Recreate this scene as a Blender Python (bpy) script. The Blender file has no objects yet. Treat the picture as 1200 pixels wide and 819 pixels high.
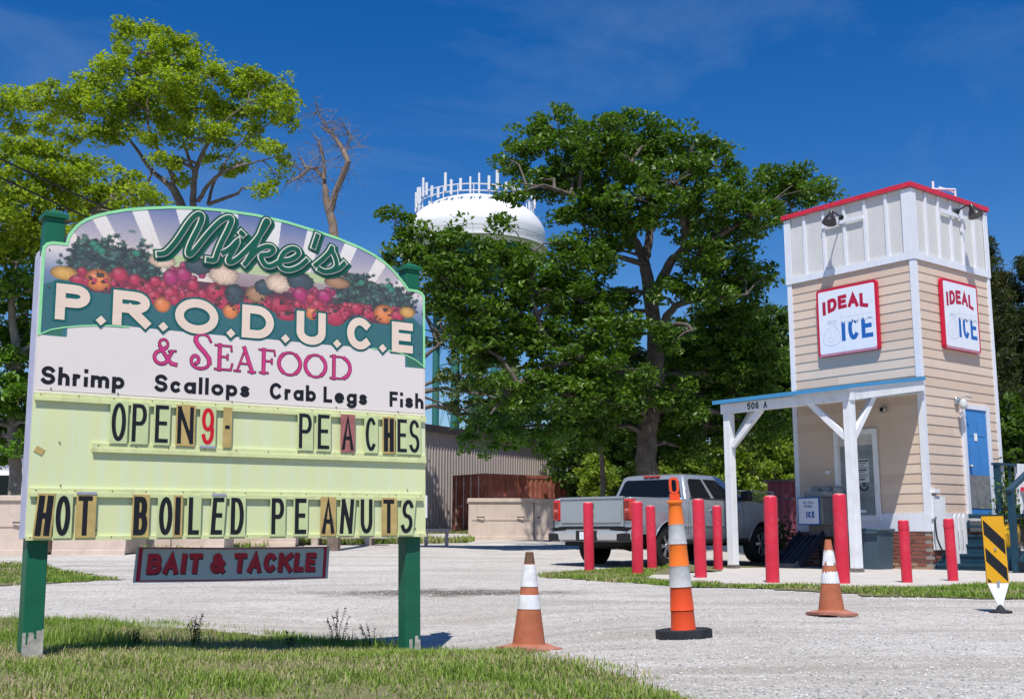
import bpy, bmesh, math, random
import numpy as np
from mathutils import Vector, Matrix
random.seed(7)
RNG = np.random.default_rng(11)
scene = bpy.context.scene
COL = scene.collection
PI = math.pi

# ---------------------------------------------------------------- camera
EYE = 0.72
PITCH = math.atan(215.5 / 1310.0)
cam_data = bpy.data.cameras.new("camera")
cam_data.sensor_width = 36.0
cam_data.lens = 1310.0 / 1200.0 * 36.0
cam_data.clip_start = 0.1
cam_data.clip_end = 3000
cam = bpy.data.objects.new("camera", cam_data)
COL.objects.link(cam)
cam.location = (0, 0, EYE)
cam.rotation_euler = (PI / 2 + PITCH, 0, 0)
scene.camera = cam

# ---------------------------------------------------------------- light
SUN_EL = math.radians(62)
SUN_DIR = Vector((-0.12 * math.cos(SUN_EL), -0.993 * math.cos(SUN_EL), math.sin(SUN_EL))).normalized()
world = bpy.data.worlds.new("World")
scene.world = world
world.use_nodes = True
wn = world.node_tree
wn.nodes.clear()
wout = wn.nodes.new("ShaderNodeOutputWorld")
wbg = wn.nodes.new("ShaderNodeBackground")
sky = wn.nodes.new("ShaderNodeTexSky")
sky.sky_type = 'NISHITA'
sky.sun_disc = False
sky.sun_elevation = SUN_EL
sky.sun_rotation = math.atan2(SUN_DIR.x, SUN_DIR.y)
sky.air_density = 1.0
sky.dust_density = 0.3
sky.ozone_density = 3.0
hsv = wn.nodes.new("ShaderNodeHueSaturation")
hsv.inputs['Saturation'].default_value = 1.44
hsv.inputs['Value'].default_value = 0.98
hsv.inputs['Hue'].default_value = 0.512
wn.links.new(sky.outputs[0], hsv.inputs['Color'])
# thin cirrus
tc = wn.nodes.new("ShaderNodeTexCoord")
mp = wn.nodes.new("ShaderNodeMapping")
mp.inputs['Scale'].default_value = (1.0, 1.0, 3.0)
mp.inputs['Rotation'].default_value = (0.0, 0.35, 0.0)
mp.inputs['Location'].default_value = (0.35, 0.0, 0.1)
wn.links.new(tc.outputs['Generated'], mp.inputs['Vector'])
cn = wn.nodes.new("ShaderNodeTexNoise")
cn.inputs['Scale'].default_value = 2.1
cn.inputs['Detail'].default_value = 9
cn.inputs['Roughness'].default_value = 0.62
cn.inputs['Distortion'].default_value = 0.7
wn.links.new(mp.outputs[0], cn.inputs['Vector'])
cr = wn.nodes.new("ShaderNodeMapRange")
cr.inputs['From Min'].default_value = 0.47
cr.inputs['From Max'].default_value = 0.80
cr.inputs['To Max'].default_value = 0.27
wn.links.new(cn.outputs[0], cr.inputs['Value'])
cmx = wn.nodes.new("ShaderNodeMix")
cmx.data_type = 'RGBA'
cmx.inputs['B'].default_value = (3.2, 4.3, 5.9, 1)
wn.links.new(cr.outputs[0], cmx.inputs['Factor'])
wn.links.new(hsv.outputs[0], cmx.inputs['A'])
wn.links.new(cmx.outputs['Result'], wbg.inputs['Color'])
wbg.inputs['Strength'].default_value = 0.105
wn.links.new(wbg.outputs[0], wout.inputs['Surface'])

sun_data = bpy.data.lights.new("sun", 'SUN')
sun_data.energy = 5.0
sun_data.angle = math.radians(0.53)
sun_data.color = (1.0, 0.955, 0.885)
sun = bpy.data.objects.new("sun", sun_data)
COL.objects.link(sun)
sun.rotation_euler = SUN_DIR.to_track_quat('Z', 'Y').to_euler()
sun.location = (0, -10, 40)

vs = scene.view_settings
vs.view_transform = 'Standard'
vs.look = 'None'
vs.gamma = 1.0
vs.exposure = 0.15
vs.use_curve_mapping = False

# ---------------------------------------------------------------- helpers
def at(u, v, y):
    """world point at forward distance y that the photograph shows at (u, v) of 1200x819"""
    cx = (u - 600.0) / 1310.0
    cz = -(v - 409.5) / 1310.0
    c, s = math.cos(PITCH), math.sin(PITCH)
    dy, dz = c - cz * s, s + cz * c
    t = y / dy
    return Vector((cx * t, y, EYE + dz * t))

def lin(c):
    return tuple(((v / 255.0) / 12.92 if v / 255.0 <= 0.04045 else ((v / 255.0 + 0.055) / 1.055) ** 2.4) for v in c)

def smooth(t, a, b):
    t = min(1.0, max(0.0, (t - a) / (b - a)))
    return t * t * (3 - 2 * t)

MATS = {}
def mat(name, color, rough=0.7, metal=0.0, var=0.12, scale=8.0, bump=0.0, bscale=60.0, spec=0.3,
        streak=0.0, dirt=None, dirt_amt=0.0, dirt_scale=3.0, coat=0.0, detail=5.0, trans=0.0, emis=None):
    """procedural principled material: colour variation + stains + fine relief"""
    if name in MATS:
        return MATS[name]
    m = bpy.data.materials.new(name)
    m.use_nodes = True
    nt = m.node_tree
    b = nt.nodes["Principled BSDF"]
    b.inputs['Roughness'].default_value = rough
    b.inputs['Metallic'].default_value = metal
    b.inputs['Specular IOR Level'].default_value = spec
    b.inputs['Coat Weight'].default_value = coat
    if trans:
        b.inputs['Transmission Weight'].default_value = trans
    col = color if len(color) == 4 else (*color, 1)
    tcn = nt.nodes.new("ShaderNodeTexCoord")
    n = nt.nodes.new("ShaderNodeTexNoise")
    n.inputs['Scale'].default_value = scale
    n.inputs['Detail'].default_value = detail
    n.inputs['Roughness'].default_value = 0.6
    nt.links.new(tcn.outputs['Object'], n.inputs['Vector'])
    mx = nt.nodes.new("ShaderNodeMix")
    mx.data_type = 'RGBA'
    mx.inputs['A'].default_value = tuple(max(0, c * (1 - var)) for c in col[:3]) + (1,)
    mx.inputs['B'].default_value = tuple(min(1, c * (1 + var)) for c in col[:3]) + (1,)
    mr = nt.nodes.new("ShaderNodeMapRange")
    mr.inputs['From Min'].default_value = 0.3
    mr.inputs['From Max'].default_value = 0.7
    nt.links.new(n.outputs[0], mr.inputs['Value'])
    nt.links.new(mr.outputs[0], mx.inputs['Factor'])
    last = mx.outputs['Result']
    if streak:
        mp = nt.nodes.new("ShaderNodeMapping")
        mp.inputs['Scale'].default_value = (9, 9, 0.5)
        nt.links.new(tcn.outputs['Object'], mp.inputs['Vector'])
        sn = nt.nodes.new("ShaderNodeTexNoise")
        sn.inputs['Scale'].default_value = 1.6
        sn.inputs['Detail'].default_value = 4
        nt.links.new(mp.outputs[0], sn.inputs['Vector'])
        sr = nt.nodes.new("ShaderNodeMapRange")
        sr.inputs['From Min'].default_value = 0.42
        sr.inputs['From Max'].default_value = 0.68
        sr.inputs['To Max'].default_value = streak
        nt.links.new(sn.outputs[0], sr.inputs['Value'])
        m2 = nt.nodes.new("ShaderNodeMix")
        m2.data_type = 'RGBA'
        m2.inputs['B'].default_value = (*dirt, 1) if dirt else tuple(c * 0.5 for c in col[:3]) + (1,)
        nt.links.new(last, m2.inputs['A'])
        nt.links.new(sr.outputs[0], m2.inputs['Factor'])
        last = m2.outputs['Result']
    if dirt and dirt_amt:
        dn = nt.nodes.new("ShaderNodeTexNoise")
        dn.inputs['Scale'].default_value = dirt_scale
        dn.inputs['Detail'].default_value = 8
        dn.inputs['Roughness'].default_value = 0.7
        nt.links.new(tcn.outputs['Object'], dn.inputs['Vector'])
        dr = nt.nodes.new("ShaderNodeMapRange")
        dr.inputs['From Min'].default_value = 0.50
        dr.inputs['From Max'].default_value = 0.66
        dr.inputs['To Max'].default_value = dirt_amt
        nt.links.new(dn.outputs[0], dr.inputs['Value'])
        m3 = nt.nodes.new("ShaderNodeMix")
        m3.data_type = 'RGBA'
        m3.inputs['B'].default_value = (*dirt, 1)
        nt.links.new(last, m3.inputs['A'])
        nt.links.new(dr.outputs[0], m3.inputs['Factor'])
        last = m3.outputs['Result']
    nt.links.new(last, b.inputs['Base Color'])
    if bump:
        bn = nt.nodes.new("ShaderNodeTexNoise")
        bn.inputs['Scale'].default_value = bscale
        bn.inputs['Detail'].default_value = 6
        nt.links.new(tcn.outputs['Object'], bn.inputs['Vector'])
        bp = nt.nodes.new("ShaderNodeBump")
        bp.inputs['Strength'].default_value = bump
        bp.inputs['Distance'].default_value = 0.01
        nt.links.new(bn.outputs[0], bp.inputs['Height'])
        nt.links.new(bp.outputs[0], b.inputs['Normal'])
    if emis:
        b.inputs['Emission Color'].default_value = (*emis[:3], 1)
        b.inputs['Emission Strength'].default_value = emis[3]
    MATS[name] = m
    return m

def attr_mat(name, rough=0.6, translucent=0.0, gain=(1, 1, 1), spec=0.25, grain=0.0):
    """material whose own colour comes from the mesh colour attribute 'tint'"""
    if name in MATS:
        return MATS[name]
    m = bpy.data.materials.new(name)
    m.use_nodes = True
    nt = m.node_tree
    b = nt.nodes["Principled BSDF"]
    b.inputs['Roughness'].default_value = rough
    b.inputs['Specular IOR Level'].default_value = spec
    a = nt.nodes.new("ShaderNodeAttribute")
    a.attribute_name = "tint"
    nt.links.new(a.outputs['Color'], b.inputs['Base Color'])
    if translucent:
        t = nt.nodes.new("ShaderNodeBsdfTranslucent")
        g = nt.nodes.new("ShaderNodeMix")
        g.data_type = 'RGBA'
        g.blend_type = 'MULTIPLY'
        g.inputs['Factor'].default_value = 1
        g.inputs['B'].default_value = (*gain, 1)
        nt.links.new(a.outputs['Color'], g.inputs['A'])
        nt.links.new(g.outputs['Result'], t.inputs['Color'])
        ms = nt.nodes.new("ShaderNodeMixShader")
        ms.inputs[0].default_value = translucent
        out = nt.nodes["Material Output"]
        nt.links.new(b.outputs[0], ms.inputs[1])
        nt.links.new(t.outputs[0], ms.inputs[2])
        nt.links.new(ms.outputs[0], out.inputs['Surface'])
    MATS[name] = m
    return m

def link(o, parent=None):
    COL.objects.link(o)
    if parent is not None:
        o.parent = parent
    return o

def tag(o, label=None, cat=None, group=None, kind=None):
    if label: o['label'] = label
    if cat: o['category'] = cat
    if group: o['group'] = group
    if kind: o['kind'] = kind
    return o

def thing(name, label, cat, loc=(0, 0, 0), rotz=0.0, group=None):
    o = bpy.data.objects.new(name, None)
    o.empty_display_size = 0.3
    o.location = loc
    o.rotation_euler = (0, 0, rotz)
    link(o)
    return tag(o, label, cat, group)

class MB:
    """collects shapes, builds one mesh object"""
    def __init__(self):
        self.v = []; self.f = []; self.mi = []; self.cur = 0; self.sm = []
        self.smooth = False
    def add(self, verts, faces, M=None):
        n = len(self.v)
        if M is not None:
            verts = [M @ Vector(p) for p in verts]
        self.v.extend([tuple(p) for p in verts])
        for f in faces:
            self.f.append(tuple(i + n for i in f)); self.mi.append(self.cur); self.sm.append(self.smooth)
        return self
    def box(self, x0, x1, y0, y1, z0, z1, M=None, b=0.0):
        if b > 0:
            # bevelled box via chamfered shell
            vs = []
            for sx, X in ((-1, x0), (1, x1)):
                for sy, Y in ((-1, y0), (1, y1)):
                    for sz, Z in ((-1, z0), (1, z1)):
                        vs += [(X, Y - sy * b, Z - sz * b), (X - sx * b, Y, Z - sz * b), (X - sx * b, Y - sy * b, Z)]
            bm = bmesh.new()
            for p in vs: bm.verts.new(p)
            bmesh.ops.convex_hull(bm, input=bm.verts)
            bm.verts.index_update()
            self.add([v.co.copy() for v in bm.verts], [[v.index for v in f.verts] for f in bm.faces], M)
            bm.free()
            return self
        vs = [(x0, y0, z0), (x1, y0, z0), (x1, y1, z0), (x0, y1, z0), (x0, y0, z1), (x1, y0, z1), (x1, y1, z1), (x0, y1, z1)]
        return self.add(vs, [(0, 3, 2, 1), (4, 5, 6, 7), (0, 1, 5, 4), (1, 2, 6, 5), (2, 3, 7, 6), (3, 0, 4, 7)], M)
    def lathe(self, prof, n=24, M=None, cap=True, smooth=True):
        """prof: list of (r, z) from bottom to top"""
        vs = []; fs = []
        for r, z in prof:
            for i in range(n):
                a = 2 * PI * i / n
                vs.append((r * math.cos(a), r * math.sin(a), z))
        for k in range(len(prof) - 1):
            for i in range(n):
                j = (i + 1) % n
                fs.append((k * n + i, k * n + j, (k + 1) * n + j, (k + 1) * n + i))
        o = self.smooth; self.smooth = smooth
        self.add(vs, fs, M)
        self.smooth = False
        if cap:
            m = len(self.v) - len(vs)
            self.f.append(tuple(m + i for i in reversed(range(n)))); self.mi.append(self.cur); self.sm.append(False)
            m2 = m + (len(prof) - 1) * n
            self.f.append(tuple(m2 + i for i in range(n))); self.mi.append(self.cur); self.sm.append(False)
        self.smooth = o
        return self
    def tube(self, pts, r, n=8, cap=True, smooth=True):
        """tube along points, r number or list"""
        pts = [Vector(p) for p in pts]
        if not isinstance(r, (list, tuple)): r = [r] * len(pts)
        base = len(self.v)
        up = Vector((0, 0, 1))
        prev = None
        for i, p in enumerate(pts):
            d = (pts[min(i + 1, len(pts) - 1)] - pts[max(i - 1, 0)])
            if d.length < 1e-9: d = Vector((0, 0, 1))
            d.normalize()
            if prev is None:
                a = up.cross(d)
                if a.length < 0.15: a = Vector((1, 0, 0)).cross(d)
            else:
                a = prev - d * prev.dot(d)
                if a.length < 1e-4: a = up.cross(d)
            a.normalize(); prev = a
            b = d.cross(a)
            for k in range(n):
                t = 2 * PI * k / n
                self.v.append(tuple(p + (a * math.cos(t) + b * math.sin(t)) * r[i]))
        for i in range(len(pts) - 1):
            for k in range(n):
                j = (k + 1) % n
                self.f.append((base + i * n + k, base + i * n + j, base + (i + 1) * n + j, base + (i + 1) * n + k))
                self.mi.append(self.cur); self.sm.append(smooth)
        if cap:
            self.f.append(tuple(base + k for k in reversed(range(n)))); self.mi.append(self.cur); self.sm.append(False)
            q = base + (len(pts) - 1) * n
            self.f.append(tuple(q + k for k in range(n))); self.mi.append(self.cur); self.sm.append(False)
        return self
    def beam(self, p, q, w, h, up=(0, 0, 1)):
        """rectangular bar from p to q, w across, h along up"""
        p = Vector(p); q = Vector(q); d = (q - p).normalized()
        s = d.cross(Vector(up))
        if s.length < 1e-4: s = d.cross(Vector((1, 0, 0)))
        s.normalize(); u = s.cross(d)
        vs = []
        for e in (p, q):
            for a, b in ((-1, -1), (1, -1), (1, 1), (-1, 1)):
                vs.append(e + s * a * w / 2 + u * b * h / 2)
        return self.add(vs, [(0, 3, 2, 1), (4, 5, 6, 7), (0, 1, 5, 4), (1, 2, 6, 5), (2, 3, 7, 6), (3, 0, 4, 7)])
    def prism(self, outline, axis, a, b, M=None):
        """extrude 2D outline (ccw) along axis 'x','y','z' from a to b"""
        n = len(outline)
        def P(p, t):
            return {'x': (t, p[0], p[1]), 'y': (p[0], t, p[1]), 'z': (p[0], p[1], t)}[axis]
        vs = [P(p, a) for p in outline] + [P(p, b) for p in outline]
        fs = [tuple(reversed(range(n))), tuple(range(n, 2 * n))]
        for i in range(n):
            j = (i + 1) % n
            fs.append((i, j, n + j, n + i))
        return self.add(vs, fs, M)
    def mesh(self, name, mats):
        me = bpy.data.meshes.new(name)
        me.from_pydata(self.v, [], self.f)
        if not isinstance(mats, (list, tuple)): mats = [mats]
        for m in mats: me.materials.append(m)
        me.polygons.foreach_set('material_index', self.mi)
        me.polygons.foreach_set('use_smooth', self.sm)
        me.update()
        bm = bmesh.new(); bm.from_mesh(me)
        bmesh.ops.recalc_face_normals(bm, faces=bm.faces)
        bm.to_mesh(me); bm.free()
        if any(self.sm): me.set_sharp_from_angle(angle=math.radians(38))
        return me
    def build(self, name, mats, parent=None, loc=None, rotz=None):
        o = bpy.data.objects.new(name, self.mesh(name, mats))
        if loc is not None: o.location = loc
        if rotz is not None: o.rotation_euler = (0, 0, rotz)
        return link(o, parent)

def inst(name, me, parent=None, loc=(0, 0, 0), rot=(0, 0, 0), scale=None):
    o = bpy.data.objects.new(name, me)
    o.location = loc; o.rotation_euler = rot
    if scale: o.scale = scale
    return link(o, parent)

def np_mesh(name, verts, faces, mats, tint=None, smooth=False, parent=None):
    """fast mesh from numpy arrays: verts (n,3), faces (m,k) with k = 3 or 4"""
    me = bpy.data.meshes.new(name)
    n, (m, k) = len(verts), faces.shape
    me.vertices.add(n)
    me.vertices.foreach_set('co', np.ascontiguousarray(verts, dtype=np.float32).ravel())
    me.loops.add(m * k)
    me.loops.foreach_set('vertex_index', np.ascontiguousarray(faces, dtype=np.int32).ravel())
    me.polygons.add(m)
    me.polygons.foreach_set('loop_start', np.arange(0, m * k, k, dtype=np.int32))
    me.polygons.foreach_set('use_smooth', np.full(m, smooth, dtype=bool))
    if tint is not None:
        a = me.color_attributes.new('tint', 'FLOAT_COLOR', 'POINT')
        c = np.ones((n, 4), dtype=np.float32); c[:, :3] = tint
        a.data.foreach_set('color', c.ravel())
    me.materials.append(mats)
    me.update(calc_edges=True)
    me.validate()
    o = bpy.data.objects.new(name, me)
    return link(o, parent)

# ---------------------------------------------------------------- stroke lettering
def arc(cx, cy, rx, ry, a0, a1, n=10):
    return [(cx + rx * math.cos(math.radians(a0 + (a1 - a0) * i / n)), cy + ry * math.sin(math.radians(a0 + (a1 - a0) * i / n))) for i in range(n + 1)]

GL = {
 'A': [[(0, 0), (.5, 1), (1, 0)], [(.2, .33), (.8, .33)]],
 'B': [[(0, 0), (0, 1)], [(0, 1), (.55, 1)] + arc(.6, .76, .32, .24, 90, -90, 8)[1:] + [(0, .52)], [(0, .0), (.6, 0)] + arc(.65, .26, .35, .26, -90, 90, 8)[1:] + [(.1, .52)]],
 'C': [arc(.5, .5, .5, .5, 48, 312, 18)],
 'D': [[(0, 0), (0, 1), (.4, 1)] + arc(.45, .5, .55, .5, 90, -90, 12)[1:] + [(0, 0)]],
 'E': [[(1, 1), (0, 1), (0, 0), (1, 0)], [(0, .52), (.85, .52)]],
 'F': [[(1, 1), (0, 1), (0, 0)], [(0, .52), (.85, .52)]],
 'G': [arc(.5, .5, .5, .5, 48, 350, 18) + [(.6, .45)]],
 'H': [[(0, 0), (0, 1)], [(1, 0), (1, 1)], [(0, .5), (1, .5)]],
 'I': [[(.5, 0), (.5, 1)]],
 'K': [[(0, 0), (0, 1)], [(1, 1), (.05, .45)], [(.35, .6), (1, 0)]],
 'L': [[(0, 1), (0, 0), (1, 0)]],
 'N': [[(0, 0), (0, 1)], [(0, 1), (1, 0)], [(1, 0), (1, 1)]],
 'O': [arc(.5, .5, .5, .5, 90, 450, 24)],
 'P': [[(0, 0), (0, 1), (.5, 1)] + arc(.6, .74, .4, .26, 90, -90, 10)[1:] + [(0, .48)]],
 'R': [[(0, 0), (0, 1), (.5, 1)] + arc(.6, .75, .38, .25, 90, -90, 10)[1:] + [(0, .5)], [(.45, .5), (1, 0)]],
 'S': [arc(.5, .755, .46, .245, 25, 270, 12) + arc(.5, .255, .5, .255, 90, -155, 12)[1:]],
 'T': [[(0, 1), (1, 1)], [(.5, 0), (.5, 1)]],
 'U': [[(0, 1), (0, .35)] + arc(.5, .35, .5, .35, 180, 360, 12) + [(1, 1)]],
 '&': [[(1, .0), (.25, .62)] + arc(.42, .8, .22, .2, 215, -45, 12) + [(.22, .5)] + arc(.38, .26, .36, .26, 120, 330, 10) + [(.95, .5)]],
 '9': [arc(.5, .7, .48, .3, -20, 340, 16) + [(.98, .4)] + arc(.5, .3, .48, .3, 0, -160, 10)],
 '0': [arc(.5, .5, .5, .5, 90, 450, 20)],
 '5': [[(.95, 1), (.08, 1), (.05, .56)] + arc(.48, .33, .5, .33, 110, -150, 12)],
 '6': [[(.85, .96)] + arc(.55, .5, .53, .48, 110, 180, 6) + arc(.5, .3, .48, .3, 180, 540, 16)],
 '-': [[(0, .5), (1, .5)]],
 'r': [[(0, 0), (0, .68)], [(0, .45)] + arc(.6, .4, .5, .28, 160, 70, 5)],
 'h': [[(0, 0), (0, 1)], arc(.5, .36, .5, .32, 180, 0, 8) + [(1, 0)]],
 'i': [[(.5, 0), (.5, .50)], [(.5, .975), (.5, .985)]],
 'm': [[(0, 0), (0, .68)], arc(.25, .42, .25, .26, 180, 0, 7) + [(.5, 0)], arc(.75, .42, .25, .26, 180, 0, 7) + [(1, 0)]],
 'p': [[(0, -.32), (0, .68)], arc(.48, .34, .48, .34, 180, 540, 16)],
 'c': [arc(.5, .34, .5, .34, 50, 310, 12)],
 'a': [arc(.48, .34, .48, .34, 0, 360, 16), [(1, 0), (1, .68)]],
 'l': [[(.5, 0), (.5, 1)]],
 'o': [arc(.5, .34, .5, .34, 90, 450, 16)],
 's': [arc(.5, .52, .42, .16, 20, 270, 8) + arc(.5, .18, .48, .18, 90, -160, 8)[1:]],
 'b': [[(0, 0), (0, 1)], arc(.52, .34, .48, .34, 0, 360, 16)],
 'e': [[(.04, .36), (.96, .36)] + arc(.5, .34, .48, .34, 8, 310, 14)[1:]],
 'g': [arc(.48, .34, .48, .34, 0, 360, 16), [(1, .68), (1, -.1)] + arc(.5, -.1, .5, .24, 0, -150, 8)],
}

class Ink:
    """flat lettering made of mitred strips; +x right, +z up, raised towards -y"""
    def __init__(self, y=0.0):
        self.mb = MB(); self.y = y; self.n = 0
    def strip(self, pts, hw, lift=0.0, caps=True, step=0.00004):
        pts = [Vector((p[0], p[1])) for p in pts]
        q = [pts[0]]
        for p in pts[1:]:
            if (p - q[-1]).length > 1e-5: q.append(p)
        pts = q
        if len(pts) < 2: return
        closed = (pts[0] - pts[-1]).length < 1e-4
        if not isinstance(hw, (list, tuple)): hws = [hw] * len(pts)
        else: hws = [hw[min(len(hw) - 1, int(i * len(hw) / len(pts)))] for i in range(len(pts))]
        n = len(pts)
        if caps and not closed:
            pts[0] = pts[0] + (pts[0] - pts[1]).normalized() * hws[0]
            pts[-1] = pts[-1] + (pts[-1] - pts[-2]).normalized() * hws[-1]
        vs = []; fs = []
        self.n += 1
        y0 = self.y - lift - 0.0002 * (self.n % 6)
        for i in range(n):
            if closed and i in (0, n - 1):
                d0 = (pts[-1] - pts[-2]).normalized(); d1 = (pts[1] - pts[0]).normalized()
            else:
                d0 = (pts[i] - pts[i - 1]).normalized() if i > 0 else (pts[1] - pts[0]).normalized()
                d1 = (pts[i + 1] - pts[i]).normalized() if i < n - 1 else d0
            n0 = Vector((-d0.y, d0.x)); n1 = Vector((-d1.y, d1.x))
            m = n0 + n1
            if m.length < 1e-3: m = n0.copy()
            m.normalize()
            k = hws[i] / max(0.45, m.dot(n0))
            yy = y0 - step * i
            vs.append((pts[i].x + m.x * k, yy, pts[i].y + m.y * k))
            vs.append((pts[i].x - m.x * k, yy, pts[i].y - m.y * k))
        for i in range(n - 1):
            fs.append((2 * i, 2 * i + 1, 2 * i + 3, 2 * i + 2))
        self.mb.add(vs, fs)
    def glyph(self, ch, x0, z0, x1, z1, w, slant=0.0, lift=0.0, grow=0.0, fn=None, skip_inset=False):
        """fit the glyph's outer edges to the box; w = stroke width"""
        if ch not in GL: return
        h = w / 2
        for st in GL[ch]:
            pts = []
            for u, v in st:
                if ch.islower() and v > 0: v = v * .86 if v <= .7 else .602 + (v - .7) / .3 * .398
                x = x0 + h + u * (x1 - x0 - w)
                z = z0 + h + v * (z1 - z0 - w)
                x += slant * (z - z0)
                if fn: x, z = fn(x, z)
                pts.append((x, z))
            self.strip(pts, h + grow, lift)
    def text(self, s, x0, z0, h, w, cw, gap, **k):
        """monospaced-ish line: cw char width"""
        x = x0
        for ch in s:
            if ch == ' ':
                x += cw * 0.6; continue
            wd = {'i': .45, 'l': .3, 'I': .35, 'm': 1.5, 'r': .75, 's': .85, 'c': .9}.get(ch, 1.0) * cw
            self.glyph(ch, x, z0, x + wd, z0 + h, w, **k)
            x += wd + gap
        return x
    def build(self, name, m, parent=None):
        return self.mb.build(name, m, parent)

# ---------------------------------------------------------------- palette
WHITE = mat('white_paint', (.78, .79, .82), .55, var=.04, scale=4, bump=.08, bscale=30, dirt=(.42, .40, .38), dirt_amt=.25, streak=.15)
WHITE_BRIGHT = mat('clean_white', (.82, .82, .83), .5, var=.03)
BLACK = mat('black_print', (.012, .012, .016), .45, var=.2)
RED_PAINT = mat('red_paint', (.58, .026, .055), .4, var=.08, scale=3, dirt=(.62, .12, .15), dirt_amt=.25, dirt_scale=7, bump=.03)
DARK = mat('dark_void', (.012, .012, .013), .8, var=.2)
STEEL = mat('galvanised_steel', (.45, .46, .48), .4, metal=.8, var=.1)
RUST = mat('rust_spots', (.16, .07, .035), .9, var=.4, scale=30)

def terrain(x, y):
    start = 19.0 + 4.0 * smooth(x, 3.4, 4.4)
    rise = 0.025 * max(0.0, min(y, 62) - start)
    side = 1.0 - smooth(x, 5.8, 7.2) * (1.0 - smooth(y, 30, 40))
    # hollow behind the right half of the sign, shallower along the lawn
    dx, dy = x + 0.8, y - 9.3
    dip = -0.20 * math.exp(-0.5 * ((dx / (2.2 if dx < 0 else 0.9)) ** 2 + (dy / (1.35 if dy < 0 else 1.5)) ** 2))
    return rise * side + dip
# ================================================================ GROUND
def gravel_material():
    m = bpy.data.materials.new('pale_gravel'); m.use_nodes = True
    nt = m.node_tree; L = nt.links; b = nt.nodes["Principled BSDF"]
    b.inputs['Roughness'].default_value = .95
    b.inputs['Specular IOR Level'].default_value = .1
    t = nt.nodes.new("ShaderNodeTexCoord")
    def noise(sc, det=6, rough=.6, vec=None, dist=0):
        n = nt.nodes.new("ShaderNodeTexNoise")
        n.inputs['Scale'].default_value = sc; n.inputs['Detail'].default_value = det
        n.inputs['Roughness'].default_value = rough; n.inputs['Distortion'].default_value = dist
        L.new(vec or t.outputs['Object'], n.inputs['Vector']); return n.outputs[0]
    def ramp(v, a, c, lo=0., hi=1.):
        r = nt.nodes.new("ShaderNodeMapRange")
        r.inputs['From Min'].default_value = a; r.inputs['From Max'].default_value = c
        r.inputs['To Min'].default_value = lo; r.inputs['To Max'].default_value = hi
        L.new(v, r.inputs['Value']); return r.outputs[0]
    def mix(f, a, c):
        x = nt.nodes.new("ShaderNodeMix"); x.data_type = 'RGBA'
        L.new(f, x.inputs['Factor'])
        if isinstance(a, tuple): x.inputs['A'].default_value = (*a, 1)
        else: L.new(a, x.inputs['A'])
        if isinstance(c, tuple): x.inputs['B'].default_value = (*c, 1)
        else: L.new(c, x.inputs['B'])
        return x.outputs['Result']
    base = mix(ramp(noise(.45, 5), .35, .65), (.54, .51, .465), (.72, .69, .645))
    mp = nt.nodes.new("ShaderNodeMapping"); mp.inputs['Scale'].default_value = (.22, 1.0, 1)
    mp.inputs['Rotation'].default_value = (0, 0, .12)
    L.new(t.outputs['Object'], mp.inputs['Vector'])
    base = mix(ramp(noise(1.1, 8, .65, vec=mp.outputs[0], dist=.8), .47, .62, 0, .85), base, (.40, .355, .295))
    base = mix(ramp(noise(7, 9, .8), .47, .60, 0, .8), base, (.44, .41, .37))
    base = mix(ramp(noise(34, 4, .8), .51, .60, 0, .7), base, (.29, .275, .255))
    base = mix(ramp(noise(95, 2, .6), .56, .62, 0, .65), base, (.20, .19, .18))
    base = mix(ramp(noise(55, 3, .6), .60, .68, 0, .9), base, (.60, .575, .54))
    # damp muddy hollow behind the right post of the sign
    sp = nt.nodes.new("ShaderNodeSeparateXYZ"); L.new(t.outputs['Object'], sp.inputs[0])
    def m_(op, a, c=None):
        x = nt.nodes.new("ShaderNodeMath"); x.operation = op
        for i, q in enumerate((a, c)):
            if q is None: continue
            if isinstance(q, (int, float)): x.inputs[i].default_value = q
            else: L.new(q, x.inputs[i])
        return x.outputs[0]
    dx = m_('DIVIDE', m_('SUBTRACT', sp.outputs[0], -.75), 1.6)
    dy = m_('DIVIDE', m_('SUBTRACT', sp.outputs[1], 14.2), .95)
    d = m_('SQRT', m_('ADD', m_('MULTIPLY', dx, dx), m_('MULTIPLY', dy, dy)))
    dd = m_('ADD', d, m_('MULTIPLY', m_('SUBTRACT', noise(2.2, 7, .7), .5), 2.4))
    base = mix(ramp(dd, .45, 1.2, .92, 0), base, (.12, .10, .08))
    # grass and leaf litter beyond the lot
    far = ramp(m_('ADD', sp.outputs[1], m_('MULTIPLY', m_('SUBTRACT', noise(.5, 5), .5), 8)), 57, 62)
    base = mix(far, base, (.075, .10, .03))
    L.new(base, b.inputs['Base Color'])
    bp = nt.nodes.new("ShaderNodeBump"); bp.inputs['Strength'].default_value = .9; bp.inputs['Distance'].default_value = .02
    h = m_('ADD', m_('MULTIPLY', noise(40, 5, .75), 1.0), m_('MULTIPLY', noise(8, 6, .65), 2.0))
    L.new(h, bp.inputs['Height']); L.new(bp.outputs[0], b.inputs['Normal'])
    return m
GRAVEL = gravel_material()

def bumps(x, y):
    return (math.sin(x * 1.7 + y * .6) * .5 + math.sin(x * .8 - y * 1.9 + 1.3) * .5 + math.sin(x * 4.1 + y * 2.3) * .25 + math.sin(y * 5.3 - x * 2.2) * .22) * .009 + .012 * math.exp(-((y - 11.6 - .16 * x) / .16) ** 2) - .014 * math.exp(-((y - 11.2 - .16 * x) / .2) ** 2) - .013 * math.exp(-((y - 12.9 - .13 * x) / .2) ** 2) - .010 * math.exp(-((y - 9.4 + .05 * x) / .25) ** 2) * (x > 1)

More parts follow.
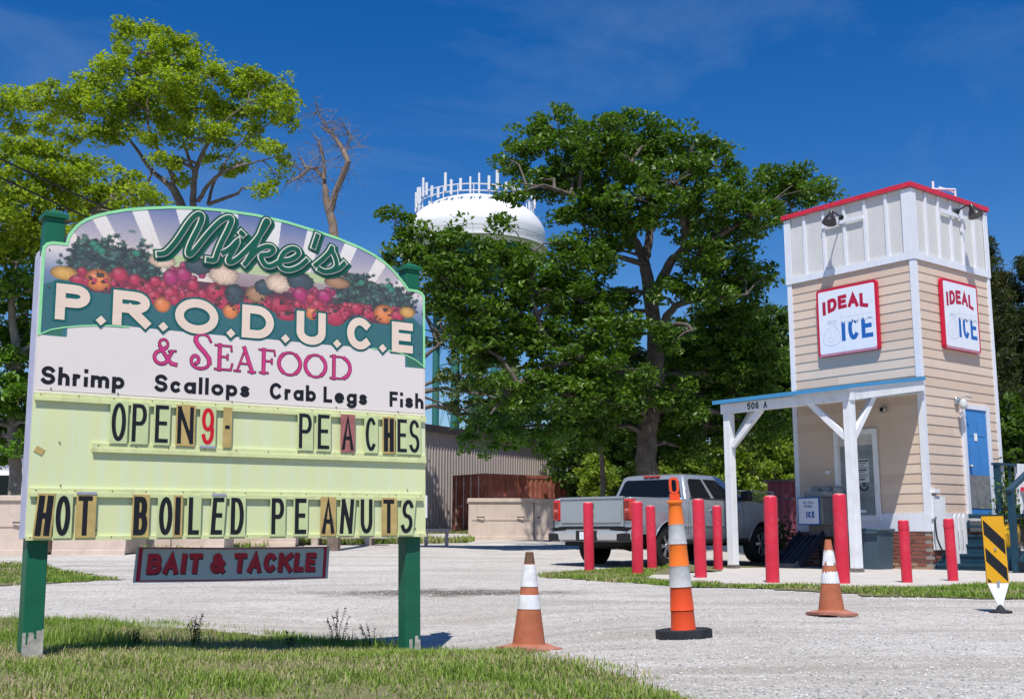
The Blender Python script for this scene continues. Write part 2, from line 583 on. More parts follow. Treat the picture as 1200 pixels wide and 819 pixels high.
xs = np.concatenate([np.linspace(-400, -60, 8), np.linspace(-50, -12, 20), np.arange(-11.6, 12, .2), np.linspace(12.5, 50, 20), np.linspace(60, 400, 8)])
ys = np.concatenate([np.linspace(-60, -5, 8), np.linspace(-4, 3, 8), np.arange(3.2, 26, .18), np.linspace(26.5, 66, 48), np.linspace(75, 900, 12)])
GX, GY = np.meshgrid(xs, ys)
GZ = np.array([[terrain(x, y) + (bumps(x, y) if y < 26 and not (2.2 < x < 11 and y > 15.3) else 0) - (0.02 if (2.2 < x < 12 and y > 15.3) else 0) for x in xs] for y in ys])
gv = np.stack([GX.ravel(), GY.ravel(), GZ.ravel()], 1)
nx = len(xs)
ii, jj = np.meshgrid(np.arange(len(ys) - 1), np.arange(nx - 1), indexing='ij')
a = (ii * nx + jj).ravel()
gf = np.stack([a, a + 1, a + nx + 1, a + nx], 1)
ground = np_mesh('ground', gv, gf, GRAVEL, smooth=True)
tag(ground, kind='structure')

# ---- soil sheets under the grass
SOIL = mat('grassy_soil', (.14, .14, .06), .95, var=.35, scale=5, bump=.6, bscale=40, dirt=(.24, .20, .13), dirt_amt=.75, dirt_scale=2.2)
def inside(poly, x, y):
    c = False; n = len(poly)
    for i in range(n):
        x1, y1 = poly[i]; x2, y2 = poly[(i + 1) % n]
        if (y1 > y) != (y2 > y) and x < (x2 - x1) * (y - y1) / (y2 - y1) + x1: c = not c
    return c
def wobble(x, y, k=1.0):
    return (math.sin(x * 2.3 + y) + math.sin(y * 3.1 - x * 1.7) * .7 + math.sin(x * 7.3 + y * 5) * .4) * .07 * k
def soil_sheet(name, poly, step, lift=.012, tagkind='structure'):
    """irregular-edged sheet following the terrain"""
    px = [p[0] for p in poly]; py = [p[1] for p in poly]
    X = np.arange(min(px), max(px) + step, step); Y = np.arange(min(py), max(py) + step, step)
    idx = {}; vs = []; fs = []
    def vid(i, j):
        if (i, j) not in idx:
            x, y = X[0] + i * step, Y[0] + j * step
            idx[(i, j)] = len(vs)
            vs.append((x + random.uniform(-.2, .2) * step, y + random.uniform(-.2, .2) * step, terrain(x, y) + lift + bumps(x, y)))
        return idx[(i, j)]
    for i in range(len(X)):
        for j in range(len(Y)):
            cx, cy = X[0] + (i + .5) * step, Y[0] + (j + .5) * step
            if inside(poly, cx + wobble(cx, cy), cy + wobble(cy, cx)):
                fs.append([vid(i, j), vid(i + 1, j), vid(i + 1, j + 1), vid(i, j + 1)])
    o = np_mesh(name, np.array(vs), np.array(fs), SOIL, smooth=True)
    return tag(o, kind=tagkind)

LAWN = [(-9, 3.4), (-9, 10.5), (-4.6, 10.45), (-3.6, 10.3), (-2.6, 10.05), (-1.7, 9.7), (-1.05, 9.35), (-.55, 8.95), (-.25, 8.25), (0.05, 7.5), (.35, 6.6), (.62, 5.7), (.95, 4.6), (1.1, 3.4)]
ISLAND = [(-16, 19), (-14, 23.6), (-9.6, 23.2), (-7.8, 20.2), (-6.2, 17.8), (-7, 16.0), (-9.8, 15.6), (-12.5, 16)]
STRIP = [(.55, 19.3), (1.1, 20.6), (2.6, 21.6), (4.0, 23.6), (6.2, 26), (6.6, 24.8), (4.6, 22.9), (3.1, 20.2), (2.35, 18.2), (3.0, 16.3), (4.4, 15.3), (6.0, 15.2), (7.0, 16.4), (8.8, 17.2), (10.8, 17.2), (10.8, 13.3), (8, 12.7), (5.6, 12.5), (4.1, 13.6), (2.9, 15.2), (1.7, 16.9), (.9, 18.3)]
FARPATCH = [(-5.0, 47.5), (-1.2, 47.5), (-1.0, 50), (-5.5, 50)]
MIDPATCH = [(-6.2, 34.2), (-1.2, 36), (-1.4, 38.5), (-8.2, 37), (-9, 30), (-9.0, 27.5), (-8.4, 27.5), (-8, 31)]
soil_sheet('lawn_soil', LAWN, .16)
soil_sheet('verge_soil', ISLAND, .3)
soil_sheet('strip_soil', STRIP, .2)
soil_sheet('patch_soil', MIDPATCH, .4)
soil_sheet('wall_foot_soil', FARPATCH, .4)

# ---- concrete slab
CONC = mat('pale_concrete', (.50, .47, .43), .85, var=.10, scale=2.5, bump=.25, bscale=50, dirt=(.34, .31, .27), dirt_amt=.5, dirt_scale=2)
slab_pts = [(2.15, 18.3), (2.7, 16.9), (3.5, 15.75), (4.9, 15.35), (6.6, 16.1), (8.6, 17.6), (11.5, 19.4), (13.2, 26.5), (8, 27.5), (3.9, 23.9), (2.5, 20.2)]
b = MB(); b.prism(slab_pts, 'z', -.15, .022)
tag(b.build('concrete_slab', CONC), kind='structure')
PAD = [(1.85, 19.0), (2.5, 18.2), (3.3, 17.6), (2.3, 17.2), (1.6, 18.2)]

# ---- loose stones
def pebbles():
    N = 105000
    y = 4.6 + (RNG.random(N) ** 1.9) * 20
    x = (RNG.random(N) * 2 - 1) * (0.52 * y + 1)
    r = 0.003 + RNG.random(N) ** 4 * 0.009
    r *= (0.8 + y / 45)
    keep = np.ones(N, bool)
    for i in range(N):
        if inside(LAWN, x[i], y[i]) or inside(STRIP, x[i], y[i]) or inside(ISLAND, x[i], y[i]) or inside(slab_pts, x[i], y[i]): keep[i] = RNG.random() < .015 and not inside(slab_pts, x[i], y[i])
    x, y, r = x[keep], y[keep], r[keep]; N = len(x)
    z = np.array([terrain(a, c) + bumps(a, c) for a, c in zip(x, y)])
    base = np.array([[1, 0, 0], [0, 1, 0], [-1, 0, 0], [0, -1, 0], [0, 0, .7], [0, 0, -.5]], float)
    ang = RNG.random(N) * 6.28
    V = np.repeat(base[None], N, 0) * (0.65 + RNG.random((N, 6, 3)) * .6) * r[:, None, None]
    ca, sa = np.cos(ang)[:, None], np.sin(ang)[:, None]
    X = V[..., 0] * ca - V[..., 1] * sa; Y = V[..., 0] * sa + V[..., 1] * ca
    V = np.stack([X + x[:, None], Y + y[:, None], V[..., 2] + (z + r * .2)[:, None]], -1).reshape(-1, 3)
    F = np.array([[0, 1, 4], [1, 2, 4], [2, 3, 4], [3, 0, 4]])
    F = (F[None] + (np.arange(N) * 6)[:, None, None]).reshape(-1, 3)
    g = RNG.random(N)
    tone = np.where(g < .38, .20 + .14 * RNG.random(N), np.where(g < .85, .42 + .15 * RNG.random(N), .52 + .12 * RNG.random(N)))
    tint = np.stack([tone, tone * .985, tone * .96], 1).repeat(6, 0)
    o = np_mesh('loose_gravel', V, F, attr_mat('pebble_stone', .9), tint=tint)
    return tag(o, 'pale grey loose gravel stones strewn over the parking lot', 'gravel', kind='stuff')
pebbles()

# ---- grass blades
def grass(name, label, poly, n, hmin, hmax, w, dry=.25, avoid=(), clump=1.0, ybias=1.0):
    px = np.array([p[0] for p in poly]); py = np.array([p[1] for p in poly])
    P = []
    x0, x1, y0, y1 = px.min(), px.max(), py.min(), py.max()
    while len(P) < n:
        x = random.uniform(x0 - .1, x1 + .1); y = y0 + (y1 - y0) * random.random() ** ybias
        if abs(x) > .52 * y + .6: continue
        if not inside(poly, x + wobble(x, y, 1.6), y + wobble(y, x, 1.6)): continue
        k = math.sin(x * 3.1 + y * 1.3) + math.sin(y * 4.3 - x * 2.1) + math.sin(x * 9 + y * 7) * .6
        if random.random() > .62 + .22 * k * clump: continue
        if avoid and any(inside(q, x, y) for q in avoid): continue
        for _ in range(3):
            P.append((x + random.gauss(0, .025), y + random.gauss(0, .025), k))
    P = np.array(P[:n]); N = len(P)
    z = np.array([terrain(a, c) + bumps(a, c) for a, c in P[:, :2]]) + .005
    h = hmin + (hmax - hmin) * RNG.random(N) ** 1.7
    h *= (0.85 + .15 * np.clip(P[:, 2], -1, 2))
    ang = RNG.random(N) * 2 * PI; lean = .25 + RNG.random(N) * .9
    wd = w * (0.6 + .8 * RNG.random(N))
    dx, dy = np.cos(ang), np.sin(ang)
    base = np.stack([P[:, 0], P[:, 1], z], 1)
    side = np.stack([-dy, dx, np.zeros(N)], 1) * wd[:, None]
    mid = base + np.stack([dx * lean * h * .28, dy * lean * h * .28, h * .6], 1)
    tip = base + np.stack([dx * lean * h * .85, dy * lean * h * .85, h * np.sqrt(np.clip(1.05 - .45 * lean ** 2, .12, 1))], 1)
    V = np.stack([base - side, base + side, mid + side * .8, mid - side * .8, tip], 1).reshape(-1, 3)
    o4 = (np.arange(N) * 5)[:, None]
    F = np.concatenate([o4 + np.array([[0, 1, 2]]), o4 + np.array([[0, 2, 3]]), o4 + np.array([[3, 2, 4]])])
    g = RNG.random((N, 1)); q = RNG.random((N, 1))
    green = np.array([.13, .225, .03]) * (1 - g) + np.array([.31, .41, .08]) * g
    straw = np.array([.50, .43, .25]) * (0.6 + .5 * g)
    pz = (np.sin(P[:, 0] * 1.9 + np.cos(P[:, 1] * 2.7) * 1.5) + np.sin(P[:, 1] * 3.3 + P[:, 0] * 1.1))[:, None]
    isdry = (q < dry + .14 * np.clip(-P[:, 2:3], -1, 1.5) + .22 * pz)
    tint = np.where(isdry, straw, green).repeat(5, 0)
    o = np_mesh(name, V, F, attr_mat('grass_blade', .55, translucent=.35, gain=(1.1, 1.25, .7)), tint=tint)
    return tag(o, label, 'grass', kind='stuff')

grass('lawn_grass', 'shaggy green lawn grass growing around the feet of the painted sign', LAWN, 185000, .012, .068, .0027, dry=.40, ybias=1.15)
grass('verge_grass', 'short grass on the verge behind the left post of the sign', ISLAND, 18000, .03, .10, .008, dry=.2)
grass('strip_grass', 'thin grass strip between the gravel and the red bollards', STRIP, 42000, .02, .085, .006, dry=.25, avoid=(slab_pts, PAD))
grass('patch_grass', 'rough grass growing among the beige bins behind the sign', MIDPATCH, 9000, .06, .28, .014, dry=.4)
grass('wall_foot_grass', 'dry grass at the foot of the metal warehouse wall', FARPATCH, 3500, .05, .2, .016, dry=.6)

EDGEBAND = [(x + dx_, y + dy_) for (x, y), (dx_, dy_) in zip(LAWN[2:12], [(0, .35)] * 3 + [(.1, .3)] * 2 + [(.2, .15)] * 5)] + [(x - .12, y - .12) for x, y in LAWN[2:12][::-1]]
grass('lawn_edge_tufts', 'scattered grass tufts thinning out onto the gravel at the lawn edge', EDGEBAND, 5200, .012, .075, .0028, dry=.35)
grass('lawn_seed_stalks', 'taller dark seeding grass stalks in the hollow behind the sign', [(-4.2, 7.7), (-4.2, 8.6), (-2, 9.2), (-.8, 9.3), (-.7, 8.9), (-2, 8.5), (-3, 7.9)], 2600, .10, .19, .0024, dry=.12)
# tall weeds in the lawn behind the sign
WEED = mat('dark_weed', (.035, .06, .018), .7, var=.3)
def weed(x, y, h, n, label):
    b = MB()
    for i in range(n):
        a = random.uniform(0, 6.28); l = random.uniform(.05, .35)
        p0 = Vector((random.uniform(-.03, .03), random.uniform(-.03, .03), 0))
        hh = h * random.uniform(.6, 1)
        p1 = p0 + Vector((math.cos(a) * l * hh * .4, math.sin(a) * l * hh * .4, hh * .6)); p2 = p0 + Vector((math.cos(a) * l * hh, math.sin(a) * l * hh, hh))
        b.tube([p0, p1, p2], [.003, .0025, .002], 3)
        for k in range(12):
            t = .3 + .7 * k / 11
            c = p0.lerp(p2, t); aa = random.uniform(0, 6.28); s = .012 + .018 * random.random()
            d = Vector((math.cos(aa), math.sin(aa), .5)) * s
            e = Vector((-math.sin(aa), math.cos(aa), 0)) * s * .45
            b.add([c, c + d * .5 + e, c + d, c + d * .5 - e], [(0, 1, 2, 3)])
    o = b.build('weed', WEED, loc=(x, y, terrain(x, y)))
    tag(o, label, 'weed')
weed(-2.35, 8.55, .26, 8, 'dark bushy weed standing in the lawn under the middle of the sign')
weed(-1.35, 8.95, .34, 7, 'tall seeding weed in the lawn left of the right sign post')
weed(-1.08, 8.9, .28, 5, 'thin seeding weed close to the right sign post')
weed(-1.65, 8.6, .16, 5, 'low dark weed in the lawn under the right half of the hanging sign')
weed(-2.6, 7.9, .15, 6, 'small leafy weed near the left end of the hanging sign')
# ================================================================ ROADSIDE SIGN
GREEN_POST = mat('green_post_paint', (.008, .125, .065), .45, var=.15, scale=5, bump=.12, bscale=25, dirt=(.02, .10, .06), dirt_amt=.4, streak=.25)
WORN = mat('worn_grey_wood', (.42, .40, .36), .85, var=.3, scale=12, bump=.4, bscale=30)
CREAM = mat('cream_board', (.74, .68, .64), .5, var=.035, scale=2.5, dirt=(.60, .52, .50), dirt_amt=.35, dirt_scale=1.5, streak=.2)
EDGE = mat('board_edge', (.50, .50, .66), .6, var=.08)
YELLOW = mat('yellow_marquee', (.70, .74, .41), .45, var=.05, scale=1.2, streak=.55, dirt=(.66, .76, .60), dirt_amt=.0)
YELLOW2 = mat('yellow_marquee_rail', (.67, .71, .37), .5, var=.08, scale=6, dirt=(.35, .30, .18), dirt_amt=.35, dirt_scale=14)
CLEAR = mat('aged_clear_acrylic', (.57, .64, .33), .2, var=.08, spec=.5)
BROWN = mat('browned_acrylic', (.50, .36, .13), .25, var=.2, scale=10, spec=.5)
PURPLE = mat('purple_tinted_acrylic', (.36, .13, .12), .25, var=.2, scale=14, spec=.5)
BLUISH = mat('blue_plastic_edge', (.33, .34, .45), .4, var=.2)
TEAL_INK = mat('teal_print', (.008, .125, .125), .5, var=.08)
MINT = mat('mint_border', (.30, .72, .36), .5, var=.1)
PINK_INK = mat('pink_print', (.58, .045, .20), .5, var=.18, scale=9)
PLUM_INK = mat('plum_print', (.10, .015, .04), .5, var=.1)
FOREST_INK = mat('forest_green_print', (.008, .10, .065), .5, var=.12)
PEACH_INK = mat('peach_print', (.80, .64, .53), .5, var=.05, scale=6)
CREAM_INK = mat('cream_print', (.80, .76, .66), .5, var=.04)
RED_INK = mat('red_print', (.60, .012, .03), .4, var=.08)

SBASE = Vector((-3.0051, 7.0, .6897))
SROT = Matrix.Rotation(.6089, 4, 'Z') @ Matrix.Rotation(-.0214, 4, 'X') @ Matrix.Rotation(-.0067, 4, 'Y')
SMAT = Matrix.Translation(SBASE) @ SROT
SIGN = thing('roadside_sign', 'big arched produce stand sign with yellow letter board on two green posts', 'sign')
SIGN.matrix_world = SMAT @ Matrix.Translation((0, 0, -.69))
SIGN.empty_display_size = .5
ZO = .69     # panel bottom above the foot of the sign
SW = 2.861

def off(poly): return [(x, z + ZO) for x, z in poly]
arch = [(.157, 1.946), (.172, 1.985), (.196, 2.022), (.228, 2.060), (.269, 2.092), (.33, 2.128), (.41, 2.162), (.52, 2.199), (.647, 2.231), (.82, 2.267), (1.0, 2.292), (1.22, 2.307), (1.445, 2.310), (1.68, 2.295), (1.918, 2.262), (2.10, 2.232), (2.275, 2.190), (2.40, 2.148), (2.497, 2.100), (2.575, 2.045), (2.633, 1.990), (2.675, 1.948), (2.70, 1.918)]
left_sh = [(0, 1.82), (.008, 1.862), (.030, 1.888), (.062, 1.900), (.150, 1.903)]
right_sh = [(2.712, 1.903), (2.80, 1.900), (2.832, 1.888), (2.852, 1.865), (SW, 1.82)]
outline = [(0, .905)] + left_sh + arch + right_sh + [(SW, .905)]
ol = off(outline)[::-1]
b = MB(); b.prism(ol, 'y', 0, .018)
b.build('arched_board', [CREAM], SIGN)
b = MB(); b.prism(off([(0, 0)] + left_sh + arch + right_sh + [(SW, 0)])[::-1], 'y', .172, .19)
b.build('back_board', EDGE, SIGN)
b = MB()     # closed sides between the two faces
b.box(-.004, .012, .0185, .1715, ZO + .0, ZO + 1.80); b.build('side_frame', EDGE, SIGN)
b = MB(); b.box(SW - .012, SW + .004, .0185, .1715, ZO, ZO + 1.80); b.build('side_frame', EDGE, SIGN)

# posts
for px_, bot in ((.082, -.12), (2.772, -.32)):
    p = MB(); p.box(px_ - .062, px_ + .062, .030, .160, bot + (.12 if bot > -.2 else 0), ZO + 2.05, b=.006)
    po = p.build('post', GREEN_POST, SIGN)
    c = MB(); c.box(px_ - .058, px_ + .058, .034, .156, ZO + 2.0495, ZO + 2.072)
    c.box(px_ - .078, px_ + .078, .014, .176, ZO + 2.072, ZO + 2.105, b=.004)
    top = [(px_ - .07, .022), (px_ + .07, .022), (px_ + .07, .168), (px_ - .07, .168)]
    c.add([(x, y, ZO + 2.105) for x, y in top] + [(px_, .095, ZO + 2.145)], [(0, 1, 4), (1, 2, 4), (2, 3, 4), (3, 0, 4)])
    c.build('post_cap', GREEN_POST, po)
    w_ = MB()
    # flaked collar at the foot: ragged grey patches standing just proud
    for k in range(22 if px_ < 1 else 8):
        x = px_ - .062 + .124 * random.random(); zt = (.03 if px_ < 1 else -.16) + .11 * random.random()
        w_.box(max(px_ - .0615, x - .012), min(px_ + .0615, x + .014), .0275 - .0003 * k / 22, .0295, bot, zt)
    w_.build('bare_wood_patch', WORN, po)

# ---- printed mural: fine coloured mesh
def mural():
    st = .0052
    X = np.arange(0.012, SW - .012, st); Z = np.arange(.93, 2.302, st)
    GXm, GZm = np.meshgrid(X, Z)
    rg = np.random.default_rng(3)
    def S(c): return np.array(lin(c))
    img = np.empty(GXm.shape + (3,)); img[:] = S((236, 226, 222))
    def grad(a, c, t): return S(a) * (1 - t[..., None]) + S(c) * t[..., None]
    # fan of lavender and cream stripes
    top = GZm > 1.60
    t = 1.43 + (GXm - 1.43) / (GZm - .35) * 1.9
    fr = ((t + .13) / .33) % 1.0
    lav = (fr > .36)
    zz = np.clip((GZm - 1.80) / .46, 0, 1)
    g1 = grad((232, 212, 202), (96, 116, 168), zz ** .9); g2 = grad((236, 220, 208), (238, 236, 234), zz)
    img = np.where((top & lav)[..., None], g1, np.where(top[..., None], g2, img))
    # shoulders
    sh = (np.minimum(GXm, SW - GXm) < .16 + .02) & (GZm < 1.92) & (GZm > 1.28)
    ts = np.clip((GZm - 1.56) / .30, 0, 1)
    gs = np.where((ts < .5)[..., None], grad((30, 112, 128), (120, 140, 172), ts * 2), grad((120, 140, 172), (226, 214, 214), np.clip(ts * 2 - 1, 0, 1)))
    img = np.where(sh[..., None], gs, img)
    # teal crate
    lo = np.interp(GXm, [0, .083, .16, .35, .57, 1.4, 2.4, 2.60, 2.70, 2.80, SW], [1.282, 1.323, 1.342, 1.377, 1.388, 1.392, 1.40, 1.40, 1.372, 1.335, 1.297])
    n1 = rg.random(GXm.shape); 
    hi = np.interp(GXm, [0, .16, .3, .6, 1.0, 1.3, 1.7, 2.1, 2.6, 2.75, SW], [1.60, 1.68, 1.66, 1.64, 1.62, 1.62, 1.64, 1.64, 1.67, 1.68, 1.60])
    teal = (GZm > lo) & (GZm < hi)
    img = np.where(teal[..., None], S((20, 100, 108)) * (0.78 + .45 * n1[..., None]), img)
    corner = ((GXm < .155) & (GZm > 1.285) & (GZm < lo - .004)) | ((GXm > SW - .165) & (GZm > 1.285) & (GZm < lo - .004))
    img = np.where(corner[..., None], S((22, 108, 84)), img)
    # pale ground strip below the script, grey crate backs
    band = (GZm > 1.80) & (GZm < 1.925) & (GXm > .80) & (GXm < 2.2)
    img = np.where(band[..., None], grad((206, 190, 170), (184, 204, 150), np.clip((GZm - 1.80) / .1, 0, 1)), img)
    crate = (GZm > 1.62) & (GZm < 1.86) & (GXm > 1.15) & (GXm < 2.2)
    img = np.where(crate[..., None], grad((120, 84, 92), (176, 160, 162), np.clip((GZm - 1.66) / .2, 0, 1)), img)
    backing = (GZm > 1.60) & (GZm < 1.76) & (GXm > .18) & (GXm < 2.68)
    img = np.where(backing[..., None], S((92, 40, 62)), img)
    def blob(x, z, rx, rz, col, hl=.35, noise=.15, ragged=0.0):
        i0, i1 = np.searchsorted(Z, (z - rz * 1.5, z + rz * 1.5)); j0, j1 = np.searchsorted(X, (x - rx * 1.5, x + rx * 1.5))
        gx = GXm[i0:i1, j0:j1]; gz = GZm[i0:i1, j0:j1]
        if gx.size == 0: return
        dx = (gx - x) / rx; dz = (gz - z) / rz
        a = np.arctan2(dz, dx)
        rr = np.sqrt(dx * dx + dz * dz)
        if ragged: rr = rr + ragged * (np.sin(a * 7 + x * 40) * .5 + np.sin(a * 13 + z * 60) * .5 + (rg.random(gx.shape) - .5) * 1.2)
        m = rr < 1
        sh_ = 1.15 - .80 * np.clip(rr, 0, 1) ** 2.6 - .12 * dz
        h = np.exp(-(((dx + .28) / .35) ** 2 + ((dz - .35) / .3) ** 2)) * hl
        c = S(col)[None, None] * (sh_ * (1 - noise / 2 + noise * rg.random(gx.shape)))[..., None] + h[..., None] * np.array([.9, .75, .7])
        img[i0:i1, j0:j1][m] = np.clip(c, 0, 1)[m]
    pal = {'y': (214, 160, 78), 'r': (184, 40, 78), 'o': (226, 128, 66), 'p': (176, 36, 104), 'w': (226, 196, 172), 'k': (52, 72, 82), 'b': (168, 124, 92)}
    for cx_, cz_, sx, sz in ((.36, 1.80, .20, .12), (.60, 1.80, .16, .12), (2.32, 1.81, .19, .12), (2.58, 1.79, .15, .10), (2.24, 1.83, .12, .10)):
        blob(cx_, cz_, sx, sz, (28, 52, 54), hl=0, noise=.5, ragged=.10)
    for k in range(2200):   # kale heads
        cx_, cz_, sx, sz = [(.36, 1.80, .17, .12), (.60, 1.81, .15, .12), (.34, 1.85, .13, .09), (2.32, 1.83, .17, .11), (2.58, 1.80, .16, .10), (2.24, 1.84, .12, .10)][k % 6]
        x = cx_ + rg.normal() * sx * .55; z = cz_ + rg.normal() * sz * .5
        c = [(34, 60, 60), (50, 90, 80), (28, 46, 50), (78, 118, 106), (60, 72, 82), (34, 56, 58)][rg.integers(6)]
        blob(x, z, .010 + .016 * rg.random(), .008 + .012 * rg.random(), c, hl=.04, noise=.7, ragged=.35)
    for (x, z) in ((.32, 1.925), (.345, 1.90), (.60, 1.90), (2.535, 1.905), (2.56, 1.88), (2.30, 1.905), (.37, 1.885)):
        blob(x, z, .03, .022, (40, 132, 104), hl=.05, noise=.3, ragged=.3)
    # scattered small reds fill the rows
    for k in range(330):
        x = .2 + 2.45 * rg.random(); z = 1.655 + .085 * rg.random() - .05 * math.sin(PI * (x - .2) / 2.45)
        r = .017 + .016 * rg.random()
        blob(x, z, r, r, [(176, 36, 74), (150, 30, 80), (196, 56, 84)][rg.integers(3)], hl=.14)
    for k in range(26):    # grape and radish heaps
        x = .93 + rg.normal() * .06; z = 1.78 + rg.normal() * .03
        blob(x, z, .028, .028, (166, 36, 88), hl=.15)
        x = 1.84 + rg.normal() * .07; z = 1.77 + rg.normal() * .035
        blob(x, z, .028, .028, (166, 40, 92), hl=.15)
    FR = [(0.142, 1.703, 0.085, 0.048, 'y'), (0.235, 1.669, 0.075, 0.04, 'r'), (0.359, 1.684, 0.083, 0.075, 'o'), (0.496, 1.736, 0.056, 0.053, 'r'), (0.598, 1.714, 0.052, 0.053, 'r'), (0.556, 1.638, 0.04, 0.041, 'r'), (0.681, 1.665, 0.051, 0.047, 'r'), (0.736, 1.719, 0.053, 0.048, 'r'), (0.84, 1.762, 0.071, 0.072, 'p'), (0.928, 1.792, 0.054, 0.054, 'p'), (0.997, 1.727, 0.054, 0.055, 'r'), (0.729, 1.611, 0.069, 0.071, 'r'), (0.845, 1.642, 0.058, 0.06, 'r'), (0.875, 1.604, 0.054, 0.048, 'r'), (0.789, 1.564, 0.058, 0.054, 'o'), (0.994, 1.642, 0.054, 0.048, 'r'), (1.065, 1.668, 0.049, 0.049, 'r'), (1.163, 1.698, 0.099, 0.086, 'r'), (1.221, 1.625, 0.062, 0.055, 'r'), (1.272, 1.569, 0.057, 0.055, 'o'), (1.3, 1.696, 0.075, 0.075, 'k'), (1.215, 1.828, 0.113, 0.074, 'w'), (1.029, 1.866, 0.097, 0.060, 'k'), (0.777, 1.869, 0.095, 0.05, 'w'), (1.459, 1.714, 0.078, 0.063, 'b'), (1.523, 1.772, 0.078, 0.06, 'k'), (1.643, 1.653, 0.1, 0.089, 'r'), (1.691, 1.582, 0.08, 0.038, 'r'), (1.627, 1.817, 0.1, 0.07, 'w'), (1.801, 1.851, 0.109, 0.068, 'k'), (1.802, 1.754, 0.061, 0.058, 'p'), (1.891, 1.732, 0.062, 0.059, 'r'), (1.994, 1.764, 0.077, 0.065, 'p'), (1.94, 1.686, 0.055, 0.052, 'r'), (2.098, 1.878, 0.107, 0.045, 'b'), (1.9, 1.624, 0.061, 0.051, 'o'), (2.08, 1.623, 0.099, 0.079, 'r'), (2.157, 1.664, 0.071, 0.059, 'r'), (2.264, 1.696, 0.072, 0.059, 'r'), (2.366, 1.667, 0.058, 0.053, 'r'), (2.498, 1.681, 0.09, 0.074, 'o'), (2.61, 1.679, 0.069, 0.054, 'r'), (2.701, 1.716, 0.069, 0.045, 'y')]
    for q_, (x, z, rx, rz, c) in enumerate(FR):
        if c in 'rp' and q_ % 3: rx, rz = rx * .78, rz * .78
        blob(x, z, rx, rz, pal[c], hl=.14 if c in 'rop' else .05, noise=.40 if c != 'w' else .45, ragged=.06 if c in 'kw' else 0)
        if rx > .068 and c in 'ro':
            blob(x + .01, z + rz * .45, .026, .018, (60, 52, 46), hl=0, ragged=.35)
    # small fruit tucked over the joins, dark crevices, then faded print
    for k in range(120):
        x = .25 + 2.4 * rg.random(); z = 1.60 + .12 * rg.random() - .03 * math.sin(PI * (x - .2) / 2.45)
        if k % 3: blob(x, z + .01, .012, .009, (58, 26, 38), hl=0, noise=.4, ragged=.4)
        else: blob(x, z, .02, .018, (190, 50, 86), hl=.12, noise=.4)
    img = img * np.where(GZm > 1.39, 0.93 + .14 * rg.random(GXm.shape), 0.985 + .03 * rg.random(GXm.shape))[..., None]
    img2 = img * .86 + .04
    pts = np.stack([GXm.ravel(), np.full(GXm.size, -.0022), GZm.ravel() + ZO], 1)
    nx_ = len(X); nz_ = len(Z)
    ii, jj = np.meshgrid(np.arange(nz_ - 1), np.arange(nx_ - 1), indexing='ij')
    cxm = X[jj] + st / 2; czm = Z[ii] + st / 2
    A = np.array(left_sh + arch + right_sh)
    limit = np.interp(cxm, A[:, 0], A[:, 1]) - .006
    ok = (czm < limit).ravel()
    q = (ii * nx_ + jj).ravel()[ok]
    F = np.stack([q, q + 1, q + nx_ + 1, q + nx_], 1)
    used = np.unique(F); rem = np.full(len(pts), -1); rem[used] = np.arange(len(used))
    o = np_mesh('produce_mural', pts[used], rem[F], attr_mat('printed_mural', .45, spec=.35), tint=img2.reshape(-1, 3)[used], parent=SIGN)
    return o
mural()

ink = Ink(-.004)
ink.strip(off([(.010, 1.29)] + [(max(x, .010), z - .006) for x, z in left_sh] + [(x, z - .009) for x, z in arch] + [(min(x, SW - .01), z - .006) for x, z in right_sh] + [(SW - .010, 1.30)]), .0095)
ink.strip(off([(.012, 1.284), (.083, 1.322), (.16, 1.343), (.25, 1.362), (.35, 1.376), (.46, 1.384), (.57, 1.388)]), .0045)
ink.strip(off([(2.40, 1.402), (2.55, 1.398), (2.63, 1.390), (2.70, 1.372), (2.78, 1.342), (SW - .012, 1.299)]), .0045)
ink.build('mint_border_line', MINT, SIGN)

# P.R.O.D.U.C.E
boxes = [('P', .099, .313), ('R', .461, .708), ('O', .878, 1.184), ('D', 1.357, 1.598), ('U', 1.774, 2.006), ('C', 2.182, 2.396), ('E', 2.564, 2.750)]
for ch, x0, x1 in boxes:
    z0, z1 = (1.392, 1.630) if ch not in 'OCU' else (1.384, 1.630)
    k = Ink(-.0028); k.glyph(ch, x0, z0 + ZO, x1, z1 + ZO, .060, grow=.015); o_ = k.build('large_letter', TEAL_INK, SIGN)
    k = Ink(-.0055); k.glyph(ch, x0, z0 + ZO, x1, z1 + ZO, .060); k.build('letter_face', PEACH_INK, o_)
for x in (.388, .800, 1.277, 1.688, 2.100, 2.484):
    z = 1.411 + ZO
    m_ = MB(); r = .050; m_.prism([(x + r, z - .004), (x, z + r - .004), (x - r, z - .004), (x, z - r - .004)], 'y', -.006, -.004); o_ = m_.build('diamond_stop', TEAL_INK, SIGN)
    m_ = MB(); r = .034; m_.prism([(x + r, z), (x, z + r), (x - r, z), (x, z - r)], 'y', -.0085, -.0065); m_.build('diamond_face', PEACH_INK, o_)

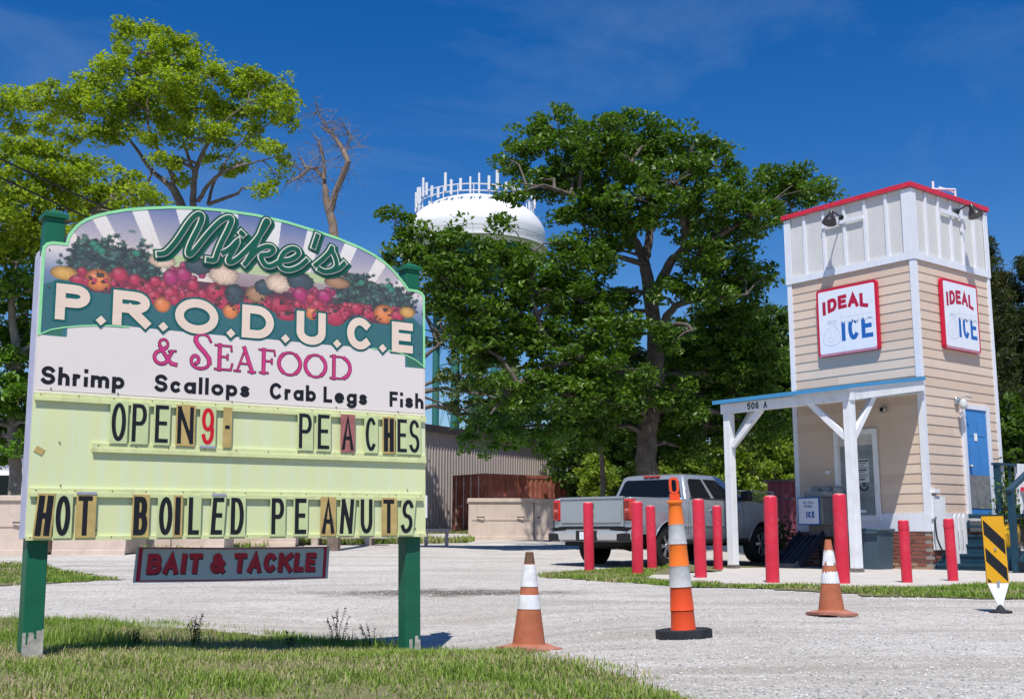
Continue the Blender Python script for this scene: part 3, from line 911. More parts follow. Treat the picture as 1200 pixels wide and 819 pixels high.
# & SEAFOOD in thin serif capitals
sea = [('&', .740, .900, 1.149, 1.333), ('S', .99, 1.154, 1.139, 1.394), ('E', 1.165, 1.30, 1.145, 1.325), ('A', 1.306, 1.470, 1.143, 1.320), ('F', 1.488, 1.618, 1.145, 1.321), ('O', 1.630, 1.822, 1.143, 1.318), ('O', 1.835, 2.024, 1.143, 1.318), ('D', 2.045, 2.225, 1.145, 1.320)]
def serif_strokes(ch, x0, x1, z0, z1):
    S = []; W = x1 - x0; Hh = z1 - z0; st = .0115; th = .0045
    X = lambda u: x0 + u * W
    Zf = lambda v: z0 + v * Hh
    def add(pts, hw): S.append(([(X(u), Zf(v)) for u, v in pts], hw))
    if ch == 'E':
        add([(.25, 0), (.25, 1)], st); add([(0, 1), (.92, 1), (.95, .80)], th); add([(.25, .53), (.72, .53)], th); add([(.72, .62), (.72, .44)], th); add([(0, 0), (.92, 0), (1, .24)], th)
    elif ch == 'F':
        add([(.28, 0), (.28, 1)], st); add([(0, 1), (.95, 1), (1, .80)], th); add([(.28, .52), (.80, .52)], th); add([(.80, .61), (.80, .43)], th); add([(.05, 0), (.55, 0)], th)
    elif ch == 'A':
        add([(.13, 0), (.50, 1)], th); add([(.46, 1), (.86, 0)], st); add([(.27, .33), (.70, .33)], th); add([(0, 0), (.26, 0)], th); add([(.68, 0), (1, 0)], th)
    elif ch == 'D':
        add([(.16, 0), (.16, 1)], st); add([(0, 1), (.45, 1)] + arc(.45, .5, .52, .5, 90, 60, 3), th); add(arc(.45, .5, .50, .5, 62, -62, 10), st); add(arc(.45, .5, .52, .5, -60, -90, 3) + [(0, 0)], th)
    elif ch == 'O':
        add(arc(.5, .5, .46, .49, 130, 230, 8), st); add(arc(.5, .5, .47, .5, 228, 312, 7), .006); add(arc(.5, .5, .46, .49, -50, 50, 8), st); add(arc(.5, .5, .47, .5, 48, 132, 7), .006)
    elif ch == 'S':
        add([(.92, .80)] + arc(.55, .80, .34, .19, 10, 150, 8), .006); add([(.23, .88), (.22, .78), (.34, .66), (.66, .46), (.86, .30), (.88, .20)], .0135); add(arc(.46, .19, .42, .19, -5, -180, 12) + arc(.22, .22, .18, .14, 180, 20, 8) + [(.36, .18), (.26, .14)], .008)
    elif ch == '&':
        add(arc(.42, .80, .20, .19, -30, 230, 12), .006); add([(.28, .68), (.50, .38), (.80, .05), (1, .02)], .0105); add([(.52, .66), (.25, .52)] + arc(.34, .27, .32, .26, 125, 310, 10) + [(.72, .35), (.82, .52)], .009); add([(.68, .53), (.98, .56)], .0045)
    return S
sh_ = {}
for ch, x0, x1, z0, z1 in sea:
    ss = serif_strokes(ch, x0 + .006, x1 - .006, z0 + ZO + .006, z1 + ZO - .006)
    k = Ink(-.0028)
    for pts, hw in ss: k.strip(pts, hw + .0042)
    o_ = k.build('serif_letter', PLUM_INK, SIGN)
    k = Ink(-.0050)
    for pts, hw in ss: k.strip(pts, hw)
    k.build('letter_face', PINK_INK, o_)

# script name
script = [
 [(.750, 1.912), (.775, 1.918), (.806, 1.938), (.857, 2.005), (.900, 2.078), (.945, 2.160), (.985, 2.215), (1.014, 2.238), (1.038, 2.232), (1.040, 2.205), (1.022, 2.147), (.990, 2.075), (.962, 2.005), (.950, 1.955), (.957, 1.936), (.975, 1.945), (1.010, 1.990), (1.070, 2.080), (1.130, 2.160), (1.180, 2.215), (1.225, 2.245), (1.252, 2.245), (1.255, 2.218), (1.225, 2.140), (1.185, 2.050), (1.158, 1.975), (1.140, 1.922), (1.095, 1.918)],
 [(1.205, 1.985), (1.255, 2.022), (1.305, 2.082), (1.285, 2.030), (1.255, 1.970), (1.240, 1.932), (1.262, 1.922), (1.310, 1.955), (1.362, 2.010)],
 [(1.333, 2.150), (1.345, 2.140)],
 [(1.362, 2.010), (1.432, 2.095), (1.480, 2.165), (1.520, 2.235), (1.534, 2.262), (1.520, 2.270), (1.503, 2.240), (1.470, 2.150), (1.425, 2.040), (1.380, 1.945), (1.366, 1.925)],
 [(1.395, 1.965), (1.450, 2.030), (1.510, 2.070), (1.562, 2.078), (1.580, 2.055), (1.545, 2.020), (1.485, 2.002), (1.500, 1.960), (1.530, 1.932), (1.575, 1.940), (1.640, 1.985)],
 [(1.640, 1.985), (1.700, 1.998), (1.755, 2.030), (1.778, 2.065), (1.755, 2.090), (1.710, 2.085), (1.660, 2.045), (1.632, 1.985), (1.640, 1.940), (1.680, 1.922), (1.735, 1.932), (1.795, 1.968), (1.840, 2.012)],
 [(1.925, 2.215), (1.898, 2.130)],
 [(1.915, 1.990), (1.965, 2.035), (2.020, 2.095), (2.045, 2.140), (2.050, 2.115), (2.078, 2.060), (2.085, 2.005), (2.050, 1.965), (1.990, 1.948), (1.945, 1.962)],
 [(2.060, 1.965), (2.110, 1.990), (2.148, 2.030)]]
def densify(pts):
    P = [Vector(p) for p in pts]
    if len(P) < 3: return pts
    out = []
    for i in range(len(P) - 1):
        p0 = P[max(i - 1, 0)]; p1 = P[i]; p2 = P[i + 1]; p3 = P[min(i + 2, len(P) - 1)]
        for k in range(4):
            t = k / 4
            out.append(.5 * ((2 * p1) + (p2 - p0) * t + (2 * p0 - 5 * p1 + 4 * p2 - p3) * t * t + (3 * p1 - p0 - 3 * p2 + p3) * t ** 3))
    out.append(P[-1])
    return [(p.x, p.y) for p in out]
for nm, y_, hw, mt, dx, dz in (('script_shadow', -.0035, .036, FOREST_INK, .020, -.012), ('script_outline', -.0065, .037, FOREST_INK, 0, 0), ('script_inline', -.0105, .0245, CREAM_INK, 0, 0), ('script_core', -.0145, .0165, FOREST_INK, 0, 0)):
    k = Ink(y_)
    for s_ in script:
        k.strip([(x + dx, z + dz + ZO) for x, z in densify(s_)], hw, step=.00003)
    k.build(nm, mt, SIGN)

# list of seafood
RW = {'S': 1.0, 'h': .82, 'r': .60, 'i': .30, 'm': 1.35, 'p': .95, 'c': .85, 'a': .95, 'l': .30, 'o': .98, 's': .78, 'C': 1.15, 'b': .95, 'L': .80, 'e': .92, 'g': .95, 'F': .80}
def fit_text(word, x0, x1, z0, h, w, parent, mt, name, y=-.0028):
    gap = .20
    tot = sum(RW[c] for c in word) + gap * (len(word) - 1)
    u = (x1 - x0) / tot
    x = x0
    for c in word:
        k = Ink(y); k.glyph(c, x, z0, x + RW[c] * u, z0 + h, w if RW[c] * u > w else RW[c] * u * .95)
        k.build(name, mt, parent)
        x += (RW[c] + gap) * u
for wd, x0, x1 in (('Shrimp', .036, .561), ('Scallops', .756, 1.427), ('Crab', 1.577, 1.936), ('Legs', 1.996, 2.355), ('Fish', 2.546, 2.845)):
    fit_text(wd, x0, x1, .966 + ZO, .118, .0258, SIGN, BLACK, 'painted_letter')

# ---- yellow changeable-letter board
b = MB(); b.box(0, SW, 0, .018, ZO + .0, ZO + .903); b.build('letter_board', YELLOW, SIGN)
def rail(x0, x1, z0, z1, lip=True):
    r = MB()
    r.box(x0, x1, -.016, -.0005, ZO + z0, ZO + z1)
    if lip: r.box(x0, x1, -.021, -.0165, ZO + z0 - .014, ZO + z0 + .012)
    o = r.build('letter_rail', YELLOW2, SIGN)
    n_ = MB()
    for i in range(int((x1 - x0) / .23) + 1):
        x = x0 + .04 + i * .23 + random.uniform(-.02, .02)
        if x < x1 - .01: n_.lathe([(.0045, 0), (.003, .003)], 6, Matrix.Translation((x, -.0162, ZO + (z0 + z1) / 2 + .006)) @ Matrix.Rotation(PI / 2, 4, 'X'))
    tag(n_.build('rusty_screw', RUST, o), kind='stuff')
rail(0.002, SW - .002, .875, .912); rail(.368, SW - .002, .560, .604); rail(.006, SW - .03, .272, .310); rail(.0, SW, -.012, .012, False)
b = MB()
for x, z, a_ in ((.052, .545, .5),):
    b.box(-.028, .028, -.004, -.001, -.02, .02, Matrix.Translation((x, 0, z + ZO)) @ Matrix.Rotation(a_, 4, 'Y'))
b.build('broken_clip', BROWN, SIGN)
row1 = [('O', .481, .573, CLEAR, 0), ('P', .613, .708, CLEAR, 0), ('E', .765, .853, CLEAR, 0), ('N', .915, 1.025, BROWN, 0), ('9', 1.080, 1.170, CLEAR, 0), ('-', 1.243, 1.284, BROWN, 0),
        ('P', 1.797, 1.896, CLEAR, 0), ('E', 1.944, 2.036, CLEAR, 0), ('A', 2.137, 2.233, PURPLE, 0), ('C', 2.332, 2.424, CLEAR, 0), ('H', 2.486, 2.571, BROWN, 0), ('E', 2.602, 2.684, CLEAR, 0), ('S', 2.704, 2.795, CLEAR, 0)]
row3 = [('H', .045, .132, BROWN, .07), ('O', .165, .253, CLEAR, 0), ('T', .298, .386, BROWN, 0), ('B', .648, .738, BROWN, 0), ('O', .813, .902, CLEAR, 0), ('I', .918, .958, BROWN, 0), ('L', 1.010, 1.085, CLEAR, 0), ('E', 1.165, 1.245, CLEAR, .05), ('D', 1.305, 1.398, CLEAR, 0),
        ('P', 1.600, 1.694, CLEAR, 0), ('E', 1.776, 1.864, CLEAR, 0), ('A', 1.984, 2.085, BROWN, 0), ('N', 2.125, 2.225, CLEAR, .07), ('U', 2.294, 2.392, CLEAR, 0), ('T', 2.482, 2.575, BROWN, 0), ('S', 2.624, 2.725, CLEAR, .10)]
for row, z0, z1 in ((row1, .622, .872), (row3, .016, .264)):
    for ch, x0, x1, pm, sl in row:
        m0, m1 = x0 - .010, x1 + .012
        if ch == 'T': m0, m1 = x0 - .012, x1 + .024
        pb = MB(); zz0, zz1 = z0 - .016 + ZO, z1 + .013 + ZO
        pb.add([(m0, -.0245, zz0), (m1, -.0245, zz0), (m1 + sl * .28, -.0245, zz1), (m0 + sl * .28, -.0245, zz1), (m0, -.0215, zz0), (m1, -.0215, zz0), (m1 + sl * .28, -.0215, zz1), (m0 + sl * .28, -.0215, zz1)],
               [(0, 1, 2, 3), (7, 6, 5, 4), (0, 4, 5, 1), (1, 5, 6, 2), (2, 6, 7, 3), (3, 7, 4, 0)])
        po = pb.build('letter_panel', pm, SIGN)
        w_ = .030 if row is row3 else .026
        if ch in 'HB' and pm is BROWN: w_ = .036
        if ch == 'I': w_ = .036
        k = Ink(-.0255)
        if ch == '-':
            k.strip([(x0 + .004, (z0 + z1) / 2 + ZO), (x1 - .004, (z0 + z1) / 2 + ZO)], .012, caps=False)
        else:
            k.glyph(ch, x0, z0 + ZO, x1, z1 + ZO, w_, slant=sl)
        k.build('letter', RED_INK if ch == '9' else BLACK, po)
        if (ch == 'T' and row is row3 and x0 < 1) or (ch == '9') or (ch == 'E' and sl):
            e = MB(); e.box(m0 + sl * .28, m1 + sl * .28, -.027, -.0247, zz1 - .004, zz1 + .012) if ch != '9' else e.box(m0, m1, -.027, -.0247, zz0 - .010, zz0 + .006)
            e.build('panel_edge', BLUISH, po)
b = MB()     # white tape hanging at the right edge, screws in the board
b.box(SW - .002, SW + .014, -.003, -.001, ZO + .13, ZO + .30)
b.build('loose_tape', WHITE_BRIGHT, SIGN)
b = MB()
for x, z in ((.045, 1.845), (2.80, 1.86), (.055, 1.60), (2.81, 1.40), (.10, .94), (.52, .935), (1.3, .93), (2.1, .935), (2.62, .93), (.19, .33), (.17, .60), (2.7, .34), (.42, .05), (2.77, .05)):
    b.lathe([(.006, 0), (.004, .003)], 6, Matrix.Translation((x, -.0042, z + ZO)) @ Matrix.Rotation(PI / 2, 4, 'X'))
tag(b.build('rusty_screw', RUST, SIGN), kind='stuff')

# ---------------------------------------------------------------- hanging sign
GREY_SIGN = mat('grey_sign_face', (.36, .43, .46), .5, var=.05, scale=3)
MAROON_INK = mat('maroon_border', (.33, .012, .045), .5, var=.1)
HS = thing('hanging_sign', 'grey bait and tackle board with red lettering hanging below the big sign', 'sign')
HS.matrix_world = SMAT @ Matrix.Translation((1.41, .128, -.065)) @ Matrix.Rotation(.010, 4, 'Y') @ Matrix.Rotation(-.03, 4, 'X')
hw_, hh_ = .700, .232
b = MB()
n_ = 24; vs_ = []; fs_ = []
for i in range(n_ + 1):
    x = -hw_ + 2 * hw_ * i / n_
    sk = -.004
    d = -.006 * math.sin(PI * i / n_)
    vs_ += [(x + .012, -.004, 0 + d), (x - .004, -.004, -hh_ + d), (x - .004, .004, -hh_ + d), (x + .012, .004, 0 + d)]
for i in range(n_):
    o_ = 4 * i
    fs_ += [(o_, o_ + 1, o_ + 5, o_ + 4), (o_ + 1, o_ + 2, o_ + 6, o_ + 5), (o_ + 2, o_ + 3, o_ + 7, o_ + 6), (o_ + 3, o_, o_ + 4, o_ + 7)]
fs_ += [(0, 3, 2, 1), (4 * n_, 4 * n_ + 1, 4 * n_ + 2, 4 * n_ + 3)]
b.add(vs_, fs_); b.build('sign_plate', GREY_SIGN, HS)
k = Ink(-.0048)
k.strip([(-hw_ + .045, -.010), (0, -.016), (hw_ - .03, -.010)], .004); k.strip([(-hw_ + .03, -hh_ + .010), (0, -hh_ + .004), (hw_ - .05, -hh_ + .010)], .004)
k.strip([(-hw_ + .040, -.004), (-hw_ + .026, -hh_ + .006)], .014, caps=False); k.strip([(hw_ - .022, -.004), (hw_ - .036, -hh_ + .006)], .012, caps=False)
k.build('border_line', MAROON_INK, HS)
widths = {'B': 1, 'A': 1.05, 'I': .5, 'T': .95, '&': 1.1, 'C': 1, 'K': 1.1, 'L': .8, 'E': .85, ' ': .42}
txt = 'BAIT & TACKLE'
tot = sum(widths[c] for c in txt); u_ = (2 * hw_ - .17) / tot
x = -hw_ + .075
for ch in txt:
    wd = widths[ch] * u_
    if ch != ' ':
        a0, a1 = x + .001, x + wd - .012
        sh = Ink(-.0046); sh.glyph(ch, a0 + .005, -.187, a1 + .005, -.053, .036, slant=.10); o_ = sh.build('letter_shadow', BLACK, HS)
        fc = Ink(-.0085); fc.glyph(ch, a0, -.178, a1, -.045, .034, slant=.10); fc.build('letter_face', mat('dark_red_print', (.40, .010, .03), .45), o_)
    x += wd
for x in (-.46, .50):
    b = MB(); b.tube([(x, 0, -.015), (x, .004, .02), (x, 0, .085)], .0032, 6); b.lathe([(.011, -.006), (.011, -.001)], 10, Matrix.Translation((x, 0, -.012)) @ Matrix.Rotation(PI / 2, 4, 'X'))
    b.build('hook', RUST, HS)
# ================================================================ ICE KIOSK (tower)
SIDING = mat('beige_siding', (.63, .495, .395), .6, var=.04, scale=3, bump=.08, bscale=20, dirt=(.50, .40, .31), dirt_amt=.3, dirt_scale=1.5)
TRIM = mat('bluish_white_trim', (.72, .74, .80), .5, var=.04, scale=5, streak=.12)
PANEL_UP = mat('upper_grey_panel', (.62, .61, .60), .6, var=.04, scale=2, dirt=(.50, .49, .47), dirt_amt=.3, streak=.15)
BRICKA = mat('red_brick', (.24, .085, .06), .85, var=.25, scale=20, bump=.3)
BRICKB = mat('dark_brick', (.15, .06, .05), .85, var=.25, scale=20, bump=.3)
BRICKC = mat('tan_brick', (.36, .22, .15), .85, var=.25, scale=20, bump=.3)
MORTAR = mat('mortar', (.30, .26, .23), .95, var=.15, scale=10)
BLUE = mat('blue_door_paint', (.045, .22, .55), .4, var=.08, scale=4)
ROOFBLUE = mat('blue_metal_roof', (.06, .26, .50), .4, var=.08)
NAVY = mat('teal_navy_paint', (.012, .048, .08), .45, var=.12, scale=6)
LAMPM = mat('dark_bronze', (.05, .048, .05), .35, metal=.6, var=.2)
K_ROT = math.atan2(.618, .786)
KIOSK = thing('ice_kiosk', 'tall square beige tower kiosk selling ice with red roof edge and blue door', 'kiosk', (8.27, 22.4, 0), K_ROT)
WR, WL = 2.95, 3.20       # right face width (x), left face width (y)
def kb(name, m, fn, parent=None):
    b = MB(); fn(b); return b.build(name, m, parent or KIOSK)
kb('wall', SIDING, lambda b: b.box(.03, WR - .03, .03, WL - .03, .0, 6.4))
kb('upper_wall', PANEL_UP, lambda b: b.box(.015, WR - .015, .015, WL - .015, 6.40, 7.86))
kb('roof', mat('grey_roof', (.3, .3, .3), .8), lambda b: b.box(.0, WR, 0, WL, 7.862, 7.90))
# lap siding boards on all four faces
EXPO = .197
SIDINGS = [SIDING, mat('beige_siding_faded', (.65, .52, .42), .6, var=.05, scale=2.3, bump=.08, bscale=20, dirt=(.53, .42, .33), dirt_amt=.35, dirt_scale=1.2), mat('beige_siding_grimy', (.60, .465, .365), .65, var=.05, scale=2.7, bump=.08, bscale=20, dirt=(.47, .37, .29), dirt_amt=.35, dirt_scale=1.7)]
def board_mesh(L, m):
    b = MB(); b.prism([(0, 0), (-.025, .0), (-.012, EXPO + .012), (0, EXPO + .012)], 'y', 0, L - .004); return b.mesh('siding_board', m)
LL, LR = WL - .16, WR - .16
BOARDS = {(f, L, k): board_mesh(L * f, SIDINGS[k]) for f in (1, .37, .63) for L in (LL, LR) for k in range(3)}
nb = int((6.24 - 1.13) / EXPO)
def lay(L, place, z, i):
    """one course: whole or two butted boards"""
    k = random.choice((0, 0, 1, 2))
    cut = (None, .37, None, .63, None)[(i * 2) % 5]
    if cut is None: place(BOARDS[(1, L, k)], 0, z)
    else:
        place(BOARDS[(cut, L, k)], 0, z); place(BOARDS[(round(1 - cut, 2), L, random.choice((0, 1, 2)))], L * cut, z)
for i in range(nb + 1):
    z = 1.13 + i * EXPO
    if z + EXPO > 6.30: break
    lay(LL, lambda me, o, z: inst('siding_board', me, KIOSK, (.03, .08 + o, z)), z, i)
    lay(LR, lambda me, o, z: inst('siding_board', me, KIOSK, (WR - .08 - o, .03, z), (0, 0, PI / 2)), z, i + 1)
    inst('siding_board', BOARDS[(1, LL, 0)], KIOSK, (WR - .03, WL - .08, z), (0, 0, PI))
    inst('siding_board', BOARDS[(1, LR, 0)], KIOSK, (.08, WL - .03, z), (0, 0, -PI / 2))
# corner boards
for (x, y) in ((0, 0), (WR, 0), (0, WL), (WR, WL)):
    sx = 1 if x == 0 else -1; sy = 1 if y == 0 else -1
    kb('corner_trim', TRIM, lambda b: (b.box(min(x - .012 * sx, x + .105 * sx), max(x - .012 * sx, x + .105 * sx), min(y - .012 * sy, y + .03 * sy), max(y - .012 * sy, y + .03 * sy), .76, 6.30),
                                       b.box(min(x - .012 * sx, x + .03 * sx), max(x - .012 * sx, x + .03 * sx), min(y + .031 * sy, y + .105 * sy), max(y + .031 * sy, y + .105 * sy), .76, 6.30)))
kb('frieze_board', TRIM, lambda b: (b.box(-.03, WR + .03, -.03, .02, 6.302, 6.45), b.box(-.03, .02, .0205, WL + .03, 6.302, 6.45), b.box(WR - .02, WR + .03, .0205, WL + .03, 6.302, 6.45), b.box(.0205, WR - .0205, WL - .02, WL + .03, 6.302, 6.45)))
kb('skirt_board', TRIM, lambda b: (b.box(-.02, WR + .02, -.02, .02, .765, 1.128), b.box(-.02, .02, .0205, WL + .02, .765, 1.128)))
# meter/patch panel near the corner
kb('white_panel', WHITE, lambda b: b.box(.06, .52, -.055, -.0205, .40, 1.46))
# brick base
kb('mortar_base', MORTAR, lambda b: b.box(.0, WR, 0, WL, -.02, .763))
bmesh_b = []
for m_ in (BRICKA, BRICKB, BRICKC):
    b = MB(); b.box(0, .195, -.012, .0, 0, .058, b=.003); bmesh_b.append(b.mesh('brick', m_))
nbr = 0
for r in range(10):
    z = .008 + r * .0755
    for face, W in (('L', WL), ('R', WR)):
        x = 0.004 - (.10 if r % 2 else 0)
        while x < W:
            if x > -.02 and x + .195 < W + .02:
                low = r < 2 and random.random() < .5
                me = bmesh_b[2] if low else random.choice(bmesh_b[:1] * 3 + bmesh_b[1:2] * 2)
                if face == 'R':
                    inst('brick', me, KIOSK, (x, random.uniform(-.002, 0), z), (0, 0, 0))
                else:
                    inst('brick', me, KIOSK, (random.uniform(-.002, 0), x + .195, z), (0, 0, -PI / 2))
                nbr += 1
            x += .208
# upper battens and corner trims
for y in (.58, 1.10, 1.62, 2.16, 2.68):
    kb('batten', TRIM, lambda b: b.box(-.022, .015, y - .035, y + .035, 6.452, 7.80))
for x in (.54, 1.02, 1.50, 1.95, 2.42):
    kb('batten', TRIM, lambda b: b.box(x - .035, x + .035, -.022, .015, 6.452, 7.80))
for (x0, x1, y0, y1) in ((-.03, .03, -.03, .20), (.031, .16, -.03, .0), (-.03, .0, WL - .14, WL + .03), (WR - .12, WR + .03, -.03, .0), (WR, WR + .03, .001, WL)):
    kb('upper_corner_trim', TRIM, lambda b: b.box(x0, x1, y0, y1, 6.452, 7.80))
# red roof edge
kb('roof_edge', RED_PAINT, lambda b: (b.box(-.07, WR + .07, -.07, -.031, 7.825, 7.925), b.box(-.07, -.031, -.0305, WL + .07, 7.825, 7.925), b.box(WR + .031, WR + .07, -.0305, WL + .07, 7.825, 7.925), b.box(-.0305, WR + .0305, WL + .031, WL + .07, 7.825, 7.925),
                                      b.box(-.0305, WR + .0305, -.0305, WL + .0305, 7.905, 7.925)))
def rail_(b):
    for x in (1.75, 2.65):
        for y in (.5,):
            b.tube([(x, y, 7.92), (x, y, 8.42)], .028, 8)
    b.tube([(2.65, .5, 8.41), (1.3, .5, 8.16)], .028, 8)
    b.tube([(1.75, .5, 8.02), (1.75, 1.2, 8.02)], .02, 6)
    b.box(2.0, 2.65, .49, .51, 8.32, 8.36)
kb('roof_hatch_rail', TRIM, rail_)
# gooseneck flood lamps with mounting board
def lamp(face, pos, z):
    def P(o, s, zz):   # o outwards, s sideways
        return (-o, pos + s, zz) if face == 'L' else (pos + s, -o, zz)
    if face == 'L': kb('lamp_board', TRIM, lambda b: b.box(-.055, -.0225, pos - .55, pos + .50, z - .02, z + .06))
    else: kb('lamp_board', TRIM, lambda b: b.box(pos - .62, pos + .34, -.055, -.0225, z - .02, z + .06))
    b = MB(); b.tube([P(.03, 0, z + .12), P(.25, 0, z + .20), P(.42, 0, z + .17)], .018, 8); b.lathe([(.07, 0), (.06, .04)], 12, Matrix.Translation(P(.025, 0, z + .12)) @ Matrix.Rotation(PI / 2, 4, 'Y' if face == 'L' else 'X'))
    a = b.build('lamp_arm', LAMPM, KIOSK)
    b = MB()
    c = Vector(P(.42, 0, z + .05))
    tilt = Matrix.Rotation(.35, 4, 'Y') if face == 'L' else Matrix.Rotation(-.35, 4, 'X')
    b.lathe([(.16, -.13), (.155, -.11), (.12, -.02), (.07, .06), (.05, .12), (.045, .16)], 18, Matrix.Translation(c) @ tilt)
    b.build('lamp_shade', LAMPM, a)
lamp('L', 1.68, 7.42); lamp('R', 1.72, 7.48)
# side door light (glass globe)
b = MB(); b.box(1.19, 1.33, -.05, .02, 3.36, 3.52, b=.01); b.tube([(1.26, -.05, 3.47), (1.30, -.20, 3.53), (1.42, -.26, 3.50)], .014, 6)
a_ = b.build('wall_lamp', STEEL, KIOSK)
b = MB(); b.lathe([(.045, -.16), (.075, -.13), (.085, -.05), (.06, .02), (.05, .04)], 14, Matrix.Translation((1.24, -.17, 3.42)))
b.build('glass_globe', mat('frosted_glass', (.55, .57, .58), .15, var=.15, spec=.6), a_)
b = MB(); b.lathe([(.07, 0), (.075, .05), (.05, .09)], 12, Matrix.Translation((-.03, .87, 3.25)) @ Matrix.Rotation(-PI / 2, 4, 'Y'))
a_ = b.build('flood_light', STEEL, KIOSK)
b = MB(); b.lathe([(.045, .09), (.03, .10)], 12, Matrix.Translation((-.03, .87, 3.25)) @ Matrix.Rotation(-PI / 2, 4, 'Y')); b.build('lens', DARK, a_)
# door
D0, D1, DZ0, DZ1 = 1.50, 2.34, 1.12, 3.30
b = MB()
b.box(D0 - .10, D0 - .002, -.055, .02, DZ0, DZ1 + .10); b.box(D1 + .002, D1 + .13, -.055, .02, DZ0, DZ1 + .10); b.box(D0 - .0015, D1 + .0015, -.055, .02, DZ1 + .003, DZ1 + .10)
b.build('door_frame', TRIM, KIOSK)
b = MB(); b.box(D0, D1, -.034, .02, DZ0, DZ1)
for (x0, x1) in ((.10, .37), (.47, .74)):
    for (z0, z1) in ((.15, .70), (.80, 1.45), (1.62, 1.98)):
        b.box(D0 + x0, D0 + x1, -.042, -.0345, DZ0 + z0, DZ0 + z1, b=.006)
dr = b.build('door', BLUE, KIOSK)
b = MB(); b.box(D0 + .03, D1 - .03, -.048, -.0425, DZ0 + .12, DZ0 + .80); b.build('kick_plate', mat('scuffed_aluminium', (.28, .27, .26), .55, metal=.5, var=.3, scale=9), dr)
b = MB(); b.lathe([(.028, 0), (.03, .05), (.02, .065)], 10, Matrix.Translation((D0 + .07, -.043, DZ0 + .98)) @ Matrix.Rotation(PI / 2, 4, 'X')); b.build('handle', STEEL, dr)
b = MB(); b.box(D0 + .30, D0 + .42, -.046, -.0425, DZ0 + 1.52, DZ0 + 1.68); b.build('paper_notice', WHITE_BRIGHT, dr)
# small boxes by the corner
b = MB(); b.box(.10, .28, -.10, .02, 1.52, 1.60); b.build('outlet_box', WHITE, KIOSK)
b = MB(); b.box(-.06, .02, 2.28, 2.36, 1.98, 2.06); b.build('outlet_box', WHITE, KIOSK)
b = MB()   # meters above the dispenser
for y in (2.05, 2.30, 2.62):
    b.lathe([(.10, 0), (.10, .10), (.07, .14)], 14, Matrix.Translation((-.03, y, 1.62)) @ Matrix.Rotation(-PI / 2, 4, 'Y'))
b.box(-.16, .02, 1.93, 2.85, 1.50, 1.56)
b.build('meter', mat('dull_grey_plastic', (.33, .34, .34), .5, var=.1), KIOSK)

# ---- porch
PX = -2.45
def sp(name, m, x, y, w=.165):
    kb(name, m, lambda b: b.box(x - w / 2, x + w / 2, y - w / 2, y + w / 2, .09, 3.178, b=.004))
    kb('post_foot', mat('rusty_bracket', (.22, .19, .17), .6, metal=.4, var=.3), lambda b: b.box(x - w / 2 - .012, x + w / 2 + .012, y - w / 2 - .012, y + w / 2 + .012, .0, .0895))
sp('porch_post', WHITE, PX, .02); sp('porch_post', WHITE, PX, 2.957)
kb('front_beam', WHITE, lambda b: b.box(PX - .09, PX + .05, -.09, 3.10, 3.18, 3.385, b=.003))
kb('side_beam', WHITE, lambda b: b.beam((PX + .06, -.06, 3.30), (-.04, -.06, 3.66), .05, .20))
kb('side_beam', WHITE, lambda b: b.beam((PX + .06, 3.07, 3.30), (-.04, 3.07, 3.66), .05, .20))
kb('ledger_board', WHITE, lambda b: b.box(-.07, .02, -.05, 3.17, 3.50, 3.70))
for y in (.55, 1.15, 1.75, 2.35):
    kb('rafter', WHITE, lambda b: b.beam((PX + .06, y, 3.31), (-.08, y, 3.67), .045, .14))
for y, s in ((.02, 1), (2.957, -1)):
    kb('knee_brace', WHITE, lambda b: b.beam((PX, y + .09 * s, 2.50), (PX, y + .86 * s, 3.20), .09, .11))
kb('knee_brace', WHITE, lambda b: b.beam((PX + .09, .02, 2.50), (PX + .80, .02, 3.34), .09, .11))
kb('knee_brace', WHITE, lambda b: b.beam((PX + .09, 2.957, 2.50), (PX + .80, 2.957, 3.34), .09, .11))
def proof(b):
    n = 30
    x0, z0, x1, z1 = PX - .20, 3.43, -.03, 3.83
    vs = []; fs = []
    for i in range(n + 1):
        y = -.10 + (3.20 + .10) * i / n
        h = .018 if i % 3 == 0 else 0
        vs += [(x0, y, z0 + h), (x1, y, z1 + h), (x0, y, z0 + h - .02), (x1, y, z1 + h - .02)]
    for i in range(n):
        o = 4 * i
        fs += [(o, o + 1, o + 5, o + 4), (o + 2, o + 6, o + 7, o + 3), (o, o + 4, o + 6, o + 2)]
    b.add(vs, fs)
kb('porch_roof', ROOFBLUE, proof)
kb('roof_edge_strip', ROOFBLUE, lambda b: (b.box(PX - .215, PX - .201, -.11, 3.21, 3.375, 3.455), b.beam((PX - .20, -.112, 3.42), (-.03, -.112, 3.80), .014, .075)))
k = Ink(0)
x = 0
for ch in '506 A':
    if ch != ' ': k.glyph(ch, x, 0, x + .085, .135, .026)
    x += .105
o_ = k.build('house_number', BLACK, KIOSK)
o_.location = (PX - .094, 2.38, 3.21); o_.rotation_euler = (0, 0, -PI / 2)

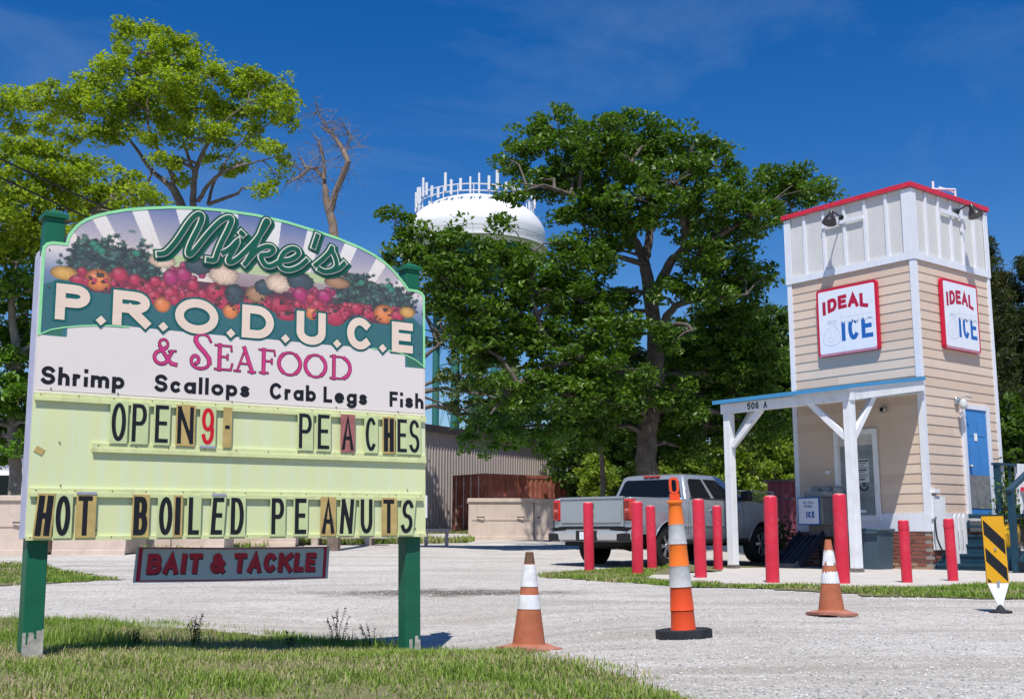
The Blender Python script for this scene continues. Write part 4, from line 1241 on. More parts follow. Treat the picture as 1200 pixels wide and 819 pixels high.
# ================================================================ IDEAL ICE signs
SIGNW = mat('white_sign_face', (.74, .77, .84), .4, var=.03)
REDB = mat('red_sign_frame', (.55, .01, .045), .4, var=.05)
ICEBLUE = mat('blue_print', (.015, .12, .42), .45, var=.05)
PALEBLUE = mat('pale_blue_print', (.50, .58, .70), .5, var=.05)
CRIMSON = mat('crimson_print', (.42, .012, .05), .45, var=.12)
def ice_sign(label, face, w=1.53, h=1.49):
    if face == 'L':
        t = thing('ice_sign', label, 'sign', (0, 0, 0), 0, 'ice signs on the tower')
        M = KIOSK_M @ Matrix.Translation((-.03, 2.385, 4.52)) @ Matrix.Rotation(-PI / 2, 4, 'Z')
    else:
        t = thing('ice_sign', label, 'sign', (0, 0, 0), 0, 'ice signs on the tower')
        M = KIOSK_M @ Matrix.Translation((.84, -.03, 4.52))
        w = 1.40
    t.matrix_world = M
    sx = w / 1.53
    def rr(x0, x1, z0, z1, r):
        return [(x0 + r - r * math.cos(a), z0 + r - r * math.sin(a)) for a in [PI / 2 * i / 5 for i in range(6)]] + [(x1 - r + r * math.sin(a), z0 + r - r * math.cos(a)) for a in [PI / 2 * i / 5 for i in range(6)]] + \
               [(x1 - r + r * math.cos(a), z1 - r + r * math.sin(a)) for a in [PI / 2 * i / 5 for i in range(6)]] + [(x0 + r - r * math.sin(a), z1 - r + r * math.cos(a)) for a in [PI / 2 * i / 5 for i in range(6)]]
    b = MB(); b.prism(rr(0, w, 0, h, .07), 'y', -.055, .02); b.build('sign_frame', REDB, t)
    b = MB(); b.prism(rr(.055, w - .055, .055, h - .055, .04), 'y', -.060, -.0555); b.build('sign_face', SIGNW, t)
    # IDEAL on an arch
    fn = lambda x, z: (x, z + .16 * (1 - ((x - w / 2) / (w / 2)) ** 2))
    wd = {'I': .12, 'D': .235, 'E': .215, 'A': .26, 'L': .20}
    x = .14 * sx
    for ch in 'IDEAL':
        ww = wd[ch] * sx
        k = Ink(-.0605)
        k.glyph(ch, x, .84, x + ww, 1.13, .075 * sx, fn=fn, grow=.004)
        k.build('red_letter', CRIMSON, t)
        x += ww + .035 * sx
    for ch, x0, x1 in (('I', .62, .72), ('C', .79, 1.06), ('E', 1.12, 1.40)):
        k = Ink(-.0605)
        k.glyph(ch, x0 * sx, .28, x1 * sx, .78, .095 * sx)
        o1 = k.build('ice_letter', ICEBLUE, t)
        # snow capping: white jagged crust with pale outline over each letter top
        c = MB(); n = 9
        pts = [(x0 * sx - .015 + (x1 - x0 + .03) * sx * i / n, .715 - (.05 if i % 2 else 0) + .02 * math.sin(i * 5 + x0 * 9)) for i in range(n + 1)]
        poly = pts + [(x1 * sx + .015, .79), (x0 * sx - .01, .80)]
        top = [(p[0], -.0668, p[1]) for p in poly]
        vs = []; fs = []
        for i, p in enumerate(pts):
            vs += [(p[0], -.0668, p[1]), (p[0], -.0668, .795 + .012 * math.sin(i * 2.3))]
        for i in range(n): fs.append((2 * i, 2 * i + 2, 2 * i + 3, 2 * i + 1))
        c.add(vs, fs); c.build('snow_cap', SIGNW, o1)
        k = Ink(-.0672); k.strip([(p[0], .795 + .012 * math.sin(i * 2.3)) for i, p in enumerate(pts)], .004); k.build('snow_line', PALEBLUE, o1)
    # outline of a tied ice bag
    k = Ink(-.0605)
    bag = [(.36, .74), (.40, .67), (.30, .60), (.20, .50), (.155, .38), (.17, .28), (.26, .235), (.38, .225), (.50, .24), (.58, .30), (.585, .42), (.55, .52), (.47, .62), (.43, .67), (.52, .73), (.46, .76), (.40, .745), (.33, .77), (.28, .73), (.36, .70)]
    k.strip([(x * sx, z) for x, z in densify(bag)], .0065)
    for pts in ([(.30, .52), (.36, .46), (.33, .38), (.24, .40)], [(.44, .50), (.50, .43), (.46, .36), (.38, .39)], [(.28, .32), (.36, .30), (.42, .33)]):
        k.strip([(x * sx, z) for x, z in pts], .004)
    k.build('bag_outline', PALEBLUE, t)
    b = MB(); b.box(.05, w - .05, -.0575, -.0558, .005, .05); b.build('faded_lower_edge', mat('faded_pink', (.50, .22, .30), .5), t)
    return t
KIOSK_M = Matrix.Translation((8.27, 22.4, 0)) @ Matrix.Rotation(K_ROT, 4, 'Z')
ice_sign('square red framed white ideal ice sign on the left face of the beige tower', 'L')
ice_sign('narrower looking white ideal ice sign on the door side of the beige tower', 'R')

# ================================================================ things on and around the kiosk
def kiosk_thing(name, label, cat, x, y, z=0.022, rz=0.0, group=None):
    p = KIOSK_M @ Vector((x, y, z))
    return thing(name, label, cat, p, K_ROT + rz, group)
# notice board on the left face
t = kiosk_thing('notice_board', 'white framed instruction board with grey poster under the porch roof', 'notice board', -.01, 1.60, .98)
b = MB(); W2, HH = .53, 1.90
b.box(-.05, 0, -W2, -W2 + .10, 0, HH); b.box(-.05, 0, W2 - .10, W2, 0, HH); b.box(-.05, 0, -W2 + .1005, W2 - .1005, 0, .10); b.box(-.05, 0, -W2 + .1005, W2 - .1005, HH - .10, HH)
b.build('frame', WHITE, t)
b = MB(); b.box(-.012, 0, -W2 + .1, W2 - .1, .1, HH - .1); b.build('backing', mat('pale_backing', (.55, .53, .50), .5), t)
b = MB(); b.box(-.018, -.0125, -W2 + .13, W2 - .14, .13, HH - .33); po = b.build('poster', mat('grey_poster', (.22, .25, .26), .35, var=.35, scale=3), t)
b = MB(); b.box(-.021, -.0185, -.30, .02, .80, 1.28); b.build('poster_panel', mat('white_poster_panel', (.55, .56, .57), .5), po)
k = Ink(0)
for i in range(9):
    z = 1.24 - i * .048
    k.strip([(.0, z), (.28 - .05 * (i % 3), z)], .007 if i % 4 else .014)
o_ = k.build('poster_text_line', BLACK, po); o_.location = (-.0215, .0, 0); o_.rotation_euler = (0, 0, -PI / 2)
k = Ink(0); k.strip(arc(.16, .70, .09, .07, 180, 360, 8), .018); k.strip(arc(.17, .75, .03, .03, 0, 340, 8), .012); o_ = k.build('poster_emblem', BLACK, po); o_.location = (-.0215, .0, 0); o_.rotation_euler = (0, 0, -PI / 2)
k = Ink(0); k.strip([(.02, .20), (.16, .20)], .03); o_ = k.build('poster_corner_block', SIGNW, po); o_.location = (-.0215, .0, 0); o_.rotation_euler = (0, 0, -PI / 2)

# ice dispenser box with its sign face
t = kiosk_thing('ice_dispenser', 'grey metal ice dispenser box with blue bordered ultra pure ice panel', 'ice dispenser', -.05, 2.42, .90)
b = MB(); b.box(-.55, 0, -.34, .26, 0, .58, b=.01); b.box(-.30, 0, -.30, .22, -.24, -.001); b.build('cabinet', mat('dull_grey_metal', (.22, .21, .20), .5, metal=.3, var=.2), t)
b = MB(); b.box(-.572, -.5505, -.27, .28, -.0, .58); pf = b.build('panel_border', ICEBLUE, t)
b = MB(); b.box(-.577, -.5725, -.25, .26, .025, .555); b.build('panel_face', SIGNW, pf)
def words(parent, x, rows):
    for s, z, h, w, x0, cw in rows:
        for ch in s:
            k = Ink(0); k.glyph(ch, x0, z, x0 + cw * (.4 if ch == 'I' else 1), z + h, w)
            o = k.build('printed_letter', ICEBLUE, parent); o.location = (x, .26, 0); o.rotation_euler = (0, 0, -PI / 2)
            x0 += cw * ((.4 if ch == 'I' else 1) + .28)
words(pf, -.579, [('ULTRA', .44, .055, .012, .13, .042), ('PURE', .36, .055, .012, .15, .042), ('ICE', .15, .13, .034, .20, .07)])
b = MB(); b.box(-.40, -.1, -.30, .25, .59, .70); b.build('top_box', mat('dull_grey_plastic', (.33, .34, .34), .5), t)
# sloping delivery chute / rack
t = kiosk_thing('metal_chute', 'dark sloping metal chute leaning below the ice dispenser box', 'chute', -.95, 2.42, .02)
DKM = mat('dark_blue_metal', (.03, .035, .055), .35, metal=.3, var=.2)
for y in (-.30, .30):
    b = MB(); b.beam((-.55, y, .02), (.42, y, .70), .03, .16); b.build('side_rail', DKM, t)
b = MB(); b.beam((-.53, 0, .0), (.42, 0, .66), .56, .012); b.build('tray', DKM, t)
for k_ in range(4):
    y = -.22 + k_ * .145
    b = MB(); b.beam((-.50, y, .04), (.42, y, .69), .03, .02); b.build('runner', mat('slat_metal', (.10, .10, .12), .3, metal=.6), t)
b = MB(); b.box(-.60, -.52, -.32, .32, .0, .10); b.box(.30, .34, -.28, -.24, 0, .60); b.box(.30, .34, .24, .28, 0, .60); b.build('foot', DKM, t)

# rubbish bin
t = kiosk_thing('rubbish_bin', 'blue grey plastic rubbish bin with lid standing against the brick base', 'bin', -.62, .88, .022)
GBIN = mat('blue_grey_plastic', (.055, .09, .12), .45, var=.1, scale=3)
b = MB(); b.prism([(-.24, 0), (.24, 0), (.29, .74), (-.29, .74)], 'x', -.25, .25); 
b.build('bin_body', GBIN, t)
b = MB(); b.box(-.29, .29, -.33, .33, .745, .80, b=.02); b.box(-.31, -.29, -.30, .30, .70, .76); b.build('bin_lid', GBIN, t)
b = MB(); b.tube([(-.29, .12, .72), (-.33, .12, .60), (-.30, .12, .50)], .02, 6); b.tube([(-.29, .20, .74), (-.34, .22, .66), (-.31, .24, .42)], .015, 6); b.build('bin_strap', DARK, t)

# hose on the corner
t = kiosk_thing('garden_hose', 'dark hose hanging from the tap at the brick corner', 'hose', .05, -.07, .02)
HOSE = mat('dark_hose', (.02, .028, .025), .4, var=.2)
b = MB(); b.tube([(0, -.02, .98), (-.05, -.05, .93), (-.075, -.07, .80), (-.06, -.08, .60), (.02, -.10, .42), (.13, -.12, .28), (.28, -.13, .17), (.45, -.14, .10), (.62, -.15, .05), (.9, -.18, .025)], .017, 8)
b.build('hose_pipe', HOSE, t)
b = MB(); b.tube([(0, .04, .98), (0, -.04, .98)], .022, 8); b.box(-.03, .03, -.05, -.03, 1.0, 1.03); b.build('tap', STEEL, t)

# steps, landing and railings
t = kiosk_thing('entrance_steps', 'dark teal wooden steps and landing with railings below the blue door', 'steps', 0, 0, .0)
b = MB(); b.box(1.34, 3.9, -1.15, -.062, 1.03, 1.09); b.box(.55, 3.9, -3.0, -1.151, 1.03, 1.09); b.build('landing', NAVY, t)
for i in range(5):
    z = .84 - i * .185; x = 1.33 - i * .26
    b = MB(); b.box(x - .29, x, -1.12, -.07, z, z + .045); tr = b.build('tread', NAVY, t)
    if i in (1, 2, 3, 4):
        b = MB(); b.box(x - .27, x - .25, -1.10, -.09, z - (.15 if i < 4 else .09), z - .001); b.build('riser', NAVY, tr)
for y in (-1.15, -.07):
    b = MB(); b.prism([(1.36, .75), (1.36, 1.0), (.02, .08), (.02, 0), (.30, 0)][::-1], 'y', y, y + .035); b.build('stringer', NAVY, t)
for x, y, z0, z1 in ((.50, -1.20, 0, 2.03), (3.9, -1.20, 0, 2.03), (2.2, -1.20, 1.09, 2.03), (-.50, -1.97, .02, 1.52), (.60, -1.97, 0, 2.0), (3.9, -.2, 0, 2.03), (.60, -3.0, 0, 2.0), (3.9, -3.0, 0, 2.03)):
    b = MB(); b.box(x - .05, x + .05, y - .05, y + .05, z0, z1); b.build('rail_post', NAVY, t)
b = MB(); b.box(.42, 3.97, -1.27, -1.13, 2.032, 2.075); b.build('hand_rail', NAVY, t)
b = MB(); b.box(.555, 3.845, -1.22, -1.18, 1.20, 1.26); b.build('lower_rail', NAVY, t)
b = MB(); b.beam((-.58, -1.97, 1.48), (.62, -1.97, 2.06), .12, .06, (0, 0, 1)); b.build('stair_rail', NAVY, t)
for i in range(4):
    z = .82 - i * .20; x = .50 - i * .25
    b = MB(); b.box(x - .28, x, -3.0, -2.02, z, z + .045); b.build('tread', NAVY, t)
b = MB(); b.prism([(.56, .75), (.56, 1.0), (-.62, .08), (-.62, 0), (-.35, 0)][::-1], 'y', -2.02, -1.985); b.build('stringer', NAVY, t)
for i in range(11):
    x = .70 + i * .26
    b = MB(); b.box(x - .018, x + .018, -1.225, -1.1755, 1.2605, 2.0315); b.build('baluster', NAVY if i % 2 else TRIM, t)
# white pickets left of the steps
t = kiosk_thing('picket_panel', 'short white picket panel beside the dark steps', 'fence', .22, -.42, .02)
for i in range(3):
    b = MB(); b.prism([(-.06 + i * .16, 0), (.05 + i * .16, 0), (.05 + i * .16, 1.02), (-.005 + i * .16, 1.09), (-.06 + i * .16, 1.02)], 'y', -.02, 0); b.build('picket', WHITE, t)
b = MB(); b.box(-.08, .40, .001, .03, .30, .38); b.box(-.08, .40, .001, .03, .78, .86); b.build('cross_rail', WHITE, t)
# yellow pot with green plant on a step
LEAFM = attr_mat('leaf', .5, translucent=.3, gain=(1.1, 1.3, .6))
t = kiosk_thing('potted_plant', 'yellow pot with a leafy green climbing plant beside the blue door', 'potted plant', .62, -1.28, .46)
b = MB(); b.box(-.14, .14, -.14, .14, -.44, -.002); b.build('plinth', NAVY, t)
b = MB(); b.lathe([(.13, 0), (.19, .12), (.21, .30), (.20, .42), (.22, .44), (.19, .44)], 18); b.build('pot', mat('yellow_ceramic', (.72, .40, .02), .35, var=.1), t)
def small_leaves(name, parent, c, rad, n, size, col, loc=None):
    P = RNG.normal(size=(n, 3)) * np.array(rad) * .5 + np.array(c)
    A = RNG.normal(size=(n, 3)); A /= np.linalg.norm(A, axis=1)[:, None]
    B = np.cross(A, RNG.normal(size=(n, 3))); B /= np.linalg.norm(B, axis=1)[:, None]
    s = size * (0.6 + .8 * RNG.random((n, 1)))
    V = np.stack([P - A * s, P + B * s * .45, P + A * s, P - B * s * .45], 1).reshape(-1, 3)
    F = (np.arange(n) * 4)[:, None] + np.arange(4)[None]
    g = RNG.random((n, 1))
    T = (np.array(col) * (0.65 + .8 * g)).repeat(4, 0)
    return np_mesh(name, V, F, LEAFM, tint=T, parent=parent)
small_leaves('foliage', t, (0, 0, .72), (.30, .28, .60), 620, .042, (.07, .14, .02))
b = MB(); b.tube([(0, 0, .3), (.03, 0, .7), (0, .02, 1.3)], .012, 6); b.tube([(0, 0, .3), (-.08, 0, .6), (-.12, .02, 1.0)], .01, 6); b.build('stem', mat('green_stem', (.06, .08, .03), .7), t)
# red post and items at the right edge behind the railing
t = kiosk_thing('red_post', 'red painted post standing behind the dark railing at the right edge', 'post', 1.15, -1.05, 1.09)
b = MB(); b.box(-.06, .06, -.06, .06, 0, .45, b=.005); b.build('post_shaft', RED_PAINT, t)
b = MB(); b.box(-.075, .075, -.075, .075, .451, .49, b=.01); b.build('post_cap', RED_PAINT, t)
t = kiosk_thing('white_planter_stand', 'white slatted stand with red shelf behind the dark railing', 'stand', .80, -1.6, 1.09)
b = MB()
for i in range(4): b.box(-.25 + i * .14, -.19 + i * .14, -.02, .02, 0, .95)
b.build('slat_frame', WHITE, t)
b = MB(); b.box(-.28, .28, -.12, -.025, .42, .50); b.build('red_shelf', RED_PAINT, t)

# ================================================================ bollards
def bollard_mesh():
    b = MB(); b.lathe([(.098, 0), (.098, 1.215), (.095, 1.235), (.084, 1.250), (.04, 1.262)], 24); me1 = b.mesh('sleeve', RED_PAINT)
    b = MB(); b.lathe([(.1075, 1.10), (.1075, 1.14)], 24, cap=False); 
    b2 = MB(); b2.lathe([(.085, 1.2498), (.05, 1.262), (.01, 1.2655)], 20); me2 = b2.mesh('cap', mat('faded_bollard_cap', (.60, .30, .28), .6, var=.2))
    return me1, me2
BM1, BM2 = bollard_mesh()
bol = [(1.38, 20.3, 1.25, 'red bollard standing in the grass in front of the pickup tailgate, leftmost'),
       (2.15, 19.49, 1.27, 'red bollard beside the right tail light of the pickup, on the concrete tip'),
       (2.61, 21.18, 1.24, 'thinner looking red bollard in front of the pickup rear wheel'),
       (3.05, 18.4, 1.28, 'red bollard just right of the tall orange channelizer post'),
       (4.06, 22.4, 1.27, 'farther red bollard close to the left of the white porch post'),
       (3.78, 16.54, 1.27, 'red bollard between the two white porch posts, at the slab edge'),
       (4.72, 16.26, 1.29, 'red bollard overlapping the right porch post, beside the worn cone'),
       (5.73, 16.54, .92, 'short red bollard in front of the brick base, right of the bin'),
       (6.62, 17.11, .95, 'short red bollard by the hose, rightmost of the red row')]
for i, (x, y, h, lab) in enumerate(bol):
    z = .0 if i else .03
    t = thing('bollard', lab, 'bollard', (x, y, z), random.uniform(0, 6), 'red bollards around the ice kiosk')
    t.rotation_euler = (random.uniform(-.012, .012), random.uniform(-.012, .012) - (.03 if i == 8 else 0) - (.012 if i == 7 else 0), 0)
    q_ = .78 if i >= 7 else (.92 if i in (0, 2, 4) else 1.0)
    inst('sleeve', BM1, t, scale=(q_, q_, h / 1.262)); inst('cap', BM2, t, (0, 0, 0), scale=(q_, q_, h / 1.262))
    if i >= 7:
        b = MB(); b.lathe([(.081, h - .14), (.081, h - .09)], 24); b.build('collar', RED_PAINT, t)

# ================================================================ traffic cones
CONE = mat('worn_orange_rubber', (.40, .125, .06), .7, var=.22, scale=6, bump=.15, dirt=(.30, .13, .08), dirt_amt=.6, dirt_scale=5)
CONE2 = mat('faded_cone_base', (.36, .15, .11), .8, var=.25, scale=8, bump=.3)
REFL = mat('silver_reflective', (.70, .71, .74), .35, var=.10, scale=9, dirt=(.45, .40, .36), dirt_amt=.5, dirt_scale=7)
TIP = mat('browned_cone_tip', (.13, .07, .045), .8, var=.3)
def cone(x, y, rz, label, worn, s=1.0, tilt=0):
    t = thing('traffic_cone', label, 'cone', (x, y, terrain(x, y) + bumps(x, y) + .014), rz, 'worn orange traffic cones')
    t.rotation_euler = (0, tilt, rz)
    t.scale = (s, s, s)
    def R(z): return .115 - (.115 - .027) * (z - .03) / .63
    def seg(name, m, z0, z1, g=0.0, wob=0.0):
        b = MB(); n = 6
        b.lathe([(R(z0 + (z1 - z0) * i / n) + g + wob * math.sin(i * 3), z0 + (z1 - z0) * i / n) for i in range(n + 1)], 28)
        return b.build(name, m, t)
    bse = MB()
    bm_ = []
    for i in range(32):
        a = 2 * PI * i / 32
        r = .19 / max(abs(math.cos(a)), abs(math.sin(a)))
        r = min(r, .235)
        bm_.append((math.cos(a) * r, math.sin(a) * r, .008 * math.sin(2 * a + rz) + .004 * math.sin(5 * a)))
    vs = [(x_, y_, z_) for x_, y_, z_ in bm_] + [(x_, y_, z_ + .022) for x_, y_, z_ in bm_] + [(x_ * .62, y_ * .62, .034) for x_, y_, z_ in bm_]
    fs = [tuple(reversed(range(32)))] + [(i, (i + 1) % 32, 32 + (i + 1) % 32, 32 + i) for i in range(32)] + [(32 + i, 32 + (i + 1) % 32, 64 + (i + 1) % 32, 64 + i) for i in range(32)] + [tuple(range(64, 96))]
    bse.add(vs, fs); bse.build('cone_base', CONE2, t)
    b = MB(); b.lathe([(R(.03) + .012, .030), (R(.03), .045)], 28); b.build('collar', CONE, t)
    seg('cone_body', CONE, .03, .58)
    seg('cone_tip', TIP if not worn else CONE, .58, .66)
    if worn:
        # torn sleeves: ragged lower edges built as wedges
        for z0, z1 in ((.275, .385), (.43, .575)):
            b = MB(); n = 40; vs = []; fs = []
            for i in range(n):
                a = 2 * PI * i / n
                zt = z1 - .012 * abs(math.sin(i * 1.9)) - (.02 if random.random() < .2 else 0); zb = z0 + .005 * math.sin(i * 2.7) + (.035 if random.random() < .15 else 0)
                vs += [(math.cos(a) * (R(zb) + .003), math.sin(a) * (R(zb) + .003), zb), (math.cos(a) * (R(zt) + .003), math.sin(a) * (R(zt) + .003), zt)]
            for i in range(n):
                j = (i + 1) % n; fs.append((2 * i, 2 * j, 2 * j + 1, 2 * i + 1))
            b.add(vs, fs); b.build('reflective_sleeve', REFL, t)
    else:
        seg('reflective_sleeve', REFL, .275, .370, .003, .0006)
        seg('reflective_sleeve', REFL, .425, .575, .003, .0006)
    return t
cone(.115, 7.9, .55, 'weathered orange traffic cone with two silver sleeves on gravel near the lawn', False, 1.0, .012)
cone(2.86, 10.25, .2, 'worn orange traffic cone with torn white sleeves in front of the bollards', True, 1.0, -.006)

# channelizer post
ORANGE = mat('orange_plastic', (.78, .17, .02), .45, var=.06, scale=4, dirt=(.55, .16, .06), dirt_amt=.3)
ORANGE2 = mat('red_orange_plastic', (.70, .075, .02), .45, var=.06, scale=4)
GREYSH = mat('grey_reflective', (.46, .47, .48), .5, var=.12, scale=25, dirt=(.36, .34, .32), dirt_amt=.5, dirt_scale=12)
BASEM = mat('black_rubber', (.022, .024, .03), .7, var=.3, scale=14, bump=.2)
t = thing('channelizer_post', 'tall orange channelizer post with grey bands, loop handle and black rubber base', 'traffic post', (1.225, 8.19, terrain(1.225, 8.19) + .004), .08)
t.rotation_euler = (0.0, -.045, .08)
b = MB(); n = 8
b.prism([(math.cos(2 * PI * (i + .5) / n) * .205, math.sin(2 * PI * (i + .5) / n) * .19) for i in range(n)], 'z', -.005, .055); b.build('rubber_base', BASEM, t)
for nm, m_, z0, z1, r0, r1 in (('lower_section', ORANGE2, .056, .185, .088, .082), ('lower_section', ORANGE2, .19, .35, .084, .076), ('grey_band', GREYSH, .352, .50, .079, .072), ('orange_band', ORANGE, .50, .655, .071, .064), ('grey_band', GREYSH, .655, .795, .065, .057), ('orange_band', ORANGE, .795, .952, .056, .047)):
    b = MB(); b.lathe([(r0 + .004, z0), (r0, z0 + .012), (r1, z1 - .010), (r1 + .003, z1 - .001)], 28); b.build(nm, m_, t)
b = MB(); b.lathe([(.058, .945), (.060, .956), (.048, .965)], 24); b.build('shoulder', ORANGE, t)
# loop handle: flat slotted tongue
out = [(-.038, .96), (.038, .96), (.035, 1.10)] + [(.035 * math.cos(a), 1.098 + .037 * math.sin(a)) for a in [PI * i / 8 for i in range(9)]] + [(-.035, 1.10)]
b = MB()
b.prism([(-.037, .96), (.037, .96), (.035, 1.015), (-.035, 1.015)], 'y', -.012, .012)
ringo = [(.036 * math.cos(a), 1.072 + .026 * (1 if math.sin(a) > 0 else -1) * (1 if abs(math.sin(a)) > 1e-6 else 0) + .036 * math.sin(a)) for a in [2 * PI * i / 24 for i in range(24)]]
ringi = [(.019 * math.cos(a), 1.072 + .026 * (1 if math.sin(a) > 0 else -1) * (1 if abs(math.sin(a)) > 1e-6 else 0) + .019 * math.sin(a)) for a in [2 * PI * i / 24 for i in range(24)]]
vs = []; fs = []
for i in range(24):
    for (p, y) in ((ringo[i], -.012), (ringi[i], -.012), (ringi[i], .012), (ringo[i], .012)): vs.append((p[0], y, p[1]))
for i in range(24):
    j = (i + 1) % 24
    for k_ in range(4):
        l = (k_ + 1) % 4
        fs.append((4 * i + k_, 4 * i + l, 4 * j + l, 4 * j + k_))
b.add(vs, fs); b.build('loop_handle', ORANGE2, t)

# hazard panel
t = thing('hazard_panel', 'black and yellow striped hazard panel tapering to white on a small black foot', 'road sign', (4.50, 10.55, 0.0), 0)
t.rotation_euler = (0, -.02, -.18); t.scale = (.84, 1, 1)
YEL = mat('hazard_yellow', (.66, .34, .012), .4, var=.08, scale=6, dirt=(.40, .22, .03), dirt_amt=.4)
b = MB(); b.prism([(-.115, .27), (.115, .27), (.115, .88), (-.115, .88)], 'y', -.008, .008); pb = b.build('panel_board', YEL, t)
b = MB()
def clipband(z_l, h):
    # diagonal band falling to the right, clipped to panel
    pts = []
    pl = [(-.105, z_l), (.105, z_l - .19), (.105, z_l - .19 + h), (-.105, z_l + h)]
    return [(x, min(.872, max(.278, z))) for x, z in pl]
for z_l, h in ((.715, .135), (.47, .125), (.255, .05)):
    pl = [p for p in clipband(z_l, h)]
    if z_l < .3: pl = [(-.105, .278), (-.06, .278), (-.105, .315)]
    b.prism(pl, 'y', -.0095, -.0082)
b.build('black_stripe', BLACK, pb)
b = MB(); b.prism([(-.117, .262), (.117, .262), (.117, .885), (-.117, .885)], 'y', .0082, .012); b.build('panel_back', BASEM, pb)
b = MB(); b.prism([(-.112, .268), (-.018, .055), (.022, .055), (.112, .268)], 'y', -.0085, .0085); b.build('white_foot_plate', WHITE_BRIGHT, t)
b = MB(); b.lathe([(.016, 0), (.016, .02)], 10, Matrix.Translation((0, -.010, .278)) @ Matrix.Rotation(PI / 2, 4, 'X')); b.lathe([(.012, 0), (.012, .01)], 8, Matrix.Translation((0, -.010, .58)) @ Matrix.Rotation(PI / 2, 4, 'X')); b.build('bolt', STEEL, t)
b = MB(); b.lathe([(.120, 0), (.118, .018), (.05, .030), (.03, .055), (.014, .075)], 20); b.build('round_foot', BASEM, t)
# ================================================================ PICKUP TRUCK
PAINT = mat('silver_car_paint', (.40, .43, .47), .28, metal=.55, var=.03, coat=.6, spec=.5)
CHROME = mat('chrome', (.66, .66, .67), .30, metal=.75, var=.04)
GLASS = mat('tinted_glass', (.006, .008, .012), .08, var=.1, spec=.22)
PLASTIC = mat('black_plastic', (.018, .018, .02), .55, var=.15)
TYRE = mat('tyre_rubber', (.018, .018, .018), .8, var=.25, scale=30, bump=.3)
REDLENS = mat('red_lens', (.52, .008, .01), .12, var=.15, spec=.7, coat=.6)
REDLENS2 = mat('dark_red_lens', (.20, .004, .006), .15, var=.15, spec=.7)
ALLOY = mat('alloy_wheel', (.62, .63, .65), .25, metal=.85, var=.05)
GOLD = mat('gold_emblem', (.50, .34, .10), .3, metal=.8, var=.1)
th = math.radians(42)
T_ROT = math.atan2(math.cos(th), math.sin(th))
TR = thing('pickup_truck', 'silver crew cab pickup truck parked behind the red bollards with chrome rear bumper', 'pickup truck', (1.53, 22.07, .065), T_ROT)
TR.rotation_euler = (0, -.006, T_ROT)
RX, FX, WRAD = 1.24, 4.87, .405
def topz(x):
    if x < 1.96: return 1.335
    if x < 4.25: return 1.33 - .02 * (x - 1.96) / 2.3
    return 1.31 - .02 * (x - 4.25) - .10 * smooth(x, 5.1, 5.78)
def botz(x):
    z = .50 if 1.5 < x < 4.6 else (.64 if x < 1.5 else .52)
    for ax in (RX, FX):
        d = abs(x - ax)
        if d < .475: z = max(z, .41 + math.sqrt(max(0, .475 ** 2 - d * d)) * 1.02)
    return z
def yw(x, z):
    w = .985 - .065 * max(0, (z - 1.02) / .33) ** 2 - .05 * max(0, (.80 - z) / .3) ** 2
    for ax in (RX, FX):
        w += .022 * math.exp(-((x - ax) / .5) ** 2) * math.exp(-((z - .9) / .25) ** 2)
    w -= .16 * smooth(x, 5.15, 5.82) ** 1.5
    return w
xs_ = sorted(set([round(v, 4) for v in list(np.linspace(.06, 5.80, 60)) + [RX + .475 * math.cos(a) for a in np.linspace(0, PI, 21)] + [FX + .475 * math.cos(a) for a in np.linspace(0, PI, 21)]]))
NRW = 12
b = MB(); b.smooth = True
for s in (-1, 1):
    base = len(b.v); vs = []
    for x in xs_:
        z0, z1 = botz(x), topz(x)
        for k in range(NRW + 1):
            z = z0 + (z1 - z0) * k / NRW
            vs.append((x, s * yw(x, z), z))
    fs = []
    for i in range(len(xs_) - 1):
        for k in range(NRW):
            a = i * (NRW + 1) + k
            fs.append((a, a + NRW + 1, a + NRW + 2, a + 1))
    b.add(vs, fs)
# hood + front
vs = []; fs = []; hx = [x for x in xs_ if x >= 4.2] + [5.86]; m_ = 12
for x in hx:
    for k in range(m_ + 1):
        u = -1 + 2 * k / m_
        xx = min(x, 5.80)
        vs.append((xx - (.0 if x < 5.85 else -.02), u * yw(xx, topz(xx)), topz(xx) + .07 * (1 - u * u) * (1 - .4 * smooth(xx, 5.2, 5.8)) - (.0 if x < 5.85 else .05)))
for i in range(len(hx) - 1):
    for k in range(m_):
        a = i * (m_ + 1) + k; fs.append((a, a + 1, a + m_ + 2, a + m_ + 1))
b.add(vs, fs)
b.smooth = False
b.box(5.55, 5.82, -.80, .80, .62, 1.20, b=.04)
b.box(.055, .075, -.95, -.78, .70, 1.33); b.box(.055, .075, .78, .95, .70, 1.33)
# bed rail tops and inner walls
for s in (-1, 1):
    b.box(.06, 1.95, *sorted((s * .82, s * .935)), 1.30, 1.345, b=.008)
b.box(1.90, 1.97, -.90, .90, .9, 1.34)
b.build('body', PAINT, TR)
b = MB(); b.box(.08, 1.9, -.81, .81, .78, .80); b.box(.08, 1.9, -.822, -.812, .80, 1.29); b.box(.08, 1.9, .812, .822, .80, 1.29); b.box(1.88, 1.899, -.8, .8, .8, 1.30)
b.box(.10, 1.88, -.815, .815, 1.303, 1.33)
b.build('bed_cover', PLASTIC, TR)
b = MB(); b.box(.1, 5.6, -.72, .72, .42, .60); b.box(1.7, 4.4, -.90, .90, .47, .62)
b.tube([(.3, -.45, .40), (1.0, -.45, .38), (1.6, -.35, .42)], .05, 8); b.lathe([(.0, -.14), (.14, -.10), (.18, 0), (.14, .10), (0, .14)], 14, Matrix.Translation((RX, -.05, .43)))
b.tube([(RX, -.75, .41), (RX, .75, .41)], .06, 8); b.tube([(FX, -.75, .41), (FX, .75, .41)], .05, 8)
b.box(.45, .95, -.32, .32, .36, .52, b=.05)
